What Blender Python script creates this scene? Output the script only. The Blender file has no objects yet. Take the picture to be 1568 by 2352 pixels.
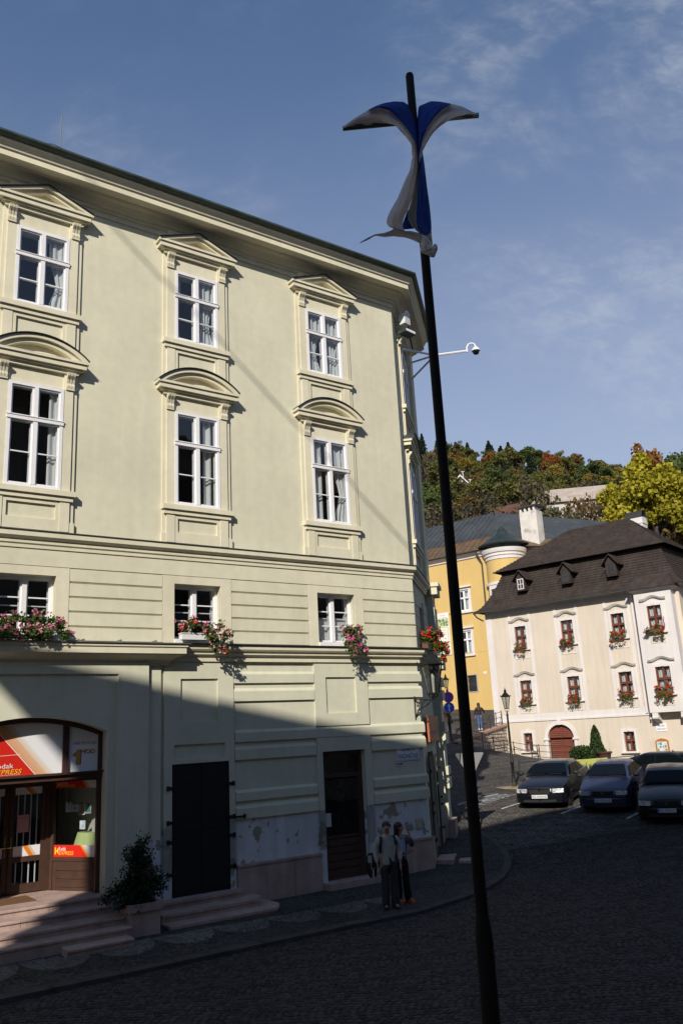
import bpy, math, random
import numpy as np
from mathutils import Vector, Matrix

scene = bpy.context.scene
COL = scene.collection
R_ = math.radians

# ------------------------------------------------------------------ camera
CAM_Z = 3.75
PITCH, ROLL = R_(14.9), R_(3.0)
cd = bpy.data.cameras.new('camera')
cam = bpy.data.objects.new('camera', cd)
COL.objects.link(cam)
_c, _s = math.cos(ROLL), math.sin(ROLL)
CR = Vector((_c, _s * math.sin(PITCH), -_s * math.cos(PITCH)))
CU = Vector((_s, -_c * math.sin(PITCH), _c * math.cos(PITCH)))
CF = Vector((0, math.cos(PITCH), math.sin(PITCH)))
cam.matrix_world = Matrix(((CR.x, CU.x, -CF.x, 0), (CR.y, CU.y, -CF.y, 0), (CR.z, CU.z, -CF.z, CAM_Z), (0, 0, 0, 1)))
cd.sensor_fit = 'VERTICAL'
cd.sensor_height = 22.2
cd.sensor_width = 14.8
cd.lens = 18.0
cd.clip_start = 0.1
cd.clip_end = 3000
scene.camera = cam

# ------------------------------------------------------------------ sun, sky, exposure
SUN = Vector((-0.349, -1.484, 0.95)).normalized()      # towards the sun
sl = bpy.data.lights.new('sun', 'SUN')
sl.energy = 5.0
sl.angle = R_(0.42)
sl.color = (1.0, 0.93, 0.82)
so = bpy.data.objects.new('sun', sl)
COL.objects.link(so)
so.location = (-20, -60, 60)
so.rotation_euler = SUN.to_track_quat('Z', 'Y').to_euler()

world = bpy.data.worlds.new('World')
scene.world = world
world.use_nodes = True
wn, wl = world.node_tree.nodes, world.node_tree.links
wn.clear()
w_out = wn.new('ShaderNodeOutputWorld')
w_bg = wn.new('ShaderNodeBackground')
w_bg.inputs['Strength'].default_value = 0.09
sky = wn.new('ShaderNodeTexSky')
sky.sky_type = 'NISHITA'
sky.sun_disc = False
sky.sun_elevation = math.asin(SUN.z)
sky.sun_rotation = math.atan2(SUN.x, SUN.y)
sky.altitude = 600
sky.air_density = 2.0
sky.dust_density = 0.15
sky.ozone_density = 5.5
# thin cirrus: two noise layers in sky-direction space, no screen coordinates
w_tc = wn.new('ShaderNodeTexCoord')


def w_noise(scale, rot, stretch, detail, lo, hi):
    mp = wn.new('ShaderNodeMapping')
    mp.inputs['Rotation'].default_value = rot
    mp.inputs['Scale'].default_value = stretch
    wl.new(w_tc.outputs['Generated'], mp.inputs['Vector'])
    nz = wn.new('ShaderNodeTexNoise')
    nz.inputs['Scale'].default_value = scale
    nz.inputs['Detail'].default_value = detail
    nz.inputs['Roughness'].default_value = 0.62
    nz.inputs['Distortion'].default_value = 0.35
    wl.new(mp.outputs['Vector'], nz.inputs['Vector'])
    mr = wn.new('ShaderNodeMapRange')
    mr.interpolation_type = 'SMOOTHSTEP'
    mr.inputs['From Min'].default_value = lo
    mr.inputs['From Max'].default_value = hi
    wl.new(nz.outputs['Fac'], mr.inputs['Value'])
    return mr.outputs['Result']


def w_math(op, a, b):
    m = wn.new('ShaderNodeMath')
    m.operation = op
    for i, q in enumerate((a, b)):
        if hasattr(q, 'is_linked') or hasattr(q, 'links'):
            wl.new(q, m.inputs[i])
        else:
            m.inputs[i].default_value = q
    return m.outputs[0]


def w_near(vec, lo, hi):
    d = wn.new('ShaderNodeVectorMath')
    d.operation = 'DOT_PRODUCT'
    wl.new(w_tc.outputs['Generated'], d.inputs[0])
    d.inputs[1].default_value = Vector(vec).normalized()
    mr = wn.new('ShaderNodeMapRange')
    mr.interpolation_type = 'SMOOTHSTEP'
    mr.inputs['From Min'].default_value = lo
    mr.inputs['From Max'].default_value = hi
    wl.new(d.outputs['Value'], mr.inputs['Value'])
    return mr.outputs['Result']


veil = w_noise(3.4, (0.2, 0.5, 0.6), (1.0, 2.6, 1.6), 6, 0.38, 0.75)
fine = w_noise(30.0, (0.3, 0.1, 0.8), (0.8, 2.2, 1.5), 8, 0.36, 0.70)
bank = w_math('ADD', w_near((0.40, 0.72, 0.62), 0.93, 0.995), w_near((0.62, 0.85, 0.52), 0.94, 0.995))
bank2 = w_math('MULTIPLY', w_near((-0.26, 0.86, 0.52), 0.965, 0.997), 0.95)
cov = w_math('ADD', w_math('ADD', w_math('MULTIPLY', bank, 0.9), bank2), 0.10)
cl = w_math('MULTIPLY', w_math('MULTIPLY', w_math('ADD', w_math('MULTIPLY', fine, 0.75), 0.25), veil), cov)
cl = w_math('MINIMUM', w_math('MULTIPLY', cl, 0.55), 0.5)
w_sep = wn.new('ShaderNodeSeparateXYZ')
wl.new(w_tc.outputs['Generated'], w_sep.inputs[0])
w_hz = wn.new('ShaderNodeMapRange')
w_hz.interpolation_type = 'SMOOTHSTEP'
w_hz.inputs['From Min'].default_value = 0.76
w_hz.inputs['From Max'].default_value = 0.28
w_hz.inputs['To Max'].default_value = 0.34
wl.new(w_sep.outputs['Z'], w_hz.inputs['Value'])
w_hm = wn.new('ShaderNodeMix')
w_hm.data_type = 'RGBA'
wl.new(w_hz.outputs['Result'], w_hm.inputs['Factor'])
w_tint = wn.new('ShaderNodeMix')
w_tint.data_type = 'RGBA'
w_tint.blend_type = 'MULTIPLY'
w_tint.inputs['Factor'].default_value = 1
w_tint.inputs['B'].default_value = (0.98, 0.965, 1.09, 1)
wl.new(sky.outputs['Color'], w_tint.inputs['A'])
wl.new(w_tint.outputs['Result'], w_hm.inputs['A'])
w_hm.inputs['B'].default_value = (6.5, 6.25, 7.7, 1)
w_mix = wn.new('ShaderNodeMix')
w_mix.data_type = 'RGBA'
wl.new(cl, w_mix.inputs['Factor'])
wl.new(w_hm.outputs['Result'], w_mix.inputs['A'])
w_mix.inputs['B'].default_value = (6.2, 6.6, 7.4, 1)
wl.new(w_mix.outputs['Result'], w_bg.inputs['Color'])
wl.new(w_bg.outputs['Background'], w_out.inputs['Surface'])

vs = scene.view_settings
vs.view_transform = 'Standard'
vs.look = 'None'
vs.gamma = 1.0
vs.use_curve_mapping = False
vs.exposure = 0.0
scene.cycles.max_bounces = 8
scene.cycles.transparent_max_bounces = 12


# ------------------------------------------------------------------ helpers
def ray(x, y):
    """direction through a point of the picture (1568 x 2352 frame)"""
    return (x - 784.0) * CR + (1176.0 - y) * CU + 1907.0 * CF


def at(x, y, Y):
    d = ray(x, y)
    p = d * (Y / d.y)
    return Vector((p.x, p.y, p.z + CAM_Z))


def tag(o, label=None, cat=None, group=None, kind=None):
    if label:
        o['label'] = label
    if cat:
        o['category'] = cat
    if group:
        o['group'] = group
    if kind:
        o['kind'] = kind
    return o


def empty(name, loc=(0, 0, 0), rz=0.0, label=None, cat=None, group=None):
    o = bpy.data.objects.new(name, None)
    o.empty_display_size = 0.3
    COL.objects.link(o)
    o.location = loc
    o.rotation_euler = (0, 0, rz)
    return tag(o, label, cat, group)


def copy_tree(o, parent=None):
    c = o.copy()
    COL.objects.link(c)
    c.parent = parent
    for ch in list(o.children):
        copy_tree(ch, c)
    return c


class MB:
    """collects shapes into one mesh; M maps local points before they are stored"""

    def __init__(s, M=None):
        s.v, s.f, s.mi, s.M = [], [], [], M

    def add(s, vs_, fs, m=0):
        b = len(s.v)
        if s.M is None:
            s.v.extend(tuple(p) for p in vs_)
        else:
            s.v.extend(tuple(s.M @ Vector(p)) for p in vs_)
        for f in fs:
            s.f.append(tuple(b + i for i in f))
            s.mi.append(m)
        return s

    def box(s, x0, x1, y0, y1, z0, z1, m=0):
        return s.add([(x0, y0, z0), (x1, y0, z0), (x1, y1, z0), (x0, y1, z0), (x0, y0, z1), (x1, y0, z1), (x1, y1, z1), (x0, y1, z1)],
                     [(0, 3, 2, 1), (4, 5, 6, 7), (0, 1, 5, 4), (1, 2, 6, 5), (2, 3, 7, 6), (3, 0, 4, 7)], m)

    def prism(s, poly, y0, y1, m=0):
        """poly in (x, z), extruded along y"""
        n = len(poly)
        vs_ = [(x, y0, z) for x, z in poly] + [(x, y1, z) for x, z in poly]
        fs = [tuple(range(n)), tuple(range(2 * n - 1, n - 1, -1))] + [(i, (i + 1) % n, n + (i + 1) % n, n + i) for i in range(n)]
        return s.add(vs_, fs, m)

    def prism_z(s, poly, z0, z1, m=0):
        n = len(poly)
        vs_ = [(x, y, z0) for x, y in poly] + [(x, y, z1) for x, y in poly]
        fs = [tuple(range(n - 1, -1, -1)), tuple(range(n, 2 * n))] + [(i, (i + 1) % n, n + (i + 1) % n, n + i) for i in range(n)]
        return s.add(vs_, fs, m)

    def quadstrip(s, A, B, m=0):
        n = len(A)
        return s.add(list(A) + list(B), [(i, i + 1, n + i + 1, n + i) for i in range(n - 1)], m)

    def grid(s, rows, m=0):
        nr, nc = len(rows), len(rows[0])
        vs_ = [p for r in rows for p in r]
        fs = [(i * nc + j, i * nc + j + 1, (i + 1) * nc + j + 1, (i + 1) * nc + j) for i in range(nr - 1) for j in range(nc - 1)]
        return s.add(vs_, fs, m)

    def tube(s, pts, r, n=8, m=0, caps=True):
        pts = [Vector(p) for p in pts]
        rr = r if isinstance(r, (list, tuple)) else [r] * len(pts)
        rings = []
        up0 = None
        for i, p in enumerate(pts):
            t = (pts[min(i + 1, len(pts) - 1)] - pts[max(i - 1, 0)]).normalized()
            if up0 is None:
                up0 = Vector((0, 0, 1)) if abs(t.z) < 0.9 else Vector((1, 0, 0))
            a = t.cross(up0)
            a = a.normalized() if a.length > 1e-6 else t.orthogonal().normalized()
            b = a.cross(t).normalized()
            up0 = b
            rings.append([p + (a * math.cos(2 * math.pi * k / n) + b * math.sin(2 * math.pi * k / n)) * rr[i] for k in range(n)])
        vs_ = [q for g in rings for q in g]
        fs = []
        for i in range(len(rings) - 1):
            for k in range(n):
                fs.append((i * n + k, i * n + (k + 1) % n, (i + 1) * n + (k + 1) % n, (i + 1) * n + k))
        if caps:
            fs.append(tuple(range(n - 1, -1, -1)))
            fs.append(tuple(range((len(rings) - 1) * n, len(rings) * n)))
        return s.add(vs_, fs, m)

    def lathe(s, prof, c=(0, 0, 0), n=16, m=0, axis='z', ph=0.0):
        vs_, fs = [], []
        for r, z in prof:
            for k in range(n):
                a = 2 * math.pi * k / n + ph
                if axis == 'z':
                    vs_.append((c[0] + r * math.cos(a), c[1] + r * math.sin(a), c[2] + z))
                elif axis == 'y':
                    vs_.append((c[0] + r * math.cos(a), c[1] + z, c[2] + r * math.sin(a)))
                else:
                    vs_.append((c[0] + z, c[1] + r * math.cos(a), c[2] + r * math.sin(a)))
        for i in range(len(prof) - 1):
            for k in range(n):
                fs.append((i * n + k, i * n + (k + 1) % n, (i + 1) * n + (k + 1) % n, (i + 1) * n + k))
        fs.append(tuple(range(n - 1, -1, -1)))
        fs.append(tuple(range((len(prof) - 1) * n, len(prof) * n)))
        return s.add(vs_, fs, m)

    def sweep(s, path, prof, m=0, caps=True):
        """sweep profile [(out, height)] along plan path [(x, y)], outward = right of travel, mitred"""
        n = len(path)
        rows = []
        for i, p in enumerate(path):
            p = Vector(p)
            d0 = (p - Vector(path[i - 1])).normalized() if i > 0 else None
            d1 = (Vector(path[i + 1]) - p).normalized() if i < n - 1 else None
            d0 = d0 or d1
            d1 = d1 or d0
            n0, n1 = Vector((d0.y, -d0.x)), Vector((d1.y, -d1.x))
            bis = (n0 + n1).normalized()
            k = 1.0 / max(0.3, bis.dot(n0))
            rows.append([(p.x + bis.x * k * o, p.y + bis.y * k * o, h) for o, h in prof])
        nc = len(prof)
        vs_ = [q for r in rows for q in r]
        fs = []
        for i in range(n - 1):
            for j in range(nc):
                fs.append((i * nc + j, (i + 1) * nc + j, (i + 1) * nc + (j + 1) % nc, i * nc + (j + 1) % nc))
        if caps:
            fs.append(tuple(range(nc)))
            fs.append(tuple(range(n * nc - 1, (n - 1) * nc - 1, -1)))
        return s.add(vs_, fs, m)

    def ball(s, c, r, n=10, m=0, sc=(1, 1, 1)):
        prof = [(math.sin(math.pi * i / n) * r, -math.cos(math.pi * i / n) * r) for i in range(1, n)]
        k = MB()
        k.lathe(prof, n=n + 2)
        return s.add([(c[0] + p[0] * sc[0], c[1] + p[1] * sc[1], c[2] + p[2] * sc[2]) for p in k.v], k.f, m)

    def build(s, name, mats, parent=None, smooth=False, loc=None, rot=None):
        me = bpy.data.meshes.new(name)
        me.from_pydata([tuple(p) for p in s.v], [], s.f)
        mats = mats if isinstance(mats, (list, tuple)) else [mats]
        for q in mats:
            me.materials.append(q)
        if len(mats) > 1:
            me.polygons.foreach_set('material_index', s.mi)
        if smooth:
            me.polygons.foreach_set('use_smooth', [True] * len(me.polygons))
            try:
                me.set_sharp_from_angle(angle=R_(38))
            except Exception:
                pass
        me.update()
        o = bpy.data.objects.new(name, me)
        COL.objects.link(o)
        o.parent = parent
        if loc is not None:
            o.location = loc
        if rot is not None:
            o.rotation_euler = rot
        return o


def mesh_text(name, txt, size, mat, M, parent, extrude=0.002, shear=0.0, align='LEFT', width=None, spacing=1.0):
    """flat lettering as a mesh; M places it (text lies in local x, y)"""
    cu = bpy.data.curves.new(name, 'FONT')
    cu.body = txt
    cu.size = size
    cu.extrude = extrude
    cu.shear = shear
    cu.align_x = align
    cu.space_character = spacing
    cu.resolution_u = 3
    o = bpy.data.objects.new(name, cu)
    COL.objects.link(o)
    bpy.context.view_layer.update()
    dg = bpy.context.evaluated_depsgraph_get()
    me = bpy.data.meshes.new_from_object(o.evaluated_get(dg))
    bpy.data.objects.remove(o)
    me.materials.clear()
    me.materials.append(mat)
    if width and len(me.vertices):
        xs = [v.co.x for v in me.vertices]
        k = width / max(1e-6, max(xs) - min(xs))
        x0 = min(xs) if align == 'LEFT' else 0
        for v in me.vertices:
            v.co.x = (v.co.x - x0) * k
    me.transform(M)
    t = bpy.data.objects.new(name, me)
    COL.objects.link(t)
    t.parent = parent
    return t


# ------------------------------------------------------------------ materials
_mats = {}


def mat(name, col, rough=0.8, metal=0.0, var=0.0, vscale=3.0, bump=0.0, bscale=40.0, spec=0.4, streak=0.0, var2=0.0, emit=None, coat=0.0, trans=0.0, mottle=None):
    if name in _mats:
        return _mats[name]
    m = bpy.data.materials.new(name)
    m.use_nodes = True
    nt = m.node_tree
    N, L = nt.nodes, nt.links
    b = N['Principled BSDF']
    b.inputs['Roughness'].default_value = rough
    b.inputs['Metallic'].default_value = metal
    b.inputs['Specular IOR Level'].default_value = spec
    b.inputs['Coat Weight'].default_value = coat
    b.inputs['Base Color'].default_value = (*col, 1)
    tc = N.new('ShaderNodeTexCoord')
    cur = None

    def noise(scale, detail=4, stretch=None):
        nz = N.new('ShaderNodeTexNoise')
        nz.inputs['Scale'].default_value = scale
        nz.inputs['Detail'].default_value = detail
        if stretch:
            mp = N.new('ShaderNodeMapping')
            mp.inputs['Scale'].default_value = stretch
            L.new(tc.outputs['Object'], mp.inputs['Vector'])
            L.new(mp.outputs['Vector'], nz.inputs['Vector'])
        else:
            L.new(tc.outputs['Object'], nz.inputs['Vector'])
        return nz.outputs['Fac']

    def vary(cur, fac, amt, c2=None, lo=0.3, hi=0.7):
        mr = N.new('ShaderNodeMapRange')
        mr.inputs['From Min'].default_value = lo
        mr.inputs['From Max'].default_value = hi
        if c2 is None:
            mr.inputs['To Min'].default_value = 1 - amt
            mr.inputs['To Max'].default_value = 1 + amt
            L.new(fac, mr.inputs['Value'])
            mx = N.new('ShaderNodeMix')
            mx.data_type = 'RGBA'
            mx.blend_type = 'MULTIPLY'
            mx.inputs['Factor'].default_value = 1
            if cur is None:
                mx.inputs['A'].default_value = (*col, 1)
            else:
                L.new(cur, mx.inputs['A'])
            cb = N.new('ShaderNodeCombineColor')
            for i in range(3):
                L.new(mr.outputs['Result'], cb.inputs[i])
            L.new(cb.outputs[0], mx.inputs['B'])
        else:
            mr.inputs['To Min'].default_value = 0
            mr.inputs['To Max'].default_value = amt
            L.new(fac, mr.inputs['Value'])
            mx = N.new('ShaderNodeMix')
            mx.data_type = 'RGBA'
            L.new(mr.outputs['Result'], mx.inputs['Factor'])
            if cur is None:
                mx.inputs['A'].default_value = (*col, 1)
            else:
                L.new(cur, mx.inputs['A'])
            mx.inputs['B'].default_value = (*c2, 1)
        return mx.outputs['Result']

    if var:
        cur = vary(cur, noise(vscale, 5), var)
    if var2:
        cur = vary(cur, noise(vscale * 9, 3), var2)
    if streak:
        cur = vary(cur, noise(1.0, 5, (4.5, 4.5, 0.35)), streak)
    if mottle:
        c2, sc, lo, hi, amt = mottle
        cur = vary(cur, noise(sc, 7), amt, c2, lo, hi)
    if cur is not None:
        L.new(cur, b.inputs['Base Color'])
    if bump:
        bp = N.new('ShaderNodeBump')
        bp.inputs['Strength'].default_value = bump
        bp.inputs['Distance'].default_value = 0.02
        L.new(noise(bscale, 5), bp.inputs['Height'])
        L.new(bp.outputs['Normal'], b.inputs['Normal'])
    if emit:
        b.inputs['Emission Color'].default_value = (*emit[:3], 1)
        b.inputs['Emission Strength'].default_value = emit[3]
    if trans:
        tr = N.new('ShaderNodeBsdfTranslucent')
        if cur is not None:
            L.new(cur, tr.inputs['Color'])
        else:
            tr.inputs['Color'].default_value = (*col, 1)
        ms = N.new('ShaderNodeMixShader')
        ms.inputs['Fac'].default_value = trans
        L.new(b.outputs[0], ms.inputs[1])
        L.new(tr.outputs[0], ms.inputs[2])
        L.new(ms.outputs[0], N['Material Output'].inputs['Surface'])
    _mats[name] = m
    return m


def glass(name, tint=(0.90, 0.92, 0.93), refl=1.0, rough=0.02):
    if name in _mats:
        return _mats[name]
    m = bpy.data.materials.new(name)
    m.use_nodes = True
    N, L = m.node_tree.nodes, m.node_tree.links
    N.remove(N['Principled BSDF'])
    t = N.new('ShaderNodeBsdfTransparent')
    t.inputs['Color'].default_value = (*tint, 1)
    g = N.new('ShaderNodeBsdfGlossy')
    g.inputs['Roughness'].default_value = rough
    g.inputs['Color'].default_value = (refl, refl, refl, 1)
    fr = N.new('ShaderNodeFresnel')
    geo = N.new('ShaderNodeNewGeometry')      # same reflectance from either side of the thin pane
    io = N.new('ShaderNodeMapRange')
    io.inputs['To Min'].default_value = 1.5
    io.inputs['To Max'].default_value = 1 / 1.5
    L.new(geo.outputs['Backfacing'], io.inputs['Value'])
    L.new(io.outputs['Result'], fr.inputs['IOR'])
    # slightly wavy old panes
    tc = N.new('ShaderNodeTexCoord')
    nz = N.new('ShaderNodeTexNoise')
    nz.inputs['Scale'].default_value = 1.7
    bp = N.new('ShaderNodeBump')
    bp.inputs['Strength'].default_value = 0.06
    bp.inputs['Distance'].default_value = 0.05
    L.new(tc.outputs['Object'], nz.inputs['Vector'])
    L.new(nz.outputs['Fac'], bp.inputs['Height'])
    L.new(bp.outputs['Normal'], g.inputs['Normal'])
    ms = N.new('ShaderNodeMixShader')
    L.new(fr.outputs[0], ms.inputs['Fac'])
    L.new(t.outputs[0], ms.inputs[1])
    L.new(g.outputs[0], ms.inputs[2])
    L.new(ms.outputs[0], N['Material Output'].inputs['Surface'])
    _mats[name] = m
    return m


def leaf_mat(name, col, var=0.35, trans=0.35, vscale=0.6):
    return mat(name, col, rough=0.6, var=var, vscale=vscale, var2=0.25, spec=0.25, trans=trans)


STUCCO = mat('pale green stucco', (0.635, 0.605, 0.46), 0.9, var=0.075, vscale=0.45, var2=0.04, bump=0.15, bscale=26, streak=0.03, spec=0.15)
TRIM = mat('cream stucco trim', (0.67, 0.625, 0.475), 0.9, var=0.07, vscale=0.8, var2=0.03, bump=0.1, bscale=40, streak=0.04, spec=0.15)
LOWER = mat('grey green lower stucco', (0.60, 0.59, 0.46), 0.9, var=0.06, vscale=0.6, var2=0.03, bump=0.12, bscale=30, streak=0.03, spec=0.15)
WHITEWASH = mat('peeling whitewash', (0.60, 0.61, 0.62), 0.9, var=0.08, vscale=2.0, bump=0.2, bscale=18, streak=0.1, spec=0.1,
                mottle=((0.30, 0.275, 0.22), 2.7, 0.575, 0.60, 1.0))
GRANITE = mat('pink granite', (0.40, 0.29, 0.25), 0.8, var=0.14, vscale=2.2, var2=0.10, bump=0.12, bscale=80, streak=0.12, spec=0.3)
FRAMEW = mat('white window paint', (0.78, 0.77, 0.78), 0.45, var=0.03, vscale=6)
PANE = glass('window glass')
DARKROOM = mat('dark room', (0.035, 0.035, 0.04), 0.9)
CURTAIN = mat('net curtain', (0.85, 0.85, 0.83), 0.9, trans=0.3)
FLASH = mat('dark metal flashing', (0.06, 0.065, 0.06), 0.5, metal=0.3, var=0.2, vscale=4)
GUTTER = mat('weathered green gutter', (0.055, 0.075, 0.065), 0.55, metal=0.3, var=0.3, vscale=3)
BLACKIRON = mat('black iron', (0.012, 0.012, 0.013), 0.6, metal=0.2, var=0.2, vscale=8, bump=0.05)
BROWNWOOD = mat('dark brown wood', (0.065, 0.034, 0.024), 0.45, var=0.15, vscale=6, bump=0.06, bscale=60)
REDWOOD = mat('red brown wood', (0.16, 0.045, 0.025), 0.55, var=0.15, vscale=6, bump=0.06, bscale=60)
# ------------------------------------------------------------------ terrain
AZ = R_(54.25)
D2, N2, OFF = Vector((math.sin(AZ), math.cos(AZ))), Vector((math.cos(AZ), -math.sin(AZ))), -18.27
RZ_MAIN = math.pi / 2 - AZ


def W(u, v, h=0.0):
    """corner-building coordinates (along facade, out of facade, height) to world"""
    return Vector((D2.x * u + N2.x * (OFF + v), D2.y * u + N2.y * (OFF + v), h))


def uv_of(x, y):
    return x * D2.x + y * D2.y, x * N2.x + y * N2.y - OFF


class Rbf:
    def __init__(s, pts):
        P = np.array(pts, float)
        s.c = P[:, :2]
        n = len(P)
        A = np.zeros((n + 3, n + 3))
        A[:n, :n] = s.k(np.linalg.norm(s.c[:, None] - s.c[None], axis=2)) + np.eye(n) * 0.5
        A[:n, n] = 1
        A[:n, n + 1:] = s.c
        A[n, :n] = 1
        A[n + 1:, :n] = s.c.T
        s.w = np.linalg.solve(A, np.concatenate([P[:, 2], np.zeros(3)]))

    @staticmethod
    def k(r):
        return np.where(r > 1e-9, r * r * np.log(np.maximum(r, 1e-9)), 0.0)

    def __call__(s, x, y):
        q = np.stack([np.clip(np.atleast_1d(np.asarray(x, float)), -60, 70), np.clip(np.atleast_1d(np.asarray(y, float)), -40, 100)], -1)
        r = np.linalg.norm(q[:, None] - s.c[None], axis=2)
        n = len(s.c)
        return s.k(r) @ s.w[:n] + s.w[n] + q @ s.w[n + 1:]


LOW = Rbf([(-60, -40, -.2), (70, -40, .3), (70, 40, 1.6), (-60, 40, .2), (-60, 100, 6), (70, 100, 6), (0, 100, 8), (-20, -10, -.15), (20, -10, 0),
           (-14, 2, -.1), (0, 0, -.1), (14, 2, .05), (-8, 12, -.1), (-3, 15.5, -.1), (.5, 18, -.1), (2.3, 20, -.1), (6, 14, -.03), (12, 14, .12),
           (3.6, 23, -.02), (4.4, 25.5, .2), (8, 22, .35), (12, 22, .45), (8.6, 26.5, .74), (12, 27, .85), (7.4, 28.7, .94), (6, 29.5, 1.05), (6.4, 35.5, 1.24),
           (3.2, 28.5, .5), (2.6, 26, .3), (4.3, 37, 1.6), (9, 34, 1.15), (14, 34, 1.1), (5, 43, 2.15), (9, 40, 1.35), (12.5, 42, 1.35), (14, 47, 1.45), (11.5, 53, 1.45), (18, 44, 1.5), (24, 42, 1.45),
           (7.5, 50.8, 2.4), (5.9, 48.2, 2.83), (5.7, 50, 2.9), (3, 55, 3.4), (9.7, 54.7, 1.85), (10.8, 53.4, 1.55), (25, 30, 1.1), (30, 52, 1.6), (16, 60, 2.2), (9.2, 62, 2.6), (0, 45, 2.5), (0, 36, 1.7)])
HIGH = Rbf([(5.9, 48.5, 2.9), (8.2, 55, 3.5), (9.75, 55.4, 3.66), (9.1, 55.9, 3.8), (6.3, 60, 4.35), (10.3, 72, 5.05), (4, 72, 5.2), (0, 65, 4.8), (1, 50, 2.95), (4.5, 52, 3.15), (14, 66, 4.7), (12, 58, 4.0), (0, 80, 6), (16, 80, 6)])


def gz(x, y):
    return float(LOW(x, y)[0])


ROAD = bpy.data.materials.new('sun-toned worn roadway')
ROAD.use_nodes = True


def cobble_nodes(m, c0, c1, scale, joint=(0.02, 0.02, 0.02), rough=0.95, jw=0.07):
    N, L = m.node_tree.nodes, m.node_tree.links
    b = N['Principled BSDF']
    tc = N.new('ShaderNodeTexCoord')
    vo = N.new('ShaderNodeTexVoronoi')
    vo.inputs['Scale'].default_value = scale
    vo.inputs['Randomness'].default_value = 0.4
    L.new(tc.outputs['Object'], vo.inputs['Vector'])
    ve = N.new('ShaderNodeTexVoronoi')
    ve.feature = 'DISTANCE_TO_EDGE'
    ve.inputs['Scale'].default_value = scale
    ve.inputs['Randomness'].default_value = 0.4
    L.new(tc.outputs['Object'], ve.inputs['Vector'])
    sp = N.new('ShaderNodeSeparateColor')
    L.new(vo.outputs['Color'], sp.inputs[0])
    mx = N.new('ShaderNodeMix')
    mx.data_type = 'RGBA'
    mx.inputs['A'].default_value = (*c0, 1)
    mx.inputs['B'].default_value = (*c1, 1)
    L.new(sp.outputs[0], mx.inputs['Factor'])
    nz = N.new('ShaderNodeTexNoise')
    nz.inputs['Scale'].default_value = 0.45
    nz.inputs['Detail'].default_value = 6
    L.new(tc.outputs['Object'], nz.inputs['Vector'])
    mr0 = N.new('ShaderNodeMapRange')
    mr0.inputs['From Min'].default_value = .3
    mr0.inputs['From Max'].default_value = .7
    mr0.inputs['To Min'].default_value = .75
    mr0.inputs['To Max'].default_value = 1.25
    L.new(nz.outputs['Fac'], mr0.inputs['Value'])
    cb = N.new('ShaderNodeCombineColor')
    for i in range(3):
        L.new(mr0.outputs['Result'], cb.inputs[i])
    mm = N.new('ShaderNodeMix')
    mm.data_type = 'RGBA'
    mm.blend_type = 'MULTIPLY'
    mm.inputs['Factor'].default_value = 1
    L.new(mx.outputs['Result'], mm.inputs['A'])
    L.new(cb.outputs[0], mm.inputs['B'])
    mr = N.new('ShaderNodeMapRange')
    mr.interpolation_type = 'SMOOTHSTEP'
    mr.inputs['From Max'].default_value = jw
    L.new(ve.outputs['Distance'], mr.inputs['Value'])
    mj = N.new('ShaderNodeMix')
    mj.data_type = 'RGBA'
    mj.inputs['A'].default_value = (*joint, 1)
    L.new(mr.outputs['Result'], mj.inputs['Factor'])
    L.new(mm.outputs['Result'], mj.inputs['B'])
    L.new(mj.outputs['Result'], b.inputs['Base Color'])
    bp = N.new('ShaderNodeBump')
    bp.inputs['Strength'].default_value = 0.55
    bp.inputs['Distance'].default_value = 0.015
    L.new(mr.outputs['Result'], bp.inputs['Height'])
    L.new(bp.outputs['Normal'], b.inputs['Normal'])
    b.inputs['Roughness'].default_value = rough
    b.inputs['Specular IOR Level'].default_value = 0.06


cobble_nodes(ROAD, (0.066, 0.060, 0.055), (0.122, 0.111, 0.102), 8.5)  # lighter than the near cobbles: sunlight on the far road put into the colour
PAVE = bpy.data.materials.new('dark mosaic paving')
PAVE.use_nodes = True
cobble_nodes(PAVE, (0.045, 0.043, 0.042), (0.09, 0.086, 0.082), 15)
PAVEL = bpy.data.materials.new('light mosaic paving')
PAVEL.use_nodes = True
cobble_nodes(PAVEL, (0.10, 0.095, 0.088), (0.18, 0.17, 0.16), 15)
JOINT = mat('sandy joint bed', (0.035, 0.034, 0.032), 0.95, var=0.3, vscale=1.0, bump=0.3, bscale=60)
KERB = mat('grey granite kerb', (0.07, 0.066, 0.062), 0.9, spec=0.1, var=0.2, vscale=2.5, var2=0.1, bump=0.15, bscale=60)

xs = sorted(set([-900, -500, -250, -120, -70, -50, -40, -32] + [-26 + 0.8 * i for i in range(80)] + [40, 46, 54, 64, 80, 120, 250, 500, 900]))
ys = sorted(set([-900, -500, -250, -120, -70, -46, -36, -28, -20, -14, -8, -4, 0, 4] + [6 + 0.7 * i for i in range(95)] + [75, 82, 92, 100, 130, 250, 500, 900]))
gx, gy = np.meshgrid(xs, ys)
gzv = LOW(gx.ravel(), gy.ravel())
nx = len(xs)
g = MB()
g.v = [(float(a), float(b), float(c)) for a, b, c in zip(gx.ravel(), gy.ravel(), gzv)]
g.f = [(j * nx + i, j * nx + i + 1, (j + 1) * nx + i + 1, (j + 1) * nx + i) for j in range(len(ys) - 1) for i in range(nx - 1)]
g.mi = [0] * len(g.f)
ground = g.build('cobbled_square', ROAD, smooth=True)
tag(ground, 'dark cobbled town square laid in small fan arcs', 'ground', kind='structure')

# upper lane behind the stone retaining wall
WS, WR = Vector((5.9, 48.5)), Vector((9.8, 55.15))
poly = [(2.2, 47.3), (4.5, 47.4), tuple(WS), tuple(WR), (9.3, 55.72), (18, 64), (18, 80), (-6, 80), (-6, 52)]


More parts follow.
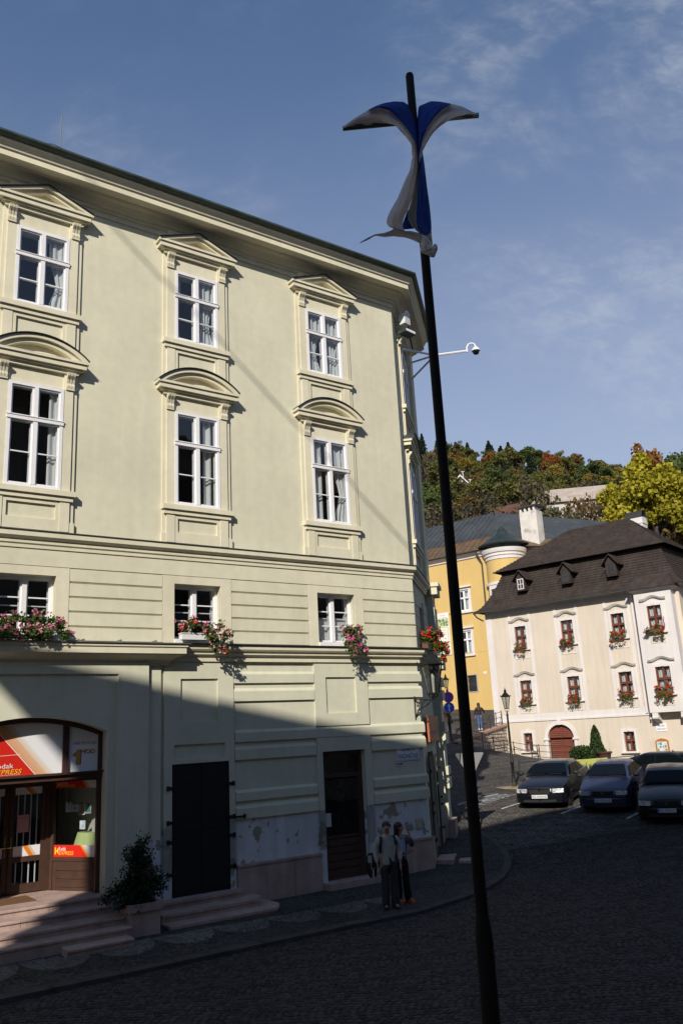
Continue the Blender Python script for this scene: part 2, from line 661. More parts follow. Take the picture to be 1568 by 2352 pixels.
def inside(px, py, pl):
    c = False
    n = len(pl)
    for i in range(n):
        x0, y0 = pl[i]
        x1, y1 = pl[(i + 1) % n]
        if (y0 > py) != (y1 > py) and px < (x1 - x0) * (py - y0) / (y1 - y0) + x0:
            c = not c
    return c


u_ = MB()
pts_u = []
# fan from polygon border rows: sample polygon rows in y
rows = []
NYU, NXU = 44, 30
for j in range(NYU + 1):
    yy = 47.3 + (80 - 47.3) * j / NYU
    yq = min(max(yy, 47.31), 79.9)
    cuts = []
    n = len(poly)
    for i in range(n):
        (x0, y0), (x1, y1) = poly[i], poly[(i + 1) % n]
        if (y0 > yq) != (y1 > yq):
            cuts.append((x1 - x0) * (yq - y0) / (y1 - y0) + x0)
    a, b = min(cuts), max(cuts)
    rr = []
    for i in range(NXU + 1):
        x = a + (b - a) * i / NXU
        rr.append((x, yy, float(HIGH(x, yy)[0]) + 0.012))
    rows.append(rr)
u_.grid(rows)
upper = u_.build('upper_lane', ROAD, smooth=True)
tag(upper, 'steep cobbled lane climbing to the yellow house', 'lane', kind='structure')

# ---- pavement in front of the corner building
kpath, wpath = [], []
for i in range(44):
    u = -9 + i * 0.5
    kpath.append(W(u, 3.02).to_2d())
    wpath.append(W(min(u, 12.4), 0.0).to_2d())
Bc = Vector((2.47, 27.34))
curve = [(1.41, 19.95), (2.2, 20.75), (2.85, 21.6), (3.35, 22.5), (3.72, 23.4), (3.95, 24.3), (4.05, 25.2), (4.0, 26.1), (3.85, 27.0), (3.6, 28.0), (3.42, 29.2), (3.4, 31.0), (3.5, 34.0)]
walls = [W(13.2, 0).to_2d(), W(14.2, 0).to_2d(), W(15.2, 0).to_2d(), Vector((1.95, 24.0)), Vector((2.0, 24.6)), Vector((2.1, 25.2)), Vector((2.2, 25.8)), Vector((2.3, 26.4)), Vector((2.4, 27.0)), Vector((2.47, 27.4)), Vector((2.3, 28.6)), Vector((2.0, 30.4)), Vector((1.6, 33.4))]
k0 = [k for k in kpath if uv_of(k.x, k.y)[0] < 12.6]
kpath = k0 + [Vector(c) for c in curve]
wpath = wpath[:len(k0)] + walls


def pave_z(x, y):
    u, v = uv_of(x, y)
    t = gz(x, y)
    rise = 0.035 * max(0.0, min(3.0, 3.0 - v)) * max(0.0, min(1.0, (10.5 - u) / 4))
    return max(0.0, t + 0.10) + rise


pv = MB()
prow = []
for k, w in zip(kpath, wpath):
    prow.append([(k.x + (w.x - k.x) * t, k.y + (w.y - k.y) * t, pave_z(k.x + (w.x - k.x) * t, k.y + (w.y - k.y) * t)) for t in [i / 8 for i in range(9)]])
pv.grid(prow)
pavement = pv.build('pavement', PAVE, smooth=True)
tag(pavement, 'mosaic stone pavement along the pale green corner building', 'pavement', kind='structure')
pave_poly = [tuple(k) for k in kpath] + [tuple(w) for w in reversed(wpath)]
# lighter fan shapes in the mosaic
for i in range(9):
    u = 2.6 + i * 1.25
    fb = MB()
    c = W(u, 1.95 if u < 11 else 1.7)
    rad = 0.62
    pp = []
    for k in range(15):
        a = math.pi * k / 14
        uu, vv = u - rad * math.cos(a), (1.5 if u < 14.4 else 1.2) + 0.85 * math.sin(a)
        q = W(uu, vv)
        pp.append((q.x, q.y, pave_z(q.x, q.y) + 0.006))
    cc = W(u, 1.55)
    ctr = (cc.x, cc.y, pave_z(cc.x, cc.y) + 0.006)
    fb.add([ctr] + pp, [(0, k + 1, k + 2) for k in range(14)])
    fb.build('paving_fan', PAVEL, pavement)

# kerb stones one by one
kp = [Vector((k.x, k.y)) for k in kpath]
seg = []
acc = 0.0
dens = []
for a, b in zip(kp[:-1], kp[1:]):
    L_ = (b - a).length
    nn = max(1, int(L_ / 0.05))
    for i in range(nn):
        dens.append(a + (b - a) * (i / nn))
start = dens[0]
i0 = 0
rk = random.Random(5)
i = 0
while i < len(dens) - 8:
    j = i
    ln = rk.uniform(0.85, 1.15) if i < 420 else 0.6
    while j < len(dens) - 1 and (dens[j] - dens[i]).length < ln:
        j += 1
    a, b = dens[i], dens[j]
    t = (b - a)
    if t.length < 0.2:
        break
    t.normalize()
    nrm = Vector((t.y, -t.x))
    a2, b2 = a + t * 0.008, b - t * 0.008
    kb = MB()
    zz = [pave_z(a.x, a.y) + rk.uniform(0.0, 0.012), pave_z(b.x, b.y) + rk.uniform(0.0, 0.012)]
    lo = [gz(a.x, a.y) - 0.1, gz(b.x, b.y) - 0.1]
    o0, o1 = nrm * 0.17, nrm * -0.02
    q = [a2 + o0, b2 + o0, b2 + o1, a2 + o1]
    top = [zz[0], zz[1], zz[1], zz[0]]
    bot = [lo[0], lo[1], lo[1], lo[0]]
    c8 = [(p.x, p.y, z) for p, z in zip(q, bot)] + [(p.x, p.y, z - (0.025 if k < 2 else 0)) for k, (p, z) in enumerate(zip(q, top))]
    kb.add(c8, [(0, 3, 2, 1), (4, 5, 6, 7), (0, 1, 5, 4), (1, 2, 6, 5), (2, 3, 7, 6), (3, 0, 4, 7)])
    kb.build('kerb_stone', KERB, pavement)
    i = j

# ---- real cobbles in the part of the square where single stones show
def px_of(P):
    Pn = P - np.array([0, 0, CAM_Z])
    w = Pn @ np.array(CF)
    return 784 + 1907 * (Pn @ np.array(CR)) / w, 1176 - 1907 * (Pn @ np.array(CU)) / w, w


rngc = np.random.default_rng(3)
SP, SW = 0.118, 1.45
cand, ang = [], []
for strip in range(-12, 36):
    y0 = 8.0 + strip * SW * 0.5 * 2 * 0.62
for strip in range(0, 19):
    yc = 9.0 + strip * SW * 0.86
    if yc > 25.5:
        break
    for r in range(-90, 160):
        for k in range(-5, 6):
            s_ = k * 0.122
            a = s_ / (SW * 0.5)
            xx = r * SP - 0.42 * (1 - a * a) + rngc.uniform(-.008, .008)
            yy = yc + s_ * 0.96 + rngc.uniform(-.008, .008)
            cand.append((xx + 0.10 * yy, yy))
            ang.append(math.atan(0.84 * a / (SW * 0.5)) + rngc.uniform(-.08, .08))
cand = np.array(cand)
ang = np.array(ang)
cz = LOW(cand[:, 0], cand[:, 1])
P3 = np.concatenate([cand, cz[:, None]], 1)
px, py, wz = px_of(P3)
keep = (wz > 0) & (px > -30) & (px < 1600) & (py > 1800) & (py < 2385)
idx = np.where(keep)[0]
idx = np.array([i for i in idx if not inside(P3[i, 0], P3[i, 1], pave_poly) and uv_of(P3[i, 0], P3[i, 1])[1] > 3.0 - max(0, (uv_of(P3[i, 0], P3[i, 1])[0] - 12.0) * 9)])
CST = bpy.data.materials.new('shade-toned cobble')  # same stone as the roadway, darker: shade of the square put into its colour
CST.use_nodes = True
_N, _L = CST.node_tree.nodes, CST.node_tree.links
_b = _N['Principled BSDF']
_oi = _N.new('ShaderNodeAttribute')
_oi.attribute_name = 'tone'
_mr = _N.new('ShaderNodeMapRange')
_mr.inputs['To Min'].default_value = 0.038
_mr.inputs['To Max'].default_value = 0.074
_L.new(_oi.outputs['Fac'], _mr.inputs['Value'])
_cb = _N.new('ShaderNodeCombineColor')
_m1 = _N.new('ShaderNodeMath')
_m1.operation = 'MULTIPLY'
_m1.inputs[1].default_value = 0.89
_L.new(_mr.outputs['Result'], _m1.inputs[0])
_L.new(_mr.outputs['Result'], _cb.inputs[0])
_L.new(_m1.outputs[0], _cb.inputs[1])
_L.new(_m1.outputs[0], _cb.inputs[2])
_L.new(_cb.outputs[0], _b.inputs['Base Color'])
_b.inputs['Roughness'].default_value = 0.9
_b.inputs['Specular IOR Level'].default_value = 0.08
size_px = (1 / wz[idx]) ** 2
order = idx[np.argsort(-size_px)]
# the 300 that show largest are objects, the rest one joined part
inframe = [i for i in order if 0 <= px[i] <= 1568 and py[i] <= 2352]
big = inframe[:300]
bigset = set(int(i) for i in big)
rest = np.array([i for i in order if int(i) not in bigset])


def cobble_verts(x, y, z, a, rnd):
    h = 0.053
    lx, ly = h * rnd[0], h * rnd[1]
    base = np.array([(-lx, -ly), (lx, -ly), (lx, ly), (-lx, ly)])
    ca, sa = math.cos(a), math.sin(a)
    Rm = np.array([[ca, sa], [-sa, ca]])
    b2 = base @ Rm
    t2 = (base * 0.86) @ Rm
    z0, z1 = z - 0.01, z + 0.012 + rnd[2] * .6
    return [(x + q[0], y + q[1], z0) for q in b2] + [(x + q[0] * .985, y + q[1] * .985, z1 - 0.008) for q in b2] + [(x + q[0], y + q[1], z1) for q in t2]


CF_ = [(0, 1, 5, 4), (1, 2, 6, 5), (2, 3, 7, 6), (3, 0, 4, 7), (4, 5, 9, 8), (5, 6, 10, 9), (6, 7, 11, 10), (7, 4, 8, 11), (8, 9, 10, 11)]
V_, F_, T_ = [], [], []
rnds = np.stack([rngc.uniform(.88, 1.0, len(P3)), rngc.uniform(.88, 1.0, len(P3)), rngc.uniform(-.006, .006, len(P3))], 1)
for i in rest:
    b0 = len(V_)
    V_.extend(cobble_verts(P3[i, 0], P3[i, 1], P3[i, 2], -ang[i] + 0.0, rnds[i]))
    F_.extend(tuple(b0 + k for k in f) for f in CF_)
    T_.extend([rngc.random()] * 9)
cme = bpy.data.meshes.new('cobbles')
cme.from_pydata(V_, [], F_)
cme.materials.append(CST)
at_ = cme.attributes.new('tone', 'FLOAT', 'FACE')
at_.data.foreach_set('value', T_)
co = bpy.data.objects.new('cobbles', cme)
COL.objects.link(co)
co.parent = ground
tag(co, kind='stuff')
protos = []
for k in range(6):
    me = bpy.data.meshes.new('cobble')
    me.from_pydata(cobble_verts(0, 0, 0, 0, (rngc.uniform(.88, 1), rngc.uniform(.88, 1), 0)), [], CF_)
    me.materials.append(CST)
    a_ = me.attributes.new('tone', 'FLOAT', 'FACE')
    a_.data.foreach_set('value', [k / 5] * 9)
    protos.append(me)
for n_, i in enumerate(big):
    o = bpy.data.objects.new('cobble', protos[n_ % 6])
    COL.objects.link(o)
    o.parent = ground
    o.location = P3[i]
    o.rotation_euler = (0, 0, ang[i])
# ------------------------------------------------------------------ the pale green corner building
bld = empty('corner_building', W(0, 0, 0), RZ_MAIN, 'pale green stucco corner building with pedimented windows and heavy cornice', 'building')
CHA = R_(42.7)
MC = Matrix.Translation((15.5, 0, 0)) @ Matrix.Rotation(CHA, 4, 'Z')      # chamfered corner face
CW = 3.5
COLS = [4.72, 8.72, 12.79]


def wall_holes(mb, u0, u1, h0, h1, holes, v=0.0, depth=0.35, m=0):
    hl = [(a, b, max(c, h0), min(d, h1)) for a, b, c, d in holes]
    us = sorted(set([u0, u1] + [x for q in hl for x in q[:2]]))
    hs = sorted(set([h0, h1] + [x for q in hl for x in q[2:]]))
    for a, b in zip(us[:-1], us[1:]):
        for c, d in zip(hs[:-1], hs[1:]):
            mu, mh = (a + b) / 2, (c + d) / 2
            if any(q[0] < mu < q[1] and q[2] < mh < q[3] for q in holes):
                continue
            mb.add([(a, -v, c), (b, -v, c), (b, -v, d), (a, -v, d)], [(0, 1, 2, 3)], m)
    for a, b, c, d in hl:
        y0, y1 = -v, -v + depth
        mb.add([(a, y0, c), (a, y1, c), (a, y1, d), (a, y0, d)], [(0, 1, 2, 3)], m)
        mb.add([(b, y0, c), (b, y1, c), (b, y1, d), (b, y0, d)], [(0, 1, 2, 3)], m)
        if d < h1:
            mb.add([(a, y0, d), (b, y0, d), (b, y1, d), (a, y1, d)], [(0, 1, 2, 3)], m)
        if c > h0:
            mb.add([(a, y0, c), (b, y0, c), (b, y1, c), (a, y1, c)], [(0, 1, 2, 3)], m)
    return mb


def drape(M, a, b, h0, h1, y, parent, tie=None, seed=0, name='curtain', m=None):
    r = random.Random(seed)
    n = max(6, int((b - a) / 0.035))
    mb = MB(M)
    rows = []
    for k in range(9):
        t = k / 8
        h = h1 + (h0 - h1) * t
        row = []
        for i in range(n + 1):
            s_ = i / n
            x = a + (b - a) * s_
            if tie is not None:
                pinch = math.exp(-((t - 0.62) / 0.22) ** 2)
                x = x + (tie - x) * 0.55 * pinch
            row.append((x, y + 0.028 * math.sin(i * 1.35 + seed) + 0.012 * math.sin(i * 0.5 + 3 * t), h))
        rows.append(row)
    mb.grid(rows)
    return mb.build(name, m or CURTAIN, parent, smooth=True)


def window_unit(M, c, h0, h1, hw, v, parent, trans=0.63, bars=1, curtains=(), setback=0.0, blind=None, seed=0, fr=0.075, room=True, frame_m=None, pane_m=None, stl=0.05, sw=0.035):
    """two-leaf casement with a transom; returns the window part (its mesh is the frame)"""
    fm = frame_m or FRAMEW
    y = -v + setback
    mb = MB(M)
    fw = fr
    # outer casing
    mb.box(c - hw, c - hw + fw, y - 0.012, y + 0.10, h0, h1)
    mb.box(c + hw - fw, c + hw, y - 0.012, y + 0.10, h0, h1)
    mb.box(c - hw + fw, c + hw - fw, y - 0.012, y + 0.10, h1 - fw, h1)
    mb.box(c - hw + fw, c + hw - fw, y - 0.012, y + 0.10, h0, h0 + fw)
    ht = h0 + (h1 - h0) * trans if trans else h1 - fw
    if trans:
        mb.box(c - hw - 0.01, c + hw + 0.01, y - 0.035, y + 0.08, ht - 0.055, ht + 0.03)
        mb.box(c - hw - 0.02, c + hw + 0.02, y - 0.05, y + 0.02, ht + 0.03, ht + 0.045)
    # meeting stiles
    mb.box(c - stl, c + stl, y - 0.02, y + 0.07, h0 + fw, ht - 0.055 if trans else h1 - fw)
    if trans:
        mb.box(c - stl * .9, c + stl * .9, y - 0.018, y + 0.07, ht + 0.045, h1 - fw)
    o = mb.build('window', fm, parent)
    # sashes (thin inner frames), glazing bars, panes
    cells = []
    lo1 = ht - 0.055 if trans else h1 - fw
    for sx in (-1, 1):
        xa, xb = (c - hw + fw, c - stl) if sx < 0 else (c + stl, c + hw - fw)
        cells.append((xa, xb, h0 + fw, lo1, bars))
        if trans:
            cells.append((xa, xb, ht + 0.045, h1 - fw, 0))
    for xa, xb, za, zb, nb in cells:
        s_ = MB(M)
        w_ = sw
        s_.box(xa, xa + w_, y + 0.02, y + 0.06, za, zb)
        s_.box(xb - w_, xb, y + 0.02, y + 0.06, za, zb)
        s_.box(xa + w_, xb - w_, y + 0.02, y + 0.06, za, za + w_)
        s_.box(xa + w_, xb - w_, y + 0.02, y + 0.06, zb - w_, zb)
        s_.build('sash', fm, o)
        zz = [za + w_ + (zb - za - 2 * w_) * k / (nb + 1) for k in range(nb + 2)]
        for k in range(nb):
            MB(M).box(xa + w_, xb - w_, y + 0.018, y + 0.05, zz[k + 1] - 0.014, zz[k + 1] + 0.014).build('glazing_bar', fm, o)
        for k in range(nb + 1):
            MB(M).box(xa + w_ - 0.004, xb - w_ + 0.004, y + 0.036, y + 0.041, zz[k] + (0.010 if k else -0.004), zz[k + 1] - (0.010 if k < nb else -0.004)).build('pane', pane_m or PANE, o)
        # inner second casement of the box window
        s2 = MB(M)
        s2.box(xa + 0.015, xa + 0.045, y + 0.10, y + 0.125, za, zb)
        s2.box(xb - 0.045, xb - 0.015, y + 0.10, y + 0.125, za, zb)
        s2.box(xa + 0.045, xb - 0.045, y + 0.10, y + 0.125, za, za + 0.03)
        s2.box(xa + 0.045, xb - 0.045, y + 0.10, y + 0.125, zb - 0.03, zb)
        if nb:
            zm = (za + zb) / 2 + 0.02
            s2.box(xa + 0.045, xb - 0.045, y + 0.10, y + 0.12, zm - 0.012, zm + 0.012)
        s2.build('inner_sash', fm, o)
    if room:
        r_ = MB(M)
        x0, x1, z0, z1, ya, yb = c - hw + .02, c + hw - .02, h0 + .02, h1 - .02, y + 0.101, y + 2.2
        X0, X1, Z0, Z1 = x0 - .5, x1 + .5, z0 - .6, z1 + .3
        yc = y + 0.36
        P = [(x0, ya, z0), (x1, ya, z0), (x1, ya, z1), (x0, ya, z1), (x0, yc, z0), (x1, yc, z0), (x1, yc, z1), (x0, yc, z1)]
        r_.add(P, [(0, 1, 5, 4), (1, 2, 6, 5), (2, 3, 7, 6), (3, 0, 4, 7)], 1)
        Q = [(X0, yc, Z0), (X1, yc, Z0), (X1, yc, Z1), (X0, yc, Z1), (X0, yb, Z0), (X1, yb, Z0), (X1, yb, Z1), (X0, yb, Z1)]
        r_.add(Q, [(0, 1, 5, 4), (1, 2, 6, 5), (2, 3, 7, 6), (3, 0, 4, 7), (4, 5, 6, 7)], 0)
        r_.add(P[4:] + Q[:4], [(0, 1, 5, 4), (1, 2, 6, 5), (2, 3, 7, 6), (3, 0, 4, 7)], 0)
        r_.build('room', [DARKROOM, mat('window reveal paint', (0.55, 0.55, 0.55), 0.7)], o)
    for i, cu in enumerate(curtains):
        a, b, tie = cu
        drape(M, c + a * hw, c + b * hw, h0 + 0.02, h1 - 0.04, y + 0.172, o, None if tie is None else c + tie * hw, seed + i)
    return o


def strip_poly(pts_out, pts_in):
    return pts_out + list(reversed(pts_in))


def aedicule(M, c, parent):
    """backing strips, sills, panels, consoles, triangular and arched pediments of one bay"""
    def B(name, a, b, v0, v1, h0, h1, m=TRIM):
        return MB(M).box(c + a, c + b, -v1, -v0, h0, h1).build(name, m, parent)
    for s_ in (-1, 1):
        a, b = (-0.93, -0.83) if s_ < 0 else (0.83, 0.93)
        B('pilaster_strip', a, b, -0.02, 0.05, 8.40, 16.70)
        a, b = (-0.83, -0.615) if s_ < 0 else (0.615, 0.83)
        B('pilaster_strip', a, b, -0.02, 0.09, 8.40, 16.20)
        a, b = (-0.95, -0.83) if s_ < 0 else (0.83, 0.95)
        B('pilaster_base', a, b, -0.02, 0.075, 8.385, 8.62)
    B('window_field', -0.615, 0.615, -0.02, 0.045, 15.80, 16.2)
    B('window_field', -0.615, 0.615, -0.02, 0.045, 11.83, 12.2)
    for hs, hb in ((13.60, 12.75), (9.18, 8.40)):
        B('sill', -0.95, 0.95, -0.02, 0.17, hs + 0.03, hs + 0.15)
        B('sill_fascia', -0.90, 0.90, -0.02, 0.12, hs - 0.08, hs + 0.03)
        f = MB(M)
        z1 = hs - 0.08
        f.box(c - 0.615, c - 0.53, -0.075, 0.02, hb, z1)
        f.box(c + 0.53, c + 0.615, -0.075, 0.02, hb, z1)
        f.box(c - 0.53, c + 0.53, -0.075, 0.02, z1 - 0.10, z1)
        if hb < 9:
            f.box(c - 0.53, c + 0.53, -0.075, 0.02, hb, hb + 0.26)
        f.build('apron_frame', TRIM, parent)
        B('apron_panel', -0.53, 0.53, -0.02, 0.025, hb, z1 - 0.10, STUCCO)
    # consoles
    for hc in (16.20, 12.20):
        for s_ in (-1, 1):
            x0 = c + s_ * 0.75
            k = MB(M)
            prof = [(0.09, hc - 0.36), (0.13, hc - 0.36), (0.14, hc - 0.30), (0.12, hc - 0.24), (0.15, hc - 0.14), (0.21, hc - 0.07), (0.23, hc), (0.09, hc)]
            for j in (-1, 0, 1):
                xa = x0 + j * 0.068 - 0.024
                poly_ = [(-v, h) for v, h in prof]
                n = len(poly_)
                k.add([(xa, p[0], p[1]) for p in poly_] + [(xa + 0.048, p[0], p[1]) for p in poly_],
                      [tuple(range(n)), tuple(range(2 * n - 1, n - 1, -1))] + [(i, (i + 1) % n, n + (i + 1) % n, n + i) for i in range(n)])
            k.box(x0 - 0.1, x0 + 0.1, -0.125, -0.085, hc - 0.40, hc - 0.352)
            k.box(x0 - 0.092, x0 + 0.092, -0.115, -0.085, hc - 0.352, hc - 0.0)
            k.build('console', TRIM, parent)
    # triangular pediment over the top window
    def rect3(x0, x1, v, h0, h1):
        return (x0, x1, v, h0, h1)
    for hb, kind in ((16.20, 'tri'), (12.20, 'arc')):
        p = MB(M)
        for hw_, v_, a_, b_ in ((0.93, 0.13, 0.0, 0.09), (1.0, 0.18, 0.09, 0.13), (1.08, 0.24, 0.13, 0.25), (1.13, 0.28, 0.25, 0.31)):
            p.box(c - hw_, c + hw_, -v_, 0.02, hb + a_, hb + b_)
        hh = hb + 0.31
        if kind == 'tri':
            ax, az = 1.13, 0.44
            out = [(c - ax, hh), (c, hh + az), (c + ax, hh)]
            inn = [(c - 0.70, hh + 0.002), (c, hh + az * 0.60), (c + 0.70, hh + 0.002)]
        else:
            ax, az = 1.13, 0.46
            Rr = (ax * ax + az * az) / (2 * az)
            th = math.asin(ax / Rr)
            out = [(c + Rr * math.sin(t), hh + az - Rr + Rr * math.cos(t)) for t in [-th + 2 * th * i / 16 for i in range(17)]]
            bx, bz = 0.78, 0.265
            Rb = (bx * bx + bz * bz) / (2 * bz)
            tb = math.asin(bx / Rb)
            inn = [(c + Rb * math.sin(t), hh + 0.002 + bz - Rb + Rb * math.cos(t)) for t in [-tb + 2 * tb * i / 16 for i in range(17)]]
        n = len(out)
        for (y0, y1, so_, si) in ((-0.28, 0.02, 1.0, 0.52), (-0.21, 0.02, 0.52, 0.0)):
            A = [Vector(o_).lerp(Vector(i_), 1 - so_) for o_, i_ in zip(out, inn)]
            Bq = [Vector(o_).lerp(Vector(i_), 1 - si) for o_, i_ in zip(out, inn)]
            for i in range(n - 1):
                q = [A[i], A[i + 1], Bq[i + 1], Bq[i]]
                p.add([(a.x, y0, a.y) for a in q] + [(a.x, y1, a.y) for a in q], [(0, 1, 2, 3), (7, 6, 5, 4), (0, 4, 5, 1), (1, 5, 6, 2), (2, 6, 7, 3), (3, 7, 4, 0)])
        # tympanum
        p.prism([(a, b) for a, b in inn], -0.07, 0.02)
        po = p.build('pediment', TRIM, parent)
        fl = MB(M)
        n2 = len(out)
        for i in range(n2 - 1):
            (x0, z0), (x1, z1) = out[i], out[i + 1]
            fl.add([(x0, -0.33, z0 + 0.006), (x1, -0.33, z1 + 0.006), (x1, 0.0, z1 + 0.012), (x0, 0.0, z0 + 0.012),
                    (x0, -0.33, z0 + 0.02), (x1, -0.33, z1 + 0.02), (x1, 0.0, z1 + 0.026), (x0, 0.0, z0 + 0.026)],
                   [(0, 1, 2, 3), (4, 5, 6, 7), (0, 1, 5, 4), (1, 2, 6, 5), (2, 3, 7, 6), (3, 0, 4, 7)])
        fl.build('flashing', FLASH, po)
    for s_ in (-1, 1):
        a, b = (-0.84, -0.64) if s_ < 0 else (0.64, 0.84)
        B('frieze_block', a, b, 0.0, 0.11, 16.70, 16.92)


UP = [((0.30, 0.95, 0.85),), ((-0.98, -0.62, -0.95), (0.02, 0.9, 0.5)), ((-0.95, -0.05, -0.6), (0.05, 0.95, 0.6))]
LO = [((0.55, 0.95, None),), ((0.35, 0.75, None),), ((-0.95, -0.35, None), (0.2, 0.95, 0.9))]
# ---- walls
up = MB()
holes = [(c - .6, c + .6, a, b) for c in COLS for a, b in ((9.33, 11.80), (13.75, 15.77))]
wall_holes(up, -3, 15.5, 8.30, 17.15, holes)
up.build('upper_wall', STUCCO, bld)
mid = MB()
holes = [(c - .61, c + .61, 6.08, 7.40) for c in COLS]
wall_holes(mid, -3, 15.5, 5.6, 8.30, holes, v=0.0)
mid.build('middle_wall', LOWER, bld)
gl = MB()
wall_holes(gl, 7.3, 15.5, 1.93, 5.6, [(8.06, 9.5, 0.3, 3.26), (12.14, 13.46, 0.2, 3.32)], depth=0.30)
gl.f = gl.f
gl.build('ground_floor_wall', LOWER, bld)
wh = MB()
wall_holes(wh, 7.3, 15.5, -0.4, 1.93, [(8.06, 9.5, -0.4, 1.93), (12.14, 13.46, -0.4, 1.93)], depth=0.30)
wh.build('whitewashed_wall', WHITEWASH, bld)
# chamfer walls
ch = MB(MC)
wall_holes(ch, 0, CW, 8.30, 17.15, [(1.15, 2.35, 9.33, 11.80), (1.15, 2.35, 13.75, 15.77)])
ch.build('upper_wall', STUCCO, bld)
ch = MB(MC)
wall_holes(ch, 0, CW, -0.4, 8.30, [(1.2, 2.3, 6.08, 7.40), (0.9, 2.3, 0.3, 3.1)], depth=0.5)
ch.build('ground_floor_wall', LOWER, bld)
bx_, by_ = 15.5 + CW * math.cos(CHA), CW * math.sin(CHA)
# the far end pier of the chamfer and the side wall behind it
pr = MB(MC)
pr.box(CW - 0.02, CW + 0.75, -0.12, 0.3, 8.38, 17.1)
pr.build('corner_pier', STUCCO, bld)
pr = MB(MC)
pr.box(CW - 0.02, CW + 0.75, -0.24, 0.3, -0.4, 8.2)
pr.build('corner_pier', LOWER, bld)
for h0, h1 in ((5.05, 5.33), (4.62, 4.93), (3.67, 3.95), (3.26, 3.57), (2.33, 2.58), (1.93, 2.24)):
    MB(MC).box(CW - 0.06, CW + 0.8, -0.32, -0.22, h0, h1).build('rustic_band', LOWER, bld)
for k in range(5):
    MB(MC).box(CW - 0.04, CW + 0.78, -0.28, -0.22, 5.97 + k * 0.325 + 0.02, 5.97 + (k + 1) * 0.325).build('rustic_band', LOWER, bld)
MB(MC).box(CW - 0.07, CW + 0.82, -0.40, -0.2, -0.4, 1.0).build('plinth_slab', GRANITE, bld)
sd = MB()
sd.add([(bx_ + .4, by_ + .4, -0.4), (bx_ + .4, by_ + 16, -0.4), (bx_ + .4, by_ + 16, 17.15), (bx_ + .4, by_ + .4, 17.15)], [(0, 1, 2, 3)])
sd.add([(bx_ + .4, by_ + 16, -0.4), (-3, by_ + 16, -0.4), (-3, by_ + 16, 17.15), (bx_ + .4, by_ + 16, 17.15)], [(0, 1, 2, 3)])
sd.add([(-3, by_ + 16, -0.4), (-3, 0, -0.4), (-3, 0, 17.15), (-3, by_ + 16, 17.15)], [(0, 1, 2, 3)])
sd.build('side_wall', STUCCO, bld)
# ---- mouldings swept round the corner
PATH = [(-3, 0), (15.5, 0), (bx_, by_), (bx_ + 0.3, by_ + 0.3), (bx_ + 0.42, by_ + 12)]
PATH2 = [(-3, 0), (15.5, 0), (bx_ - .05, by_ - .05)]
cp = [(-.05, 16.72), (.04, 16.72), (.04, 16.85), (.10, 16.87), (.10, 16.93), (.16, 16.95), (.20, 17.0), (.27, 17.06), (.36, 17.10), (.40, 17.14), (.62, 17.15), (.62, 17.30), (.66, 17.32), (.68, 17.38), (.74, 17.45), (.77, 17.47), (.77, 17.52), (-.05, 17.56)]
MB().sweep(PATH, cp).build('cornice', TRIM, bld)
MB().sweep(PATH, [(.76, 17.52), (.80, 17.51), (.86, 17.53), (.90, 17.58), (.90, 17.63), (.86, 17.64), (.80, 17.60), (.70, 17.60), (.70, 17.53)]).build('gutter', GUTTER, bld)
rf = MB()
ro = [(-3, -0.75), (15.85, -0.75), (bx_ + .95, by_ - 0.2), (bx_ + 1.1, by_ + 12)]
ri = [(-3, 8), (9, 8), (10, 9), (10, by_ + 12)]
rf.quadstrip([(x, y, 17.6) for x, y in ro], [(x, y, 20.4) for x, y in ri])
roofo = rf.build('roof', mat('slate grey roof', (0.07, 0.075, 0.072), 0.7, var=0.25, vscale=2, bump=0.3, bscale=12), bld)
for i in range(26):
    u = 0.3 + i * 0.62
    MB().box(u - 0.02, u + 0.02, -0.80, -0.72, 17.60, 17.67).build('snow_guard', GUTTER, roofo)
MB().tube([(4.9, -0.5, 17.65), (4.9, -0.5, 18.9)], 0.012, 6).build('lightning_rod', FLASH, bld)
MB().tube([(4.4, -0.8, 17.66), (4.7, -0.6, 17.9), (4.9, -0.5, 17.95), (5.3, -0.6, 17.86), (5.6, -0.84, 17.66)], 0.009, 5).build('lightning_wire', FLASH, roofo)
ml = [(-.05, 7.98), (.07, 7.98), (.07, 8.05), (.10, 8.08), (.10, 8.16), (.15, 8.18), (.19, 8.22), (.19, 8.34), (.12, 8.37), (-.05, 8.385)]
MB().sweep(PATH2, ml).build('string_course', TRIM, bld)
MB().sweep(PATH2, [(.0, 8.386), (.10, 8.374), (.215, 8.338), (.215, 8.350), (.10, 8.388), (.0, 8.40)]).build('flashing', FLASH, bld)
ll = [(-.05, 5.56), (.09, 5.56), (.09, 5.66), (.13, 5.69), (.17, 5.72), (.17, 5.77), (.22, 5.80), (.25, 5.84), (.25, 5.95), (-.05, 5.98)]
PATH3 = [(7.8, 0), (15.5, 0), (bx_ - .05, by_ - .05)]
MB().sweep(PATH3, ll).build('string_course', TRIM, bld)
MB().sweep(PATH3, [(.0, 5.985), (.10, 5.975), (.30, 5.945), (.30, 5.958), (.10, 5.988), (.0, 5.998)]).build('flashing', FLASH, bld)
# far-end returns of the two courses on the pier
for prof in (ml, ll):
    h0, h1 = prof[0][1], prof[-1][1]
    MB(MC).box(CW - 0.12, CW + 0.85, -0.42, -0.16, h0 + 0.03, h1 - 0.02).build('string_course', TRIM, bld)
    MB(MC).box(CW - 0.17, CW + 0.9, -0.48, -0.2, h1 - 0.12, h1 + 0.01).build('string_course', TRIM, bld)
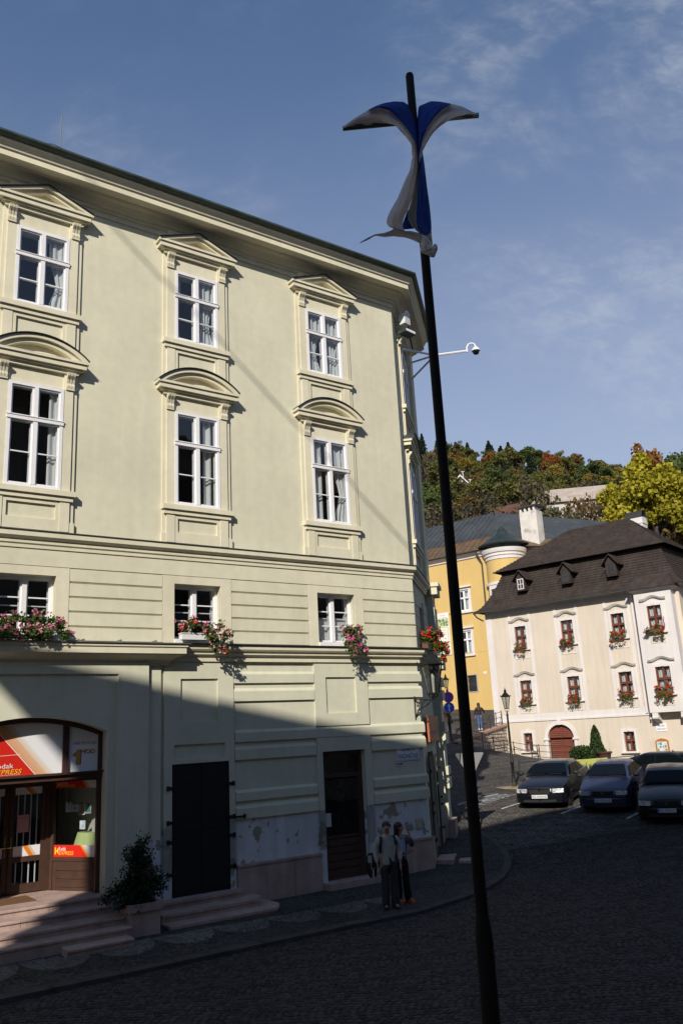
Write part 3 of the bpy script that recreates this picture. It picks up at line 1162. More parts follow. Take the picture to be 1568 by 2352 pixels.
# ---- upper storey bays
for i, c in enumerate(COLS):
    aedicule(None, c, bld)
    window_unit(None, c, 13.75, 15.77, 0.615, 0.09, bld, 0.64, 1, UP[i], seed=i * 7)
    window_unit(None, c, 9.33, 11.80, 0.615, 0.09, bld, 0.655, 1, LO[i], seed=i * 7 + 3)
aedicule(MC, 1.75, bld)
window_unit(MC, 1.75, 13.75, 15.77, 0.6, 0.09, bld, 0.64, 1, ((-0.9, 0.9, None),))
window_unit(MC, 1.75, 9.33, 11.80, 0.6, 0.09, bld, 0.655, 1, ((-0.9, 0.9, None),))
# ---- middle storey: smooth rustication and windows in deep reveals
gaps = [(-3, COLS[0] - .90), (COLS[0] + .90, COLS[1] - .90), (COLS[1] + .90, COLS[2] - .90), (COLS[2] + .90, 15.5)]
rr_ = random.Random(2)
for a, b in gaps:
    for k in range(5):
        h0, h1 = 5.97 + k * 0.325, 5.97 + (k + 1) * 0.325
        cb_ = MB()
        e = 0.0 if b < 15.4 else 0.02
        pl = [(0.0, h0 + 0.005), (0.028, h0 + 0.02), (0.045, h0 + 0.035), (0.045, h1 - 0.012), (0.0, h1 - 0.002)]
        n = len(pl)
        cb_.add([(a + 0.012, -v, h) for v, h in pl] + [(b - 0.012 + e, -v, h) for v, h in pl],
                [tuple(range(n)), tuple(range(2 * n - 1, n - 1, -1))] + [(i, (i + 1) % n, n + (i + 1) % n, n + i) for i in range(n)])
        cb_.build('rustic_band', STUCCO, bld)
MB().box(-3, 15.52, -0.045, 0.02, 7.605, 7.985).build('frieze_band', STUCCO, bld)
for i, c in enumerate(COLS):
    f = MB()
    f.box(c - .90, c - .61, -0.05, 0.02, 5.97, 7.59)
    f.box(c + .61, c + .90, -0.05, 0.02, 5.97, 7.59)
    f.box(c - .61, c + .61, -0.05, 0.02, 7.40, 7.59)
    f.build('window_surround', TRIM, bld)
    window_unit(None, c, 6.08, 7.40, 0.61, 0.0, bld, None, 2, (), setback=0.17, fr=0.05, seed=40 + i)
    MB().box(c - .61, c + .61, -0.10, 0.30, 5.99, 6.08).build('sill', FRAMEW, bld)
# paper blinds in the third window
b_ = MB()
b_.box(12.27, 12.74, 0.33, 0.34, 6.12, 6.74)
b_.box(12.86, 13.32, 0.33, 0.34, 6.12, 6.74)
b_.build('blind', CURTAIN, bld)
MC_mid = MC
window_unit(MC, 1.75, 6.08, 7.40, 0.55, 0.0, bld, None, 2, (), setback=0.25, fr=0.05)
for k in range(5):
    for a, b in ((0.02, 1.18), (2.32, CW - .05)):
        MB(MC).box(a, b, -0.045, 0.0, 5.97 + k * .325 + .02, 5.97 + (k + 1) * .325).build('rustic_band', LOWER, bld)
# ---- ground floor: alternating proud bands
def band(a, b, h0, h1, M=None):
    pl = [(0.0, h0), (0.055, h0), (0.055, h0 + (h1 - h0) * 0.75), (0.0, h1)]
    n = 4
    return MB(M).add([(a, -v, h) for v, h in pl] + [(b, -v, h) for v, h in pl],
                     [tuple(range(n)), tuple(range(2 * n - 1, n - 1, -1))] + [(i, (i + 1) % n, n + (i + 1) % n, n + i) for i in range(n)]).build('rustic_band', LOWER, bld)


for h0, h1 in ((5.05, 5.33), (4.62, 4.93), (3.26, 3.57), (2.33, 2.58), (1.93, 2.24)):
    band(9.66, 11.96, h0, h1)
    band(13.70, 15.58, h0, h1)
band(9.66, 15.58, 3.67, 3.95)
# recessed panels over the doors: raised surround
def surround(a, b, ha, hb, rects, v=0.05, name='door_surround'):
    s_ = MB()
    us = sorted(set([a, b] + [x for q in rects for x in q[:2]]))
    hs = sorted(set([ha, hb] + [x for q in rects for x in q[2:]]))
    for x0, x1 in zip(us[:-1], us[1:]):
        for z0, z1 in zip(hs[:-1], hs[1:]):
            mu, mh = (x0 + x1) / 2, (z0 + z1) / 2
            if any(q[0] < mu < q[1] and q[2] < mh < q[3] for q in rects):
                continue
            s_.box(x0, x1, -v, 0.01, z0, z1)
    return s_.build(name, TRIM if name == 'x' else LOWER, bld)


surround(7.86, 9.64, 1.93, 5.56, [(8.06, 9.5, 1.0, 3.26), (8.27, 9.23, 4.17, 5.16), (8.11, 9.4, 3.36, 3.68)])
surround(11.98, 13.68, 3.95, 5.56, [(12.33, 13.29, 4.26, 5.18)])
surround(11.98, 13.68, 1.93, 3.66, [(12.14, 13.46, 1.0, 3.32)])
for a, b in ((7.86, 8.06), (9.5, 9.64), (11.98, 12.14), (13.46, 13.68)):
    MB().box(a, b, -0.05, 0.01, 0.12, 1.93).build('door_jamb', WHITEWASH, bld)
# granite plinth slabs
for a, b in ((9.66, 10.42), (10.42, 11.18), (11.18, 11.97), (13.70, 14.32), (14.32, 14.95), (14.95, 15.57)):
    MB().box(a + .004, b - .004, -0.09, 0.0, -0.3, 0.90).build('plinth_slab', GRANITE, bld)
for a, b in ((9.65, 11.98), (13.69, 15.60)):
    MB().box(a, b, -0.115, 0.0, 0.90, 0.955).build('plinth_coping', GRANITE, bld)
for a, b in ((0.02, 0.88), (2.32, CW - .1)):
    MB(MC).box(a, b, -0.09, 0.0, -0.3, 0.90).build('plinth_slab', GRANITE, bld)
# ---- black iron double door
dr = MB()
dr.box(8.06, 9.5, -0.02, 0.06, 0.47, 3.26)
d1 = dr.build('iron_door', BLACKIRON, bld)
tag(d1, 'black riveted iron double door at the top of three steps')
for a, b in ((8.09, 8.76), (8.80, 9.47)):
    for h0, h1 in ((0.55, 1.75), (1.83, 3.18)):
        MB().box(a, b, -0.035, -0.02, h0, h1).build('door_plate', BLACKIRON, d1)
for s_, x in ((-1, 8.06), (1, 9.5)):
    for h in (0.95, 1.62, 2.02, 2.75):
        k = MB()
        k.box(x - 0.10, x + 0.10, -0.075, -0.05, h - 0.03, h + 0.03)
        k.tube([(x + s_ * 0.10, -0.062, h - 0.05), (x + s_ * 0.10, -0.062, h + 0.05)], 0.035, 8)
        k.build('hinge', BLACKIRON, d1)
k = MB()
k.box(9.46, 9.86, -0.10, -0.075, 1.98, 2.02)
k.tube([(9.86, -0.09, 1.95), (9.86, -0.09, 2.05)], 0.03, 8)
k.build('bar_bolt', BLACKIRON, d1)
# ---- brown shop door with glass
fr = MB()
y = 0.12
fr.box(12.14, 12.24, y, y + .1, 0.25, 3.32)
fr.box(13.36, 13.46, y, y + .1, 0.25, 3.32)
fr.box(12.24, 13.36, y, y + .1, 3.2, 3.32)
fr.box(12.24, 13.36, y, y + .1, 2.66, 2.76)
fr.box(12.24, 13.36, y, y + .1, 0.25, 0.32)
d2 = fr.build('shop_door', BROWNWOOD, bld)
tag(d2, 'tall dark brown shop door with a vine behind its glass')
MB().box(12.24, 13.36, y + .04, y + .05, 2.76, 3.2).build('pane', PANE, d2)
MB().box(12.30, 13.30, y + .02, y + .03, 1.22, 2.62).build('pane', PANE, d2)
for a, b in ((12.24, 12.30), (13.30, 13.36)):
    MB().box(a, b, y + .01, y + .06, 0.32, 2.66).build('stile', BROWNWOOD, d2)
for k in range(5):
    MB().box(12.30, 13.30, y + .005, y + .05, 0.33 + k * 0.175, 0.33 + (k + 1) * 0.175 - 0.018).build('plank', BROWNWOOD, d2)
MB().box(12.30, 13.30, y + .0, y + .06, 1.21, 1.27).build('rail', BROWNWOOD, d2)
si_ = MB()
si_.add([(12.0, .31, .1), (13.6, .31, .1), (13.6, .31, 3.5), (12.0, .31, 3.5), (12.0, 1.4, .1), (13.6, 1.4, .1), (13.6, 1.4, 3.5), (12.0, 1.4, 3.5)], [(0, 1, 5, 4), (1, 2, 6, 5), (2, 3, 7, 6), (3, 0, 4, 7), (4, 5, 6, 7)])
si_.build('shop_interior', mat('black shop interior', (.012, .012, .012), .9), d2)
MB().box(12.26, 12.42, y - .004, y, 1.50, 1.82).build('notice', mat('paper', (0.62, 0.62, 0.60), 0.8), d2)
VINE = leaf_mat('vine leaf', (0.035, 0.085, 0.02))
vb = MB()
rv = random.Random(8)
for k in range(260):
    x, h = rv.uniform(12.55, 13.25), rv.uniform(1.3, 2.6)
    if rv.random() < 0.4:
        x = rv.gauss(12.9, 0.06)
    yy = y + rv.uniform(.15, .35)
    a = Vector((rv.gauss(0, 1), rv.gauss(0, .5), rv.gauss(0, 1))).normalized() * .03
    b2 = Vector((rv.gauss(0, 1), rv.gauss(0, .5), rv.gauss(0, 1))).normalized() * .025
    c0 = Vector((x, yy, h))
    vb.add([c0 - a, c0 + b2, c0 + a, c0 - b2], [(0, 1, 2, 3)])
vb.build('vine', VINE, d2)
MB().box(12.0, 13.6, -0.34, 0.2, 0.10, 0.25).build('door_step', GRANITE, bld)
MB().box(12.0, 13.6, -0.10, 0.2, -0.3, 0.10).build('door_step', GRANITE, bld)
# corner door on the chamfer
cdm = MB(MC)
cdm.box(0.9, 1.0, 0.1, 0.2, 0.3, 3.1)
cdm.box(2.2, 2.3, 0.1, 0.2, 0.3, 3.1)
cdm.box(1.0, 2.2, 0.1, 0.2, 3.0, 3.1)
cdo = cdm.build('corner_door', mat('weathered grey wood', (0.10, 0.085, 0.07), 0.8, var=0.2, vscale=5, bump=0.1), bld)
MB(MC).box(1.0, 2.2, 0.16, 0.19, 0.3, 3.0).build('door_leaf', BROWNWOOD, cdo)
GW = _mats['weathered grey wood']
for a, b in ((0.55, 0.88), (2.32, 2.62)):
    lf = MB(MC).box(a, b, -0.10, -0.05, 0.3, 3.0).build('door_shutter', GW, cdo)
for h in (0.9, 1.55, 1.75, 2.6):
    MB(MC).box(2.55, 2.78, -0.16, -0.11, h - .03, h + .03).build('hinge', BLACKIRON, cdo)
for h in (0.8, 1.5, 1.75, 2.6):
    MB(MC).box(0.42, 0.62, -0.15, -0.11, h - .04, h + .04).build('hinge', BLACKIRON, cdo)
# granite steps at the corner door
MB(MC).box(0.35, 2.9, -0.55, -0.1, -0.2, 0.30).build('door_step', GRANITE, bld)
MB(MC).box(0.5, 2.6, -1.25, -0.68, -0.2, 0.24).build('door_step', GRANITE, bld)
# utility hatch
MB().box(15.07, 15.27, -0.03, 0.0, 1.18, 1.44).build('utility_hatch', mat('beige enamel', (0.42, 0.40, 0.30), 0.5, var=0.15, vscale=20), bld)
# ------------------------------------------------------------------ shop bay of the corner building
RX90 = Matrix.Rotation(R_(90), 4, 'X')


def TM(u, v, h, M=None):
    m = Matrix.Translation((u, -v, h)) @ RX90
    return (M @ m) if M else m


AC, AHW, ASP, ARISE = 4.97, 1.57, 4.05, 0.34
AR = (AHW ** 2 + ARISE ** 2) / (2 * ARISE)


def arch_h(u):
    d = min(abs(u - AC), AHW)
    return ASP + ARISE - AR + math.sqrt(AR * AR - d * d)


VB = 0.12
bay = MB()
bay.box(0.5, AC - AHW, -VB, 0.3, -0.3, 5.52)
bay.box(AC + AHW, 7.44, -VB, 0.3, -0.3, 5.52)
for i in range(24):
    a, b = AC - AHW + 2 * AHW * i / 24, AC - AHW + 2 * AHW * (i + 1) / 24
    ha, hb = arch_h(a), arch_h(b)
    bay.add([(a, -VB, ha), (b, -VB, hb), (b, -VB, 5.52), (a, -VB, 5.52), (a, 0.3, ha), (b, 0.3, hb), (b, 0.3, 5.52), (a, 0.3, 5.52)],
            [(0, 1, 2, 3), (0, 4, 5, 1)])
bay.build('shop_bay_wall', LOWER, bld)
MB().box(7.44, 7.77, -0.08, 0.3, -0.3, 1.75).build('bay_pilaster', WHITEWASH, bld)
MB().box(7.44, 7.77, -0.08, 0.3, 1.75, 5.52).build('bay_pilaster', LOWER, bld)
MB().box(6.74, 7.44, -VB - .055, -VB + .01, 0.1, 5.52).build('bay_border', LOWER, bld)
MB().box(0.5, 6.74, -VB - .055, -VB + .01, 5.27, 5.52).build('bay_border', LOWER, bld)
shl = [(-.05, 5.46), (.14, 5.46), (.15, 5.52), (.20, 5.58), (.30, 5.63), (.40, 5.67), (.44, 5.70), (.44, 5.83), (.47, 5.85), (.47, 5.92), (-.05, 5.97)]
MB().sweep([(0.5, 0), (7.80, 0), (7.80, 0.05)], shl).build('bay_cornice', TRIM, bld)
MB().sweep([(0.5, 0), (7.82, 0), (7.82, 0.05)], [(.0, 5.975), (.51, 5.915), (.51, 5.93), (.0, 5.99)]).build('flashing', mat('grey lead sheet', (0.16, 0.16, 0.15), 0.6, metal=.2, var=.2, vscale=5), bld)
MB().box(7.82, 8.10, -0.36, 0.0, 5.70, 5.93).build('bay_cornice', TRIM, bld)
for i in range(9):
    u = 0.9 + i * 0.82
    MB().box(u, u + .03, -0.50, -0.02, 5.93, 5.985).build('lead_seam', _mats['grey lead sheet'], bld)

# ---- shopfront
shop = empty('shopfront', W(0, 0, 0), RZ_MAIN, 'dark brown wooden shopfront with red and white film-shop panels under an arch', 'shopfront')
YS = 0.22
fr = MB()
# arched head frame
for i in range(24):
    a, b = AC - AHW + 2 * AHW * i / 24, AC - AHW + 2 * AHW * (i + 1) / 24
    fr.add([(a, YS - .02, arch_h(a)), (b, YS - .02, arch_h(b)), (b, YS - .02, arch_h(b) - .10), (a, YS - .02, arch_h(a) - .10),
            (a, YS + .08, arch_h(a)), (b, YS + .08, arch_h(b)), (b, YS + .08, arch_h(b) - .10), (a, YS + .08, arch_h(a) - .10)],
           [(0, 1, 2, 3), (2, 3, 7, 6), (4, 5, 6, 7)])
fr.box(AC - AHW, AC - AHW + .09, YS - .02, YS + .08, 0.78, ASP)
fr.box(AC + AHW - .09, AC + AHW, YS - .02, YS + .08, 0.78, ASP)
fr.box(5.68, 5.81, YS - .03, YS + .08, 3.24, 4.30)
fr.box(4.13, 4.26, YS - .03, YS + .08, 3.24, 4.30)
fr.box(AC - AHW, AC + AHW, YS - .06, YS + .10, 3.09, 3.24)
fr.build('frame', BROWNWOOD, shop)
MB().box(AC - AHW, AC + AHW, YS - .13, YS - .06, 3.20, 3.245).build('transom_ledge', BROWNWOOD, shop)
SIGNW = mat('white sign face', (0.78, 0.78, 0.80), 0.35, spec=0.4)
SIGNR = mat('red sign print', (0.62, 0.022, 0.012), 0.35)
SIGNG = mat('gold sign print', (0.56, 0.30, 0.085), 0.35)
SIGNO = mat('orange sign print', (0.75, 0.22, 0.02), 0.35)
SIGND = mat('dark red print', (0.30, 0.01, 0.012), 0.35)
SIGNY = mat('yellow print', (0.85, 0.55, 0.05), 0.35)
SIGNT = mat('pale tan print', (0.66, 0.52, 0.36), 0.35)


def arched_panel(a, b, h0, y, m, name, drop=0.10):
    p = MB()
    top = [(a + (b - a) * i / 14, arch_h(a + (b - a) * i / 14) - drop) for i in range(15)]
    p.prism([(a, h0)] + [(b, h0)] + list(reversed(top)), y, y + .02)
    return p.build(name, m, shop)


sgL = arched_panel(4.26, 5.68, 3.24, YS + .02, SIGNW, 'sign_panel')
tag(sgL, 'large red, gold and white photo shop panel over the entrance')
sgR = arched_panel(5.81, 6.45, 3.24, YS + .02, SIGNW, 'sign_panel')
tag(sgR, 'small white photo service panel in the arch')
arched_panel(3.49, 4.13, 3.24, YS + .02, SIGNW, 'sign_panel')


def diag(par, x0, x1, m, lift, name='print_stripe', h0=3.245, slope=1.147, left=4.262):
    """a diagonal stripe whose foot runs from x0 to x1 and which leans left going up"""
    pts = []
    H = 4.24
    def clip(poly_, ax, val, keep_less):
        out = []
        for i in range(len(poly_)):
            p, q = poly_[i], poly_[(i + 1) % len(poly_)]
            ip = (p[ax] <= val) == keep_less or p[ax] == val
            iq = (q[ax] <= val) == keep_less or q[ax] == val
            if ip:
                out.append(p)
            if ip != iq:
                t = (val - p[ax]) / (q[ax] - p[ax])
                out.append((p[0] + (q[0] - p[0]) * t, p[1] + (q[1] - p[1]) * t))
        return out
    dx = (H - h0) / slope
    pl = [(x0, h0), (x1, h0), (x1 - dx, H), (x0 - dx, H)]
    pl = clip(pl, 0, left, False)
    if len(pl) < 3:
        return
    pl = [(a, min(b, arch_h(a) - .103)) for a, b in pl]
    MB().prism(pl, YS + .02 - lift, YS + .02 - lift + .001).build(name, m, par)


diag(sgL, 3.2, 5.13, SIGNR, .003)
MB().prism([(4.262, 3.64), (4.88, 3.66), (4.875, 3.668), (4.262, 3.648)], YS + .0155, YS + .0165).build('print_line', SIGNW, sgL)
diag(sgL, 5.125, 5.145, SIGNW, .004)
for k in range(9):
    diag(sgL, 5.145 + k * .026, 5.145 + k * .026 + (.021 - .0006 * k), (SIGNO, SIGNG)[k % 2], .004 + .0003 * k)
for k in range(7):
    diag(sgL, 5.38 + k * .021, 5.38 + k * .021 + .0155 - .0015 * k, SIGNT, .004)
mesh_text('lettering', 'Kodak', 0.135, SIGNW, TM(4.27, -YS - .012, 3.40), sgL, .001, align='LEFT', width=0.42)
mesh_text('lettering', 'EXPRESS', 0.13, SIGNY, TM(4.262, -YS - .011, 3.285), sgL, .001, shear=.25, width=0.60)
mesh_text('lettering', 'PROFESIONALNA KVALITA SPRACOVANIA', 0.022, SIGNW, TM(4.27, -YS - .012, 3.258), sgL, .0005, width=0.56)
mesh_text('lettering', 'VAŠE FOTO ZA', 0.085, SIGND, TM(5.90, -YS - .016, 3.80), sgR, .001, width=0.50)
for dx, dz, m_, l_ in ((.018, -.014, SIGND, .012), (0, 0, SIGNG, .016)):
    MB().prism([(5.905 + dx + a * .165, 3.40 + dz + b * .30) for a, b in ((.42, 0), (1.0, 0), (1.0, 1.0), (.55, 1.0), (.30, .80), (0, .72), (0, .56), (.42, .62))], YS + .03 - l_ - .001, YS + .03 - l_ + .001).build('numeral', m_, sgR)
    mesh_text('lettering', 'HOD', 0.13, m_, TM(6.075 + dx * .7, -YS - .03 + l_, 3.615 + dz * .7), sgR, .001, width=.30, shear=.1)
# ceiling of the entrance recess and its floor
SOF = mat('brown soffit', (0.05, 0.03, 0.022), 0.6)
MB().prism_z([(3.42, .25), (6.52, .25), (5.86, 1.5), (4.1, 1.5)], 3.06, 3.09).build('soffit', SOF, shop)


def display(M, L_, mirror=False):
    p = MB(M)
    p.box(0, 0.07, -0.03, 0.05, 0.78, 3.09)
    p.box(L_ - 0.10, L_, -0.03, 0.05, 0.78, 3.09)
    p.box(0.07, L_ - .10, -0.03, 0.05, 3.04, 3.09)
    p.box(0.07, L_ - .10, -0.03, 0.05, 1.38, 1.46)
    p.box(0.07, L_ - .10, -0.01, 0.05, 0.78, 1.38)
    dw = p.build('display_window', BROWNWOOD, shop)
    for k in range(3):
        MB(M).box(0.17, L_ - .22, -0.03, -0.01, 0.86 + k * .165, 0.86 + k * .165 + .105).build('panel_board', BROWNWOOD, dw)
    MB(M).box(0.07, L_ - .10, 0.01, 0.016, 1.46, 3.04).build('pane', PANE, dw)
    return dw


Lg = math.hypot(.74, 1.2)
MD = Matrix.Translation((5.88, 1.45, 0)) @ Matrix.Rotation(math.atan2(-1.2, .74), 4, 'Z')
dw = display(MD, Lg)
ML = Matrix.Translation((3.32, 0.25, 0)) @ Matrix.Rotation(math.atan2(1.2, .74), 4, 'Z')
display(ML, Lg)


def strip_print(M, a, b, h0, h1, y, par, red=True):
    s_ = MB(M).box(a, b, y, y + .002, h0, h1).build('print_band', SIGNW, par)
    if red:
        c = a + (b - a) * .58
        d = (h1 - h0) * .8
        MB(M).prism([(a, h0), (c + d, h0), (c, h1), (a, h1)], y - .002, y - .001).build('print_band', SIGNR, par)
        MB(M).prism([(c + d, h0), (c + d + .05, h0), (c + .05, h1), (c, h1)], y - .002, y - .001).build('print_band', SIGNO, par)
        MB(M).prism([(c + d + .05, h0), (c + d + .12, h0), (c + .11, h1), (c + .05, h1)], y - .002, y - .001).build('print_band', SIGNT, par)
        h = h1 - h0
        x = a + .04
        MB(M).prism([(x, h0 + .2 * h), (x + .03, h0 + .2 * h), (x + .03, h1 - .2 * h), (x, h1 - .2 * h)], y - .004, y - .003).build('print_mark', SIGNY, par)
        MB(M).prism([(x + .035, h0 + .5 * h), (x + .10, h0 + .2 * h), (x + .10, h1 - .2 * h)], y - .004, y - .003).build('print_mark', SIGNY, par)
        mesh_text('lettering', 'Kodak', h * .48, SIGNW, TM(x + .115, -y + .004, h0 + .52 * h, M), par, .0006, width=.19)
        mesh_text('lettering', 'EXPRESS', h * .46, SIGNY, TM(x + .115, -y + .004, h0 + .16 * h, M), par, .0006, shear=.2, width=.40)
    else:
        c = a + (b - a) * .35
        MB(M).prism([(c + .14, h0), (c + .24, h0), (c + .10, h1), (c, h1)], y - .002, y - .001).build('print_band', SIGNO, par)
        MB(M).prism([(c + .24, h0), (c + .30, h0), (c + .16, h1), (c + .10, h1)], y - .002, y - .001).build('print_band', SIGNT, par)
    return s_


strip_print(MD, 0.07, Lg - .10, 1.46, 1.70, 0.0, dw)
strip_print(MD, 0.07, Lg - .10, 2.88, 3.04, 0.0, dw)
# door leaves in the recess
YD = 1.50
MB().box(4.02, 4.20, YD, YD + .1, 0.78, 3.09).build('door_post', BROWNWOOD, shop)
MB().box(5.76, 5.92, YD - .03, YD + .1, 0.78, 3.09).build('door_post', BROWNWOOD, shop)
for a, b in ((4.20, 4.97), (4.985, 5.76)):
    p = MB()
    p.box(a, a + .10, YD, YD + .06, 0.80, 3.06)
    p.box(b - .10, b, YD, YD + .06, 0.80, 3.06)
    p.box(a + .1, b - .1, YD, YD + .06, 0.80, 0.98)
    p.box(a + .1, b - .1, YD, YD + .06, 1.42, 1.53)
    p.box(a + .1, b - .1, YD, YD + .06, 2.95, 3.06)
    dl = p.build('door_leaf', BROWNWOOD, shop)
    MB().box(a + .1, b - .1, YD + .03, YD + .036, 0.98, 1.42).build('pane', PANE, dl)
    MB().box(a + .1, b - .1, YD + .03, YD + .036, 1.53, 2.95).build('pane', PANE, dl)
    strip_print(None, a + .1, b - .1, 1.53, 1.74, YD + .022, dl, False)
    strip_print(None, a + .1, b - .1, 2.80, 2.95, YD + .022, dl, False)
    for k in range(4):
        x = a + .18 + k * .135
        MB().box(x, x + .022, YD + .07, YD + .09, 0.98, 2.95).build('door_bar', FRAMEW, dl)
    hx = b - .06 if b < 5 else a + .05
    hd = MB()
    hd.box(hx - .018, hx + .018, YD - .015, YD, 1.55, 1.95)
    hd.tube([(hx, YD - .02, 1.74), (hx, YD - .07, 1.74), (hx - .09, YD - .07, 1.74)], .013, 8)
    hd.build('door_handle', mat('brass', (0.55, 0.36, 0.12), 0.3, metal=1.0), dl)
PINKP = mat('pink notice paper', (0.55, 0.32, 0.38), 0.8)
MB().box(5.16, 5.40, YD + .02, YD + .024, 2.02, 2.38).build('notice', PINKP, shop)
mesh_text('lettering', 'OTVORENE', .04, SIGND, TM(5.185, -YD - .019, 2.30), shop, .0005, width=.19)
# dark shop interior
MB().box(0.8, 7.4, 3.6, 3.65, 0.7, 3.3).build('shop_interior', DARKROOM, shop)
it = MB()
it.add([(6.52, .3, .78), (6.66, .34, .78), (6.66, 3.6, .78), (5.9, 3.6, .78)], [(0, 1, 2, 3)])
it.build('display_floor', DARKROOM, shop)
MB().box(6.66, 6.72, .32, 3.6, 0.7, 3.3).build('display_side_wall', mat('cream shop wall', (0.55, 0.53, 0.47), 0.9), shop)
MB().box(0.8, 7.4, .35, 3.6, 3.1, 3.16).build('shop_ceiling', DARKROOM, shop)
MB().box(0.8, 7.4, .3, 3.6, 0.70, 0.77).build('shop_floor', DARKROOM, shop)

# display goods: each its own thing
GREENC = mat('pale green cloth', (0.48, 0.56, 0.24), 0.9, var=.08, vscale=6)
tb = MB(MD)
prof = []
rows = []
for k in range(7):
    t = k / 6
    row = []
    for i in range(41):
        a = 2 * math.pi * i / 40
        rr = (0.26 + 0.20 * t) * (1 + 0.06 * t * math.sin(9 * a))
        row.append((0.70 + rr * math.cos(a) * 1.15, 0.42 + rr * 0.75 * math.sin(a), 1.92 - 0.85 * t ** 1.1))
    rows.append(row)
tb.grid(rows)
tb.add([(0.70, 0.42, 1.925)] + rows[0], [(0, i + 1, i + 2) for i in range(40)])
mw = bld.matrix_world
clo = tb.build('display_table', GREENC, None, smooth=True, loc=W(0, 0, 0), rot=(0, 0, RZ_MAIN))
tag(clo, 'display stand draped in pale green cloth inside the shop window', 'display stand')
MB(MD).box(.5, .9, .25, .6, .77, 1.1).build('stand_box', DARKROOM, clo)
PHC = [(0.55, 0.62, 0.68), (0.35, 0.45, 0.55), (0.30, 0.22, 0.15), (0.12, 0.25, 0.22), (0.10, 0.13, 0.30)]
for k, (x, h, w_, hh) in enumerate([(0.20, 2.36, .14, .22), (0.36, 2.37, .18, .15), (0.56, 2.30, .17, .22), (0.74, 2.33, .16, .16), (1.02, 2.30, .24, .20), (0.60, 2.00, .15, .18)]):
    o = MB(MD).box(x, x + w_, .20, .204, h, h + hh).build('photo_print', FRAMEW, None, loc=W(0, 0, 0), rot=(0, 0, RZ_MAIN))
    tag(o, ['photo print of a spire pegged on the shop window line', 'wide pale photo print pegged second on the window line', 'brown-toned photo print pegged mid-way on the window line', 'dark green photo print pegged on the window line',
            'large blue photo print pegged at the end of the window line', 'photo print standing on the green cloth stand'][k], 'photo', 'photo prints in the shop window')
    MB(MD).box(x + .012, x + w_ - .012, .197, .1985, h + .012, h + hh - .012).build('picture', mat('photo ink %d' % k, PHC[k % 5], .3, var=.6, vscale=14), o)
    if k < 5:
        MB(MD).box(x + w_ / 2 - .008, x + w_ / 2 + .008, .19, .21, h + hh - .02, h + hh + .05).build('clip', BLACKIRON, o)
ln = MB(MD).tube([(.12, .2, 2.60), (.5, .2, 2.55), (.9, .2, 2.53), (1.28, .2, 2.55)], .003, 5).build('photo_line', BLACKIRON, None, loc=W(0, 0, 0), rot=(0, 0, RZ_MAIN))
tag(ln, 'thin line carrying pegged photo prints in the shop window', 'line')
ty = MB(MD)
ty.ball((0.98, .34, 1.98), .05, 8)
ty.box(.93, 1.03, .30, .38, 1.82, 1.94)
for x in (.90, .99, 1.06):
    ty.lathe([(.035, -.01), (.035, .01)], (x, .27, 1.80), 12, axis='y')
to = ty.build('toy_tram', mat('silver toy', (.5, .5, .5), .35, metal=.5), None, loc=W(0, 0, 0), rot=(0, 0, RZ_MAIN))
tag(to, 'small silver wheeled toy on the green display cloth', 'toy')

# ---- granite steps up to the shop
st = empty('shop_steps', W(5, 1, 0), RZ_MAIN, 'pink granite steps rising to the brown shopfront', 'steps')


def lpos(u, v):
    return (u - 5, -(v - 1))


def step_stone(par, a, b, v0, v1, h0, h1, slant=0.0, base=(5, 1), r=None):
    m = MB()
    bu, bv = base
    e = .004
    # riser block and overhanging tread with softened edge
    m.box(a - bu + e, b - bu - e, -(v1 - .03 - bv), -(v0 - bv), h0, h1 - .055)
    pl = [(v0, h1), (v1 - .012, h1), (v1, h1 - .012), (v1, h1 - .045), (v1 - .01, h1 - .055), (v0, h1 - .055)]
    n = len(pl)
    m.add([(a - bu + e, -(v - bv), h) for v, h in pl] + [(b - bu - e + slant, -(v - bv), h) for v, h in pl],
          [tuple(range(n)), tuple(range(2 * n - 1, n - 1, -1))] + [(i, (i + 1) % n, n + (i + 1) % n, n + i) for i in range(n)])
    return m.build('step_stone', GRANITE, par)


for (h1, vf, vb_, joints) in ((.78, .22, -1.6, (2.6, 3.9, 5.4, 6.55)), (.64, .62, .18, (2.6, 3.4, 4.75, 6.5)), (.49, 1.12, .58, (2.6, 3.9, 5.35, 6.68)), (.35, 1.48, 1.08, (2.6, 4.15, 5.55, 6.62)), (.22, 1.85, 1.44, (5.25, 6.52))):
    for a, b in zip(joints[:-1], joints[1:]):
        step_stone(st, a, b, vb_, vf, -.15, h1)
MB().box(1.55, 1.75, -(.20 - 1), -(-.22 - 1), -.2, .776).build('step_stone', GRANITE, st)
# entrance mat
dm = MB().box(-.55, .55, -.38, .38, 0, .02).build('doormat', mat('brown coir', (.17, .085, .035), .95, var=.2, vscale=40, bump=.5, bscale=200), None, loc=W(4.75, -.75, .78), rot=(0, 0, RZ_MAIN))
tag(dm, 'brown coir doormat in front of the shop doors', 'doormat')
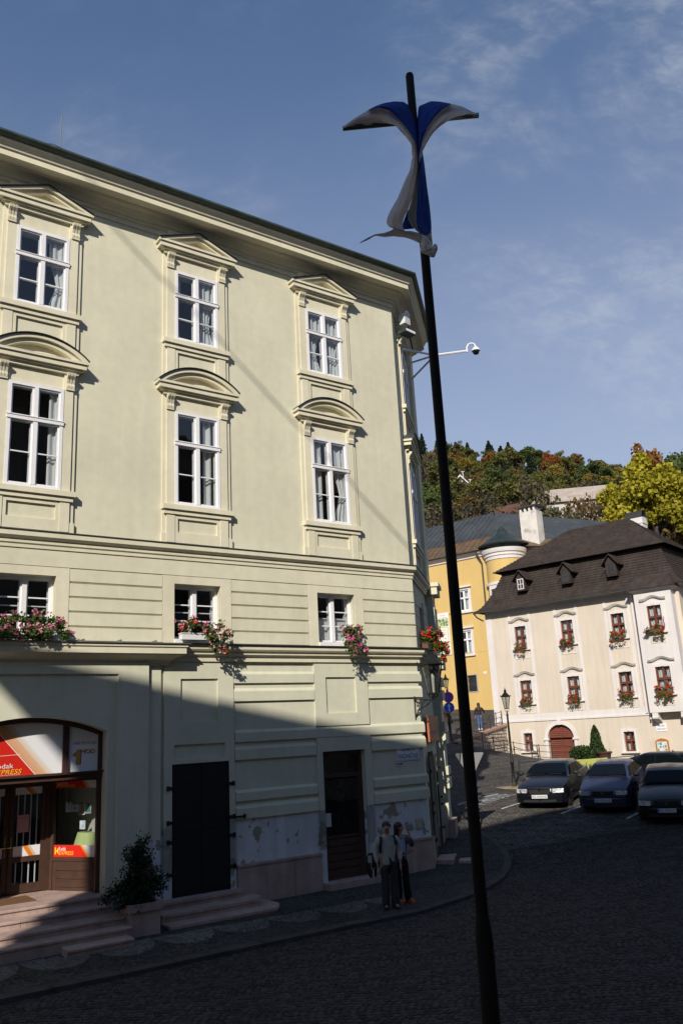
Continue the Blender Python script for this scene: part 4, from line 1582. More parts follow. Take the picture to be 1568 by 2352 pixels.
# ---- steps up to the iron door
st2 = empty('iron_door_steps', W(8.8, 0.6, 0), RZ_MAIN, 'three rounded pink granite steps below the black iron door', 'steps')
for (h1, vf, ue) in ((.47, .38, 9.72), (.32, .84, 10.0), (.165, 1.28, 10.3)):
    u0 = 7.50
    um = 8.78
    for part in (0, 1):
        m = MB()
        for (o_, z0, z1) in ((.03, -.15, h1 - .055), (0.0, h1 - .055, h1)):
            v1 = vf - o_
            if part == 0:
                pl = [(u0, -.05), (um - .003, -.05), (um - .003, v1), (u0, v1)]
            else:
                pl = [(um + .003, -.05), (ue - .02, -.05), (ue - .02 + .0, v1 * .45)] + [(ue - (ue - um) * .35 * (1 - math.cos(t)) - o_, v1 * .45 + v1 * .55 * math.sin(t)) for t in [math.pi / 2 * k / 6 for k in range(1, 7)]] + [(um + .003, v1)]
            m.prism_z([(u - 8.8, -(v - .6)) for u, v in pl], z0, z1)
        m.build('step_stone', GRANITE, st2)
# ------------------------------------------------------------------ tall building behind the camera whose shade falls on the square
E_ = Vector((.94, .34)).normalized()
F_n = Vector((-E_.y, E_.x))
TS = 33.0
TIP = W(3.7, 0, 5.75) + SUN * TS
OV = 0.93
cw = Vector((TIP.x, TIP.y)) - (-E_ + F_n) * OV
opp = empty('opposite_building', (cw.x, cw.y, -0.2), math.atan2(E_.y, E_.x), 'tall plastered hall with coved eaves shading the square', 'building')
He = TIP.z + 0.2
LB, DB = 46.0, 13.0
OPW = mat('grey beige plaster', (0.34, 0.32, 0.28), 0.9, var=.1, vscale=.4, streak=.1, bump=.1)
wb = MB()
holes = []
for k in range(9):
    for h in (2.2, 7.2, 12.2, 17.0):
        holes.append((2.2 + k * 4.9, 3.6 + k * 4.9, h, h + 2.3))
# front wall (facing +y locally); reuse wall_holes with y flipped
t_ = MB(Matrix.Rotation(math.pi, 4, 'Z') @ Matrix.Translation((-LB, 0, 0)))
wall_holes(t_, 0, LB, 0, He - 0.9, [(LB - b, LB - a, c, d) for a, b, c, d in holes])
t_.build('wall', OPW, opp)
sw_ = MB()
sw_.add([(0, 0, 0), (0, -DB, 0), (0, -DB, He), (0, 0, He)], [(0, 1, 2, 3)])
sw_.add([(LB, 0, 0), (LB, -DB, 0), (LB, -DB, He), (LB, 0, He)], [(0, 1, 2, 3)])
sw_.add([(0, -DB, 0), (LB, -DB, 0), (LB, -DB, He), (0, -DB, He)], [(0, 1, 2, 3)])
sw_.add([(0, -.35, 0), (LB, -.35, 0), (LB, -.35, He), (0, -.35, He)], [(0, 1, 2, 3)])
sw_.build('wall', OPW, opp)
cv = [(-.1, He - 1.0), (.0, He - 1.0), (.06, He - .8), (.2, He - .55), (.45, He - .35), (.75, He - .22), (.88, He - .18), (.93, He - .1), (.93, He), (-.1, He)]
MB().sweep([(LB, 0), (0, 0), (0, -DB)][::-1] if False else [(LB + .01, 0), (0, 0), (0, -DB)], [(-o, h) for o, h in cv]).build('eaves', OPW, opp) if False else None
MB().sweep([(0, -DB), (0, 0), (LB, 0)], [(-o, h) for o, h in cv]).build('eaves', OPW, opp)
r2 = MB()
r2.add([(-OV, OV, He), (LB, OV, He), (LB, -DB / 2, He + 3.4), (5, -DB / 2, He + 3.4), (-OV, -DB - OV, He), (LB, -DB - OV, He)], [(0, 1, 2, 3), (4, 5, 2, 3), (0, 3, 4)])
r2.build('roof', mat('brown tile roof', (.13, .07, .05), .8, var=.2, bump=.3, bscale=8), opp)
for a, b, c, d in holes:
    MB().box(a, b, -.30, -.25, c, d).build('window', mat('dark far glass', (.03, .035, .045), .1, spec=.6), opp)
# guy cable from an aerial mast on that roof: its shadow runs across the facade
P1, P2 = W(4.2, 0, 18.45) + SUN * 36.0, W(17.0, 0, 7.68) + SUN * 35.0
dirc = (P1 - P2).normalized()
top = P2 + dirc * ((P1 - P2).length + 3)
mast = empty('aerial_mast', (top.x, top.y, He - .2), 0, 'tall steel aerial mast with a slanting guy cable', 'mast')
MB().tube([(0, 0, -4), (0, 0, top.z - He + .6)], .07, 8).build('mast_tube', BLACKIRON, mast)
end = P2 - dirc * 2.0
MB().tube([(0, 0, top.z - He + .2), (end.x - top.x, end.y - top.y, end.z - He + .2)], .033, 6).build('guy_cable', BLACKIRON, mast)

# unseen lower houses added beside the square to cut its sky fill
for (x, y, rz, L2, H2, nm, lab) in ((-18.5, 10.0, R_(-97), 24.0, 17.0, 'added_house', 'unseen three storey grey house added beside the shop to cut sky light'), (19.5, 4.0, R_(80), 19.0, 17.0, 'added_house', 'unseen three storey grey house added beside the car park to cut sky light')):
    th = empty(nm, (x, y, -.2), rz, lab, 'building')
    hh = [(1.6 + k * 3.2, 2.8 + k * 3.2, h, h + 1.9) for k in range(int(L2 / 3.2)) for h in (2, 6.5, 11)]
    t_ = MB(Matrix.Rotation(math.pi, 4, 'Z') @ Matrix.Translation((-L2, 0, 0)))
    wall_holes(t_, 0, L2, 0, H2, [(L2 - b, L2 - a, c, d) for a, b, c, d in hh])
    t_.build('wall', OPW, th)
    q = MB()
    q.add([(0, 0, 0), (0, -10, 0), (0, -10, H2), (0, 0, H2)], [(0, 1, 2, 3)])
    q.add([(L2, 0, 0), (L2, -10, 0), (L2, -10, H2), (L2, 0, H2)], [(0, 1, 2, 3)])
    q.add([(0, -10, 0), (L2, -10, 0), (L2, -10, H2), (0, -10, H2)], [(0, 1, 2, 3)])
    q.build('wall', OPW, th)
    r3 = MB()
    r3.add([(-.4, .5, H2), (L2 + .4, .5, H2), (L2 + .4, -5, H2 + 3.5), (-.4, -5, H2 + 3.5), (-.4, -10.5, H2), (L2 + .4, -10.5, H2)], [(0, 1, 2, 3), (4, 5, 2, 3), (0, 3, 4), (1, 2, 5)])
    r3.build('roof', mat('brown tile roof', (.13, .07, .05), .8), th)
    for a, b, c, d in hh:
        MB().box(a, b, -.30, -.25, c, d).build('window', mat('dark far glass', (.03, .035, .045), .1, spec=.6), th)
# ------------------------------------------------------------------ white school building
def gpt(x, y, f=LOW):
    """ground point seen at a place of the picture"""
    d = ray(x, y)
    d.normalize()
    t = 10.0
    for _ in range(4000):
        p = d * t
        if p.z + CAM_Z < float(f(p.x, p.y)[0]):
            break
        t += 0.03
    return Vector((p.x, p.y, float(f(p.x, p.y)[0])))


WZ = 1.3
RW = R_(-40)
wht = empty('school_building', (12.57, 52.9, WZ), RW, 'cream white baroque house with shingled mansard roof and red geraniums', 'building')
MW = Matrix.Translation((0, 0, -WZ))
CREAM = mat('cream plaster', (0.615, 0.535, 0.44), 0.9, var=0.05, vscale=0.5, bump=.1, bscale=20, streak=.05, mottle=((0.50, 0.42, 0.33), 0.55, 0.62, 0.75, 0.5))
WTRIM = mat('white lime trim', (0.67, 0.63, 0.61), 0.9, var=0.05, vscale=1.0, streak=.04)
BWIN = mat('brown window paint', (0.17, 0.05, 0.028), 0.5, var=.1, vscale=5)
SHING = mat('brown wooden shingle', (0.048, 0.037, 0.032), 0.9, var=0.2, vscale=1.5, var2=0.12, bump=0.3, bscale=14, streak=.2, spec=.15)
SHEET = mat('dark sheet metal', (0.035, 0.034, 0.034), 0.6, metal=.2)
UW = [-1.87, 1.38, 4.66]
HU, HL, HG = (8.40, 9.85), (4.98, 6.40), None
UL, URr = -4.35, 8.45


def bx(name, m, u0, u1, v0, v1, h0, h1, par=wht):
    return MB(MW).box(u0, u1, -v1, -v0, h0, h1).build(name, m, par)


wl_ = MB(MW)
holes = [(c - .40, c + .40, a, b) for c in UW for a, b in (HU, HL)] + [(-2.40, -1.80, 2.08, 3.16), (4.10, 4.73, 1.90, 3.0)]
DC, DHW, DSP, DTOP = 0.14, 0.86, 2.80, 3.60
holes.append((DC - DHW, DC + DHW, 1.0, DSP))
wall_holes(wl_, UL, URr, 0.5, 11.1, holes + [(DC - DHW, DC + DHW, DSP, DTOP + .02)], depth=.28)
n = 14
for i in range(n):
    a0, a1 = math.pi * i / n, math.pi * (i + 1) / n
    p0 = (DC - DHW * math.cos(a0), DSP + (DTOP - DSP) * math.sin(a0))
    p1 = (DC - DHW * math.cos(a1), DSP + (DTOP - DSP) * math.sin(a1))
    wl_.add([(p0[0], 0, p0[1]), (p1[0], 0, p1[1]), (p1[0], 0, DTOP + .02), (p0[0], 0, DTOP + .02), (p0[0], .28, p0[1]), (p1[0], .28, p1[1])], [(0, 1, 2, 3), (0, 4, 5, 1)])
wl_.build('wall', CREAM, wht)
ws = MB(MW)
wall_holes(ws, UL, URr, 0.5, 11.1, [])
side = MB(MW @ Matrix.Translation((URr, 0, 0)) @ Matrix.Rotation(R_(90), 4, 'Z'))
wall_holes(side, 0, 9, 0.5, 11.1, [(1.6, 2.4, HU[0], HU[1]), (1.6, 2.4, HL[0], HL[1]), (5.0, 5.8, HU[0], HU[1])], depth=.28)
side.build('wall', CREAM, wht)
ls = MB(MW)
ls.add([(UL, 0, .5), (UL, 9, .5), (UL, 9, 11.1), (UL, 0, 11.1)], [(0, 1, 2, 3)])
ls.add([(UL, 9, .5), (URr, 9, .5), (URr, 9, 11.1), (UL, 9, 11.1)], [(0, 1, 2, 3)])
ls.build('wall', CREAM, wht)
# string course, corner and bay strips
bx('string_course', WTRIM, UL, 5.9, 0, .05, 3.86, 3.98)
bx('base_band', WTRIM, UL, 5.9, 0, .02, 3.98, 4.30)
bx('corner_strip', WTRIM, UL, UL + .42, 0, .03, 4.30, 11.0)
for c in UW:
    for a, b in ((-.80, -.62), (.62, .80)):
        bx('lesene', WTRIM, c + a, c + b, 0, .03, 4.30, 10.75)
bx('frieze', WTRIM, UL, URr, 0, .04, 10.75, 11.0)
MB(MW).sweep([(UL, 0), (URr, 0), (URr, 9)], [(0, 10.98), (.10, 10.98), (.14, 11.03), (.30, 11.06), (.34, 11.12), (0, 11.14)]).build('eaves_cornice', WTRIM, wht)


def hood(M, c, h, hw, par):
    """wavy hood mould over a window"""
    out = []
    for i in range(17):
        t = -1 + 2 * i / 16
        z = h + 0.17 * (0.5 + 0.5 * math.cos(math.pi * min(1, abs(t) / .78)))
        out.append((c + hw * t, z))
    m1 = MB(M)
    for (z0, z1, v) in ((0, .05, .10), (.05, .09, .15)):
        for i in range(16):
            (x0, h0), (x1, h1) = out[i], out[i + 1]
            m1.add([(x0, -v, h0 + z0), (x1, -v, h1 + z0), (x1, -v, h1 + z1), (x0, -v, h0 + z1), (x0, 0, h0 + z0), (x1, 0, h1 + z0), (x1, 0, h1 + z1), (x0, 0, h0 + z1)],
                   [(0, 1, 2, 3), (0, 4, 5, 1), (3, 2, 6, 7), (1, 5, 6, 2), (0, 3, 7, 4)])
    hd = m1.build('hood_mould', WTRIM, par)
    f = MB(M)
    for i in range(16):
        (x0, h0), (x1, h1) = out[i], out[i + 1]
        f.add([(x0, -.17, h0 + .092), (x1, -.17, h1 + .092), (x1, 0, h1 + .10), (x0, 0, h0 + .10), (x0, -.17, h0 + .105), (x1, -.17, h1 + .105), (x1, 0, h1 + .113), (x0, 0, h0 + .113)],
              [(0, 1, 2, 3), (4, 5, 6, 7), (0, 1, 5, 4)])
    f.build('flashing', FLASH, hd)


def small_window(M, c, h0, h1, hw, par, hoodm=True, setb=.10, v=0.0, sill=True):
    w_ = window_unit(M, c, h0, h1, hw, v, par, .56, 0, ((-.9, -.3, None), (.3, .9, None)), setback=setb, fr=.04, stl=.028, sw=.022, frame_m=BWIN, seed=int(c * 10) + int(h0))
    s_ = MB(M)
    s_.box(c - hw - .16, c - hw, -v - .03, -v, h0 - .05, h1 + .16)
    s_.box(c + hw, c + hw + .16, -v - .03, -v, h0 - .05, h1 + .16)
    s_.box(c - hw, c + hw, -v - .03, -v, h1, h1 + .16)
    s_.box(c - .09, c + .09, -v - .05, -v, h1 + .02, h1 + .22)
    s_.build('window_surround', WTRIM, par)
    if sill:
        MB(M).box(c - hw - .22, c + hw + .22, -v - .16, -v + .1, h0 - .10, h0 - .02).build('sill', WTRIM, par)
    if hoodm:
        hood(M @ Matrix.Translation((0, -v, 0)), c, h1 + .30, hw + .34, par)
    return w_


for c in UW:
    for h0, h1 in (HU, HL):
        small_window(MW, c, h0, h1, .40, wht)
        ap = MB(MW)
        z1, z0 = h0 - .18, h0 - .62
        for a, b, c0, d0 in ((-.5, -.44, z0, z1), (.44, .5, z0, z1), (-.44, .44, z1 - .06, z1), (-.44, .44, z0, z0 + .06)):
            ap.box(c + a, c + b, -.025, 0, c0, d0)
        ap.build('apron_frame', WTRIM, wht)
small_window(MW, -2.10, 2.08, 3.16, .30, wht, False, .14, sill=True)
small_window(MW, 4.415, 1.90, 3.0, .315, wht, False, .14, sill=True)
MS = MW @ Matrix.Translation((URr, 0, 0)) @ Matrix.Rotation(R_(90), 4, 'Z')
small_window(MS, 2.0, HU[0], HU[1], .40, wht)
small_window(MS, 2.0, HL[0], HL[1], .40, wht)
# arched brown double door with a stone surround
ring = MB(MW)
n = 18
outp, inp = [], []
for i in range(n + 1):
    a = math.pi * i / n
    outp.append((DC - (DHW + .2) * math.cos(a), DSP + (DTOP - DSP + .2) * math.sin(a)))
    inp.append((DC - DHW * math.cos(a), DSP + (DTOP - DSP) * math.sin(a)))
for i in range(n):
    q = [outp[i], outp[i + 1], inp[i + 1], inp[i]]
    ring.add([(x, -.06, z) for x, z in q] + [(x, 0.05, z) for x, z in q], [(0, 1, 2, 3), (0, 4, 5, 1), (3, 2, 6, 7)])
ring.build('door_arch', WTRIM, wht)
for s_ in (-1, 1):
    a, b = (DC - DHW - .2, DC - DHW) if s_ < 0 else (DC + DHW, DC + DHW + .2)
    bx('door_jamb', WTRIM, a, b, -.05, .05, 1.0, DSP - .12)
    bx('door_impost', WTRIM, a - .08, b + .08, -.05, .10, DSP - .12, DSP)
bx('keystone', WTRIM, DC - .12, DC + .12, 0, .10, DTOP - .02, DTOP + .28)
dq = MB(MW)
dq.prism([(DC - DHW, 1.0), (DC + DHW, 1.0)] + [(DC + DHW * math.cos(math.pi * i / 14), DSP + (DTOP - DSP) * math.sin(math.pi * i / 14)) for i in range(15)], .16, .22)
sdoor = dq.build('arched_door', REDWOOD, wht)
tag(sdoor, 'arched red brown double door with louvred boards')
bx('door_stile', REDWOOD, DC - .045, DC + .045, -.15, -.12, 1.0, DTOP - .02, sdoor)
for s_ in (-1, 1):
    for k in range(19):
        z = 1.18 + k * .118
        if 2.02 < z < 2.14 or z > 3.3:
            continue
        half = DHW - .10
        if z > DSP:
            half = DHW * math.sqrt(max(0.02, 1 - ((z + .09 - DSP) / (DTOP - DSP)) ** 2)) - .10
        a, b = (DC - half, DC - .10) if s_ < 0 else (DC + .10, DC + half)
        if abs(b - a) < .15:
            continue
        m_ = MB(MW).add([(a, .13, z), (b, .13, z), (b, .155, z + .09), (a, .155, z + .09), (a, .16, z), (b, .16, z)], [(0, 1, 2, 3), (0, 1, 5, 4)])
        m_.build('louvre_board', REDWOOD, sdoor)
# oriel on brackets
OU0, OU1, OV_ = 6.05, 8.20, .62
orl = MB(MW)
wall_holes(orl, OU0, OU1, 3.98, 11.0, [(6.72, 7.54, 8.45, 9.95), (6.68, 7.54, 4.98, 6.48)], v=OV_, depth=.2)
orl.add([(OU0, -OV_, 3.98), (OU0, 0, 3.98), (OU0, 0, 11.0), (OU0, -OV_, 11.0)], [(0, 1, 2, 3)])
orl.add([(OU1, -OV_, 3.98), (OU1, 0, 3.98), (OU1, 0, 11.0), (OU1, -OV_, 11.0)], [(0, 1, 2, 3)])
orl.add([(OU0, -OV_, 3.98), (OU1, -OV_, 3.98), (OU1, 0, 3.98), (OU0, 0, 3.98)], [(0, 1, 2, 3)])
oriel = orl.build('oriel', WTRIM, wht)
tag(oriel, 'two storey white oriel carried on stone brackets')
for h0, h1 in ((8.45, 9.95), (4.98, 6.48)):
    small_window(MW, 7.12, h0, h1, .41, wht, True, .06, v=OV_)
    bx('apron_panel', CREAM, 6.70, 7.55, OV_, OV_ + .015, h0 - .66, h0 - .22)
for u in (6.32, 7.92):
    k = MB(MW)
    k.add([(u - .16, -OV_ + .02, 3.98), (u + .16, -OV_ + .02, 3.98), (u + .16, 0, 3.98), (u - .16, 0, 3.98), (u - .16, -OV_ + .02, 3.75), (u + .16, -OV_ + .02, 3.75), (u + .16, 0, 3.35), (u - .16, 0, 3.35),
           ], [(0, 1, 2, 3), (0, 1, 5, 4), (4, 5, 6, 7), (0, 4, 7, 3), (1, 5, 6, 2)])
    k.tube([(u - .17, -OV_ + .12, 3.72), (u + .17, -OV_ + .12, 3.72)], .12, 10)
    k.build('bracket', WTRIM, oriel)
for u in (OU0 - .18,):
    MB(MW).tube([(u, -.14, 11.0), (u, -.14, 3.8), (u + .06, -.3, 3.62)], .05, 8).build('downpipe', WTRIM, wht)
    for s_ in (-.16, .16):
        pass
bx('pilaster_roll', WTRIM, OU0 - .42, OU0 - .3, 0, .12, 3.98, 10.9)
MB(MW).sweep([(OU0, .02), (OU0, -OV_), (OU1, -OV_), (OU1, .02)], [(0, 10.80), (.12, 10.80), (.16, 10.86), (.26, 10.90), (.28, 10.97), (0, 11.0)]).build('oriel_cornice', WTRIM, oriel)
orf = MB(MW)
o1 = [(OU0 - .32, 0.3), (OU0 - .32, -OV_ - .34), (OU1 + .32, -OV_ - .34), (OU1 + .32, 0.3)]
o2 = [(OU0 + .1, .5), (OU0 + .1, -OV_ + .35), (OU1 - .1, -OV_ + .35), (OU1 - .1, .5)]
orf.quadstrip([(x, y, 11.0) for x, y in o1], [(x, y, 11.75) for x, y in o2])
orf.add([(x, y, 11.75) for x, y in o2], [(0, 1, 2, 3)])
orf.quadstrip([(x, y, 11.0) for x, y in o1], [(x, y, 10.94) for x, y in o1])
orf.build('oriel_roof', SHING, oriel)
# mansard: bell-cast courses of shingles, then the upper hip
def ring4(o):
    """rectangle round the building at inset o (negative = overhang)"""
    return [(UL + o, o), (URr - o, o), (URr - o, 9 - o), (UL + o, 9 - o)]


prof = []
NC = 15
for k in range(NC + 1):
    t = k / NC
    inset = -0.55 + 1.65 * (t ** .62)
    prof.append((inset, 11.08 + 2.62 * t))
for k in range(NC):
    (i0, h0), (i1, h1) = prof[k], prof[k + 1]
    A = [(x, y, h0 - .02) for x, y in ring4(i0 - .05)]
    A2 = [(x, y, h0 + .03) for x, y in ring4(i0 - .06)]
    Bq = [(x, y, h1 + .02) for x, y in ring4(i1)]
    m_ = MB(MW)
    m_.quadstrip(A + A[:1], A2 + A2[:1])
    m_.quadstrip(A2 + A2[:1], Bq + Bq[:1])
    m_.build('shingle_course', SHING, wht)
i1 = prof[-1][0]
fas = MB(MW)
fas.quadstrip([(x, y, 13.68) for x, y in ring4(i1)] + [(*ring4(i1)[0], 13.68)], [(x, y, 13.80) for x, y in ring4(i1)] + [(*ring4(i1)[0], 13.80)])
fas.build('roof_fascia', SHEET, wht)
RL, RR, RV, RH = 0.2, 4.4, 4.5, 16.55
NU = 22
for k in range(NU):
    t0, t1 = k / NU, (k + 1) / NU
    r0 = ring4(i1 - .55)
    tgt = [(RL, RV), (RR, RV), (RR, RV), (RL, RV)]
    def lerp(t, lift=0.0):
        e = .04 * (1 if lift else 0)
        return [((a[0] + (b[0] - a[0]) * t), (a[1] + (b[1] - a[1]) * t), 13.72 + (RH - 13.72) * (t ** 1.05) + lift) for a, b in zip(r0, tgt)]
    A, Bq = lerp(t0, .05), lerp(t1, 0.0)
    A0 = lerp(t0, -.0)
    m_ = MB(MW)
    m_.quadstrip(A + A[:1], Bq + Bq[:1])
    m_.quadstrip(A0 + A0[:1], A + A[:1])
    m_.build('shingle_course', SHING, wht)
# dormers
for c in (-1.42, 1.75, 4.72):
    d_ = MB(MW)
    y0 = -.12
    d_.add([(c - .32, y0, 12.10), (c + .32, y0, 12.10), (c + .32, y0, 12.95), (c - .32, y0, 12.95), (c - .32, 1.3, 12.10), (c + .32, 1.3, 12.10), (c + .32, 1.3, 12.95), (c - .32, 1.3, 12.95), (c, y0, 13.40), (c, 1.3, 13.40)],
           [(0, 1, 2, 3), (0, 4, 7, 3), (1, 5, 6, 2), (3, 2, 8)])
    do = d_.build('dormer', SHING, wht)
    r_ = MB(MW)
    for s_ in (-1, 1):
        r_.add([(c, y0 - .2, 13.47), (c + s_ * .55, y0 - .2, 12.80), (c + s_ * .55, 1.3, 12.80), (c, 1.3, 13.47), (c, y0 - .2, 13.42), (c + s_ * .55, y0 - .2, 12.75), (c + s_ * .55, 1.3, 12.75), (c, 1.3, 13.42)],
               [(0, 1, 2, 3), (4, 5, 6, 7), (0, 1, 5, 4)])
    r_.build('dormer_roof', SHING, do)
    f_ = MB(MW)
    for a, b, z0, z1 in ((-.22, -.17, 12.2, 12.9), (.17, .22, 12.2, 12.9), (-.17, .17, 12.2, 12.25), (-.17, .17, 12.85, 12.9), (-.02, .02, 12.25, 12.85), (-.17, .17, 12.52, 12.56)):
        f_.box(c + a, c + b, y0 - .03, y0 + .01, z0, z1)
    f_.build('dormer_window', WTRIM if c < -1 else mat('dark dormer frame', (.045, .028, .024), .7), do)
    MB(MW).box(c - .17, c + .17, y0 - .012, y0 - .006, 12.25, 12.85).build('pane', mat('dark far glass', (.03, .035, .045), .1, spec=.6), do)
# chimney with curved sheet hood
ck = MB(MW)
ck.box(4.12, 5.20, 5.0, 5.8, 14.0, 16.6)
ck.box(4.08, 5.24, 4.96, 5.84, 16.15, 16.25)
chm = ck.build('chimney', WTRIM, wht)
hc = MB(MW)
arc = [(5.4 + .45 * math.cos(math.pi * i / 8), 16.6 + .5 * math.sin(math.pi * i / 8)) for i in range(9)]
for i in range(8):
    (y0, z0), (y1, z1) = arc[i], arc[i + 1]
    hc.add([(4.08, y0, z0), (5.24, y0, z0), (5.24, y1, z1), (4.08, y1, z1)], [(0, 1, 2, 3)])
hc.build('chimney_hood', SHEET, chm)
# gutter and the left downpipe
MB(MW).tube([(UL - .55, -.58, 11.02), (5.6, -.58, 11.02)], .055, 8).build('gutter', FLASH, wht)
MB(MW).tube([(UL - .5, -.56, 10.98), (UL - .4, -.4, 10.75), (UL - .12, -.1, 10.5)], .05, 8).build('gutter_elbow', FLASH, wht)
# plaque and notice case are things of their own
PLQ = mat('white enamel', (.80, .80, .82), .3)
INK = mat('dark print', (.05, .05, .07), .6)


def onwhite(u, v, h):
    c_, s_ = math.cos(RW), math.sin(RW)
    return Vector((12.57 + c_ * u + s_ * v, 52.9 + s_ * u - c_ * v, h))


pq = MB().box(-.30, .30, -.02, 0, -.22, .22).build('school_plaque', PLQ, None, loc=onwhite(6.35, .004, 3.16), rot=(0, 0, RW))
tag(pq, 'small white enamel plaque with two lines of dark lettering', 'plaque')
mesh_text('lettering', 'ZÁKLADNÁ', .15, INK, TM(-.19, .022, .04), pq, .001, width=.38)
mesh_text('lettering', 'UMELECKÁ ŠKOLA', .13, INK, TM(-.25, .022, -.14), pq, .001, width=.50)
nc = MB()
nc.prism([(-.36, -.36), (.36, -.36), (.36, .26), (.2, .36), (0, .40), (-.2, .36), (-.36, .26)], -.10, 0)
nco = nc.build('notice_case', mat('honey wood', (.42, .16, .035), .45, var=.15, vscale=8), None, loc=onwhite(6.28, .004, 2.16), rot=(0, 0, RW))
tag(nco, 'honey wood notice case with arched top full of pictures', 'notice case')
rr_ = random.Random(4)
MB().box(-.29, .29, -.106, -.10, -.29, .22).build('backing', mat('pale card', (.6, .65, .62), .7), nco)
for i in range(4):
    for j in range(3):
        x, z = -.27 + i * .14 + rr_.uniform(-.01, .01), -.27 + j * .16
        MB().box(x, x + rr_.uniform(.09, .125), -.112 - .002 * (i % 2), -.107, z, z + rr_.uniform(.10, .14)).build('picture_card', mat('card %d' % ((i * 3 + j) % 5), [(.10, .28, .20), (.62, .55, .42), (.30, .45, .55), (.7, .7, .68), (.25, .18, .10)][(i * 3 + j) % 5], .6, var=.4, vscale=25), nco)

# ------------------------------------------------------------------ yellow house up the lane
YZ = 4.8
yel = empty('yellow_house', (10.35, 72.0, YZ), RW, 'bright yellow house with round corner turret and rusty metal roof', 'building')
MY = Matrix.Translation((0, 0, -YZ))
YEL = mat('yellow plaster', (0.60, 0.415, 0.155), 0.9, var=.04, vscale=.5, bump=.08, streak=.04)
ZINC = mat('dark zinc roof', (0.075, 0.082, 0.085), 0.5, metal=.35, var=.2, vscale=.7, streak=.2)
RUST = mat('rusty sheet roof', (0.11, 0.085, 0.055), 0.7, metal=.2, var=.3, vscale=1.3, mottle=((0.20, 0.09, 0.04), .8, .42, .62, .9), streak=.3)
yw = MB(MY)
wall_holes(yw, -14, 2.6, 4.0, 18.4, [(-.70, .40, 13.45, 15.3), (-.75, .30, 9.75, 11.75), (-.45, .42, 6.6, 7.95), (-6, -5, 13.45, 15.3)], depth=.25)
yw.build('wall', YEL, yel)
yb = MB(MY)
yb.add([(2.6, 0, 4), (2.6, 12, 4), (2.6, 12, 18.4), (2.6, 0, 18.4)], [(0, 1, 2, 3)])
yb.add([(-14, 0, 4), (-14, 12, 4), (-14, 12, 18.4), (-14, 0, 18.4)], [(0, 1, 2, 3)])
yb.add([(2.6, 3.0, 4), (12, 3.0, 4), (12, 3.0, 18.0), (2.6, 3.0, 18.0)], [(0, 1, 2, 3)])
yb.build('wall', YEL, yel)
for c, h0, h1, hw in ((-.15, 13.45, 15.3, .55), (-.22, 9.75, 11.75, .52)):
    w_ = window_unit(MY, c, h0, h1, hw, 0, yel, .62, 0, ((.2, .9, None),), setback=.06, fr=.09)
    s_ = MB(MY)
    s_.box(c - hw - .2, c - hw, -.05, 0, h0 - .05, h1 + .2)
    s_.box(c + hw, c + hw + .2, -.05, 0, h0 - .05, h1 + .2)
    s_.box(c - hw, c + hw, -.05, 0, h1, h1 + .2)
    s_.build('window_surround', WTRIM, yel)
    MB(MY).box(c - hw - .32, c + hw + .32, -.22, 0, h1 + .2, h1 + .34).build('window_hood', WTRIM, yel)
    MB(MY).box(c - hw - .26, c + hw + .26, -.16, 0, h0 - .18, h0 - .05).build('sill', WTRIM, yel)
MB(MY).box(-.45, .42, .16, .2, 6.6, 7.95).build('cellar_window', mat('dark far glass', (.03, .035, .045), .1, spec=.6), yel)
gr = MB(MY)
for k in range(6):
    gr.tube([(-.45 + k * .16, .05, 6.6), (-.30 + k * .14, .05, 7.95)], .014, 5)
    gr.tube([(-.30 + k * .14, .04, 6.6), (-.45 + k * .16, .04, 7.95)], .014, 5)
tag(gr.build('window_grille', BLACKIRON, yel), kind='stuff')
sgw = MB(MY)
for a, b, z0, z1 in ((-.53, -.45, 6.52, 8.03), (.42, .52, 6.52, 8.03), (-.45, .42, 7.95, 8.03), (-.45, .42, 6.52, 6.6)):
    sgw.box(a, b, -.03, .02, z0, z1)
sgw.build('window_surround', mat('grey stone frame', (.36, .34, .32), .8), yel)
MB(MY).box(-14, -.95, -.05, 0, 13.38, 13.46).build('string_course', mat('ochre band', (.42, .27, .07), .9), yel)
MB(MY).box(-14, 2.5, -.02, .0, 9.84, 9.90).build('string_course', YEL, yel)
bx2 = MB(MY).sweep([(-14, 0), (2.6, 0)], [(0, 17.95), (.10, 17.95), (.12, 18.1), (.3, 18.2), (.42, 18.35), (0, 18.4)])
bx2.build('eaves_cornice', WTRIM, yel)
MB(MY).tube([(-14, -.52, 18.42), (1.9, -.52, 18.42)], .07, 8).build('gutter', FLASH, yel)
MB(MY).tube([(1.75, -.5, 18.35), (1.95, -.2, 17.6), (2.05, -.12, 17.3), (2.05, -.12, 6.6), (2.05, -.14, 4.2)], .07, 8).build('downpipe', FLASH, yel)
# roof in standing-seam sheets: rusty foot, dark upper part
EV, EH, RVy, RHy = -.55, 18.42, 5.6, 23.1
AP = .6


def rp(u, t):
    return (u, EV + (RVy - EV) * t, EH + (RHy - EH) * t)


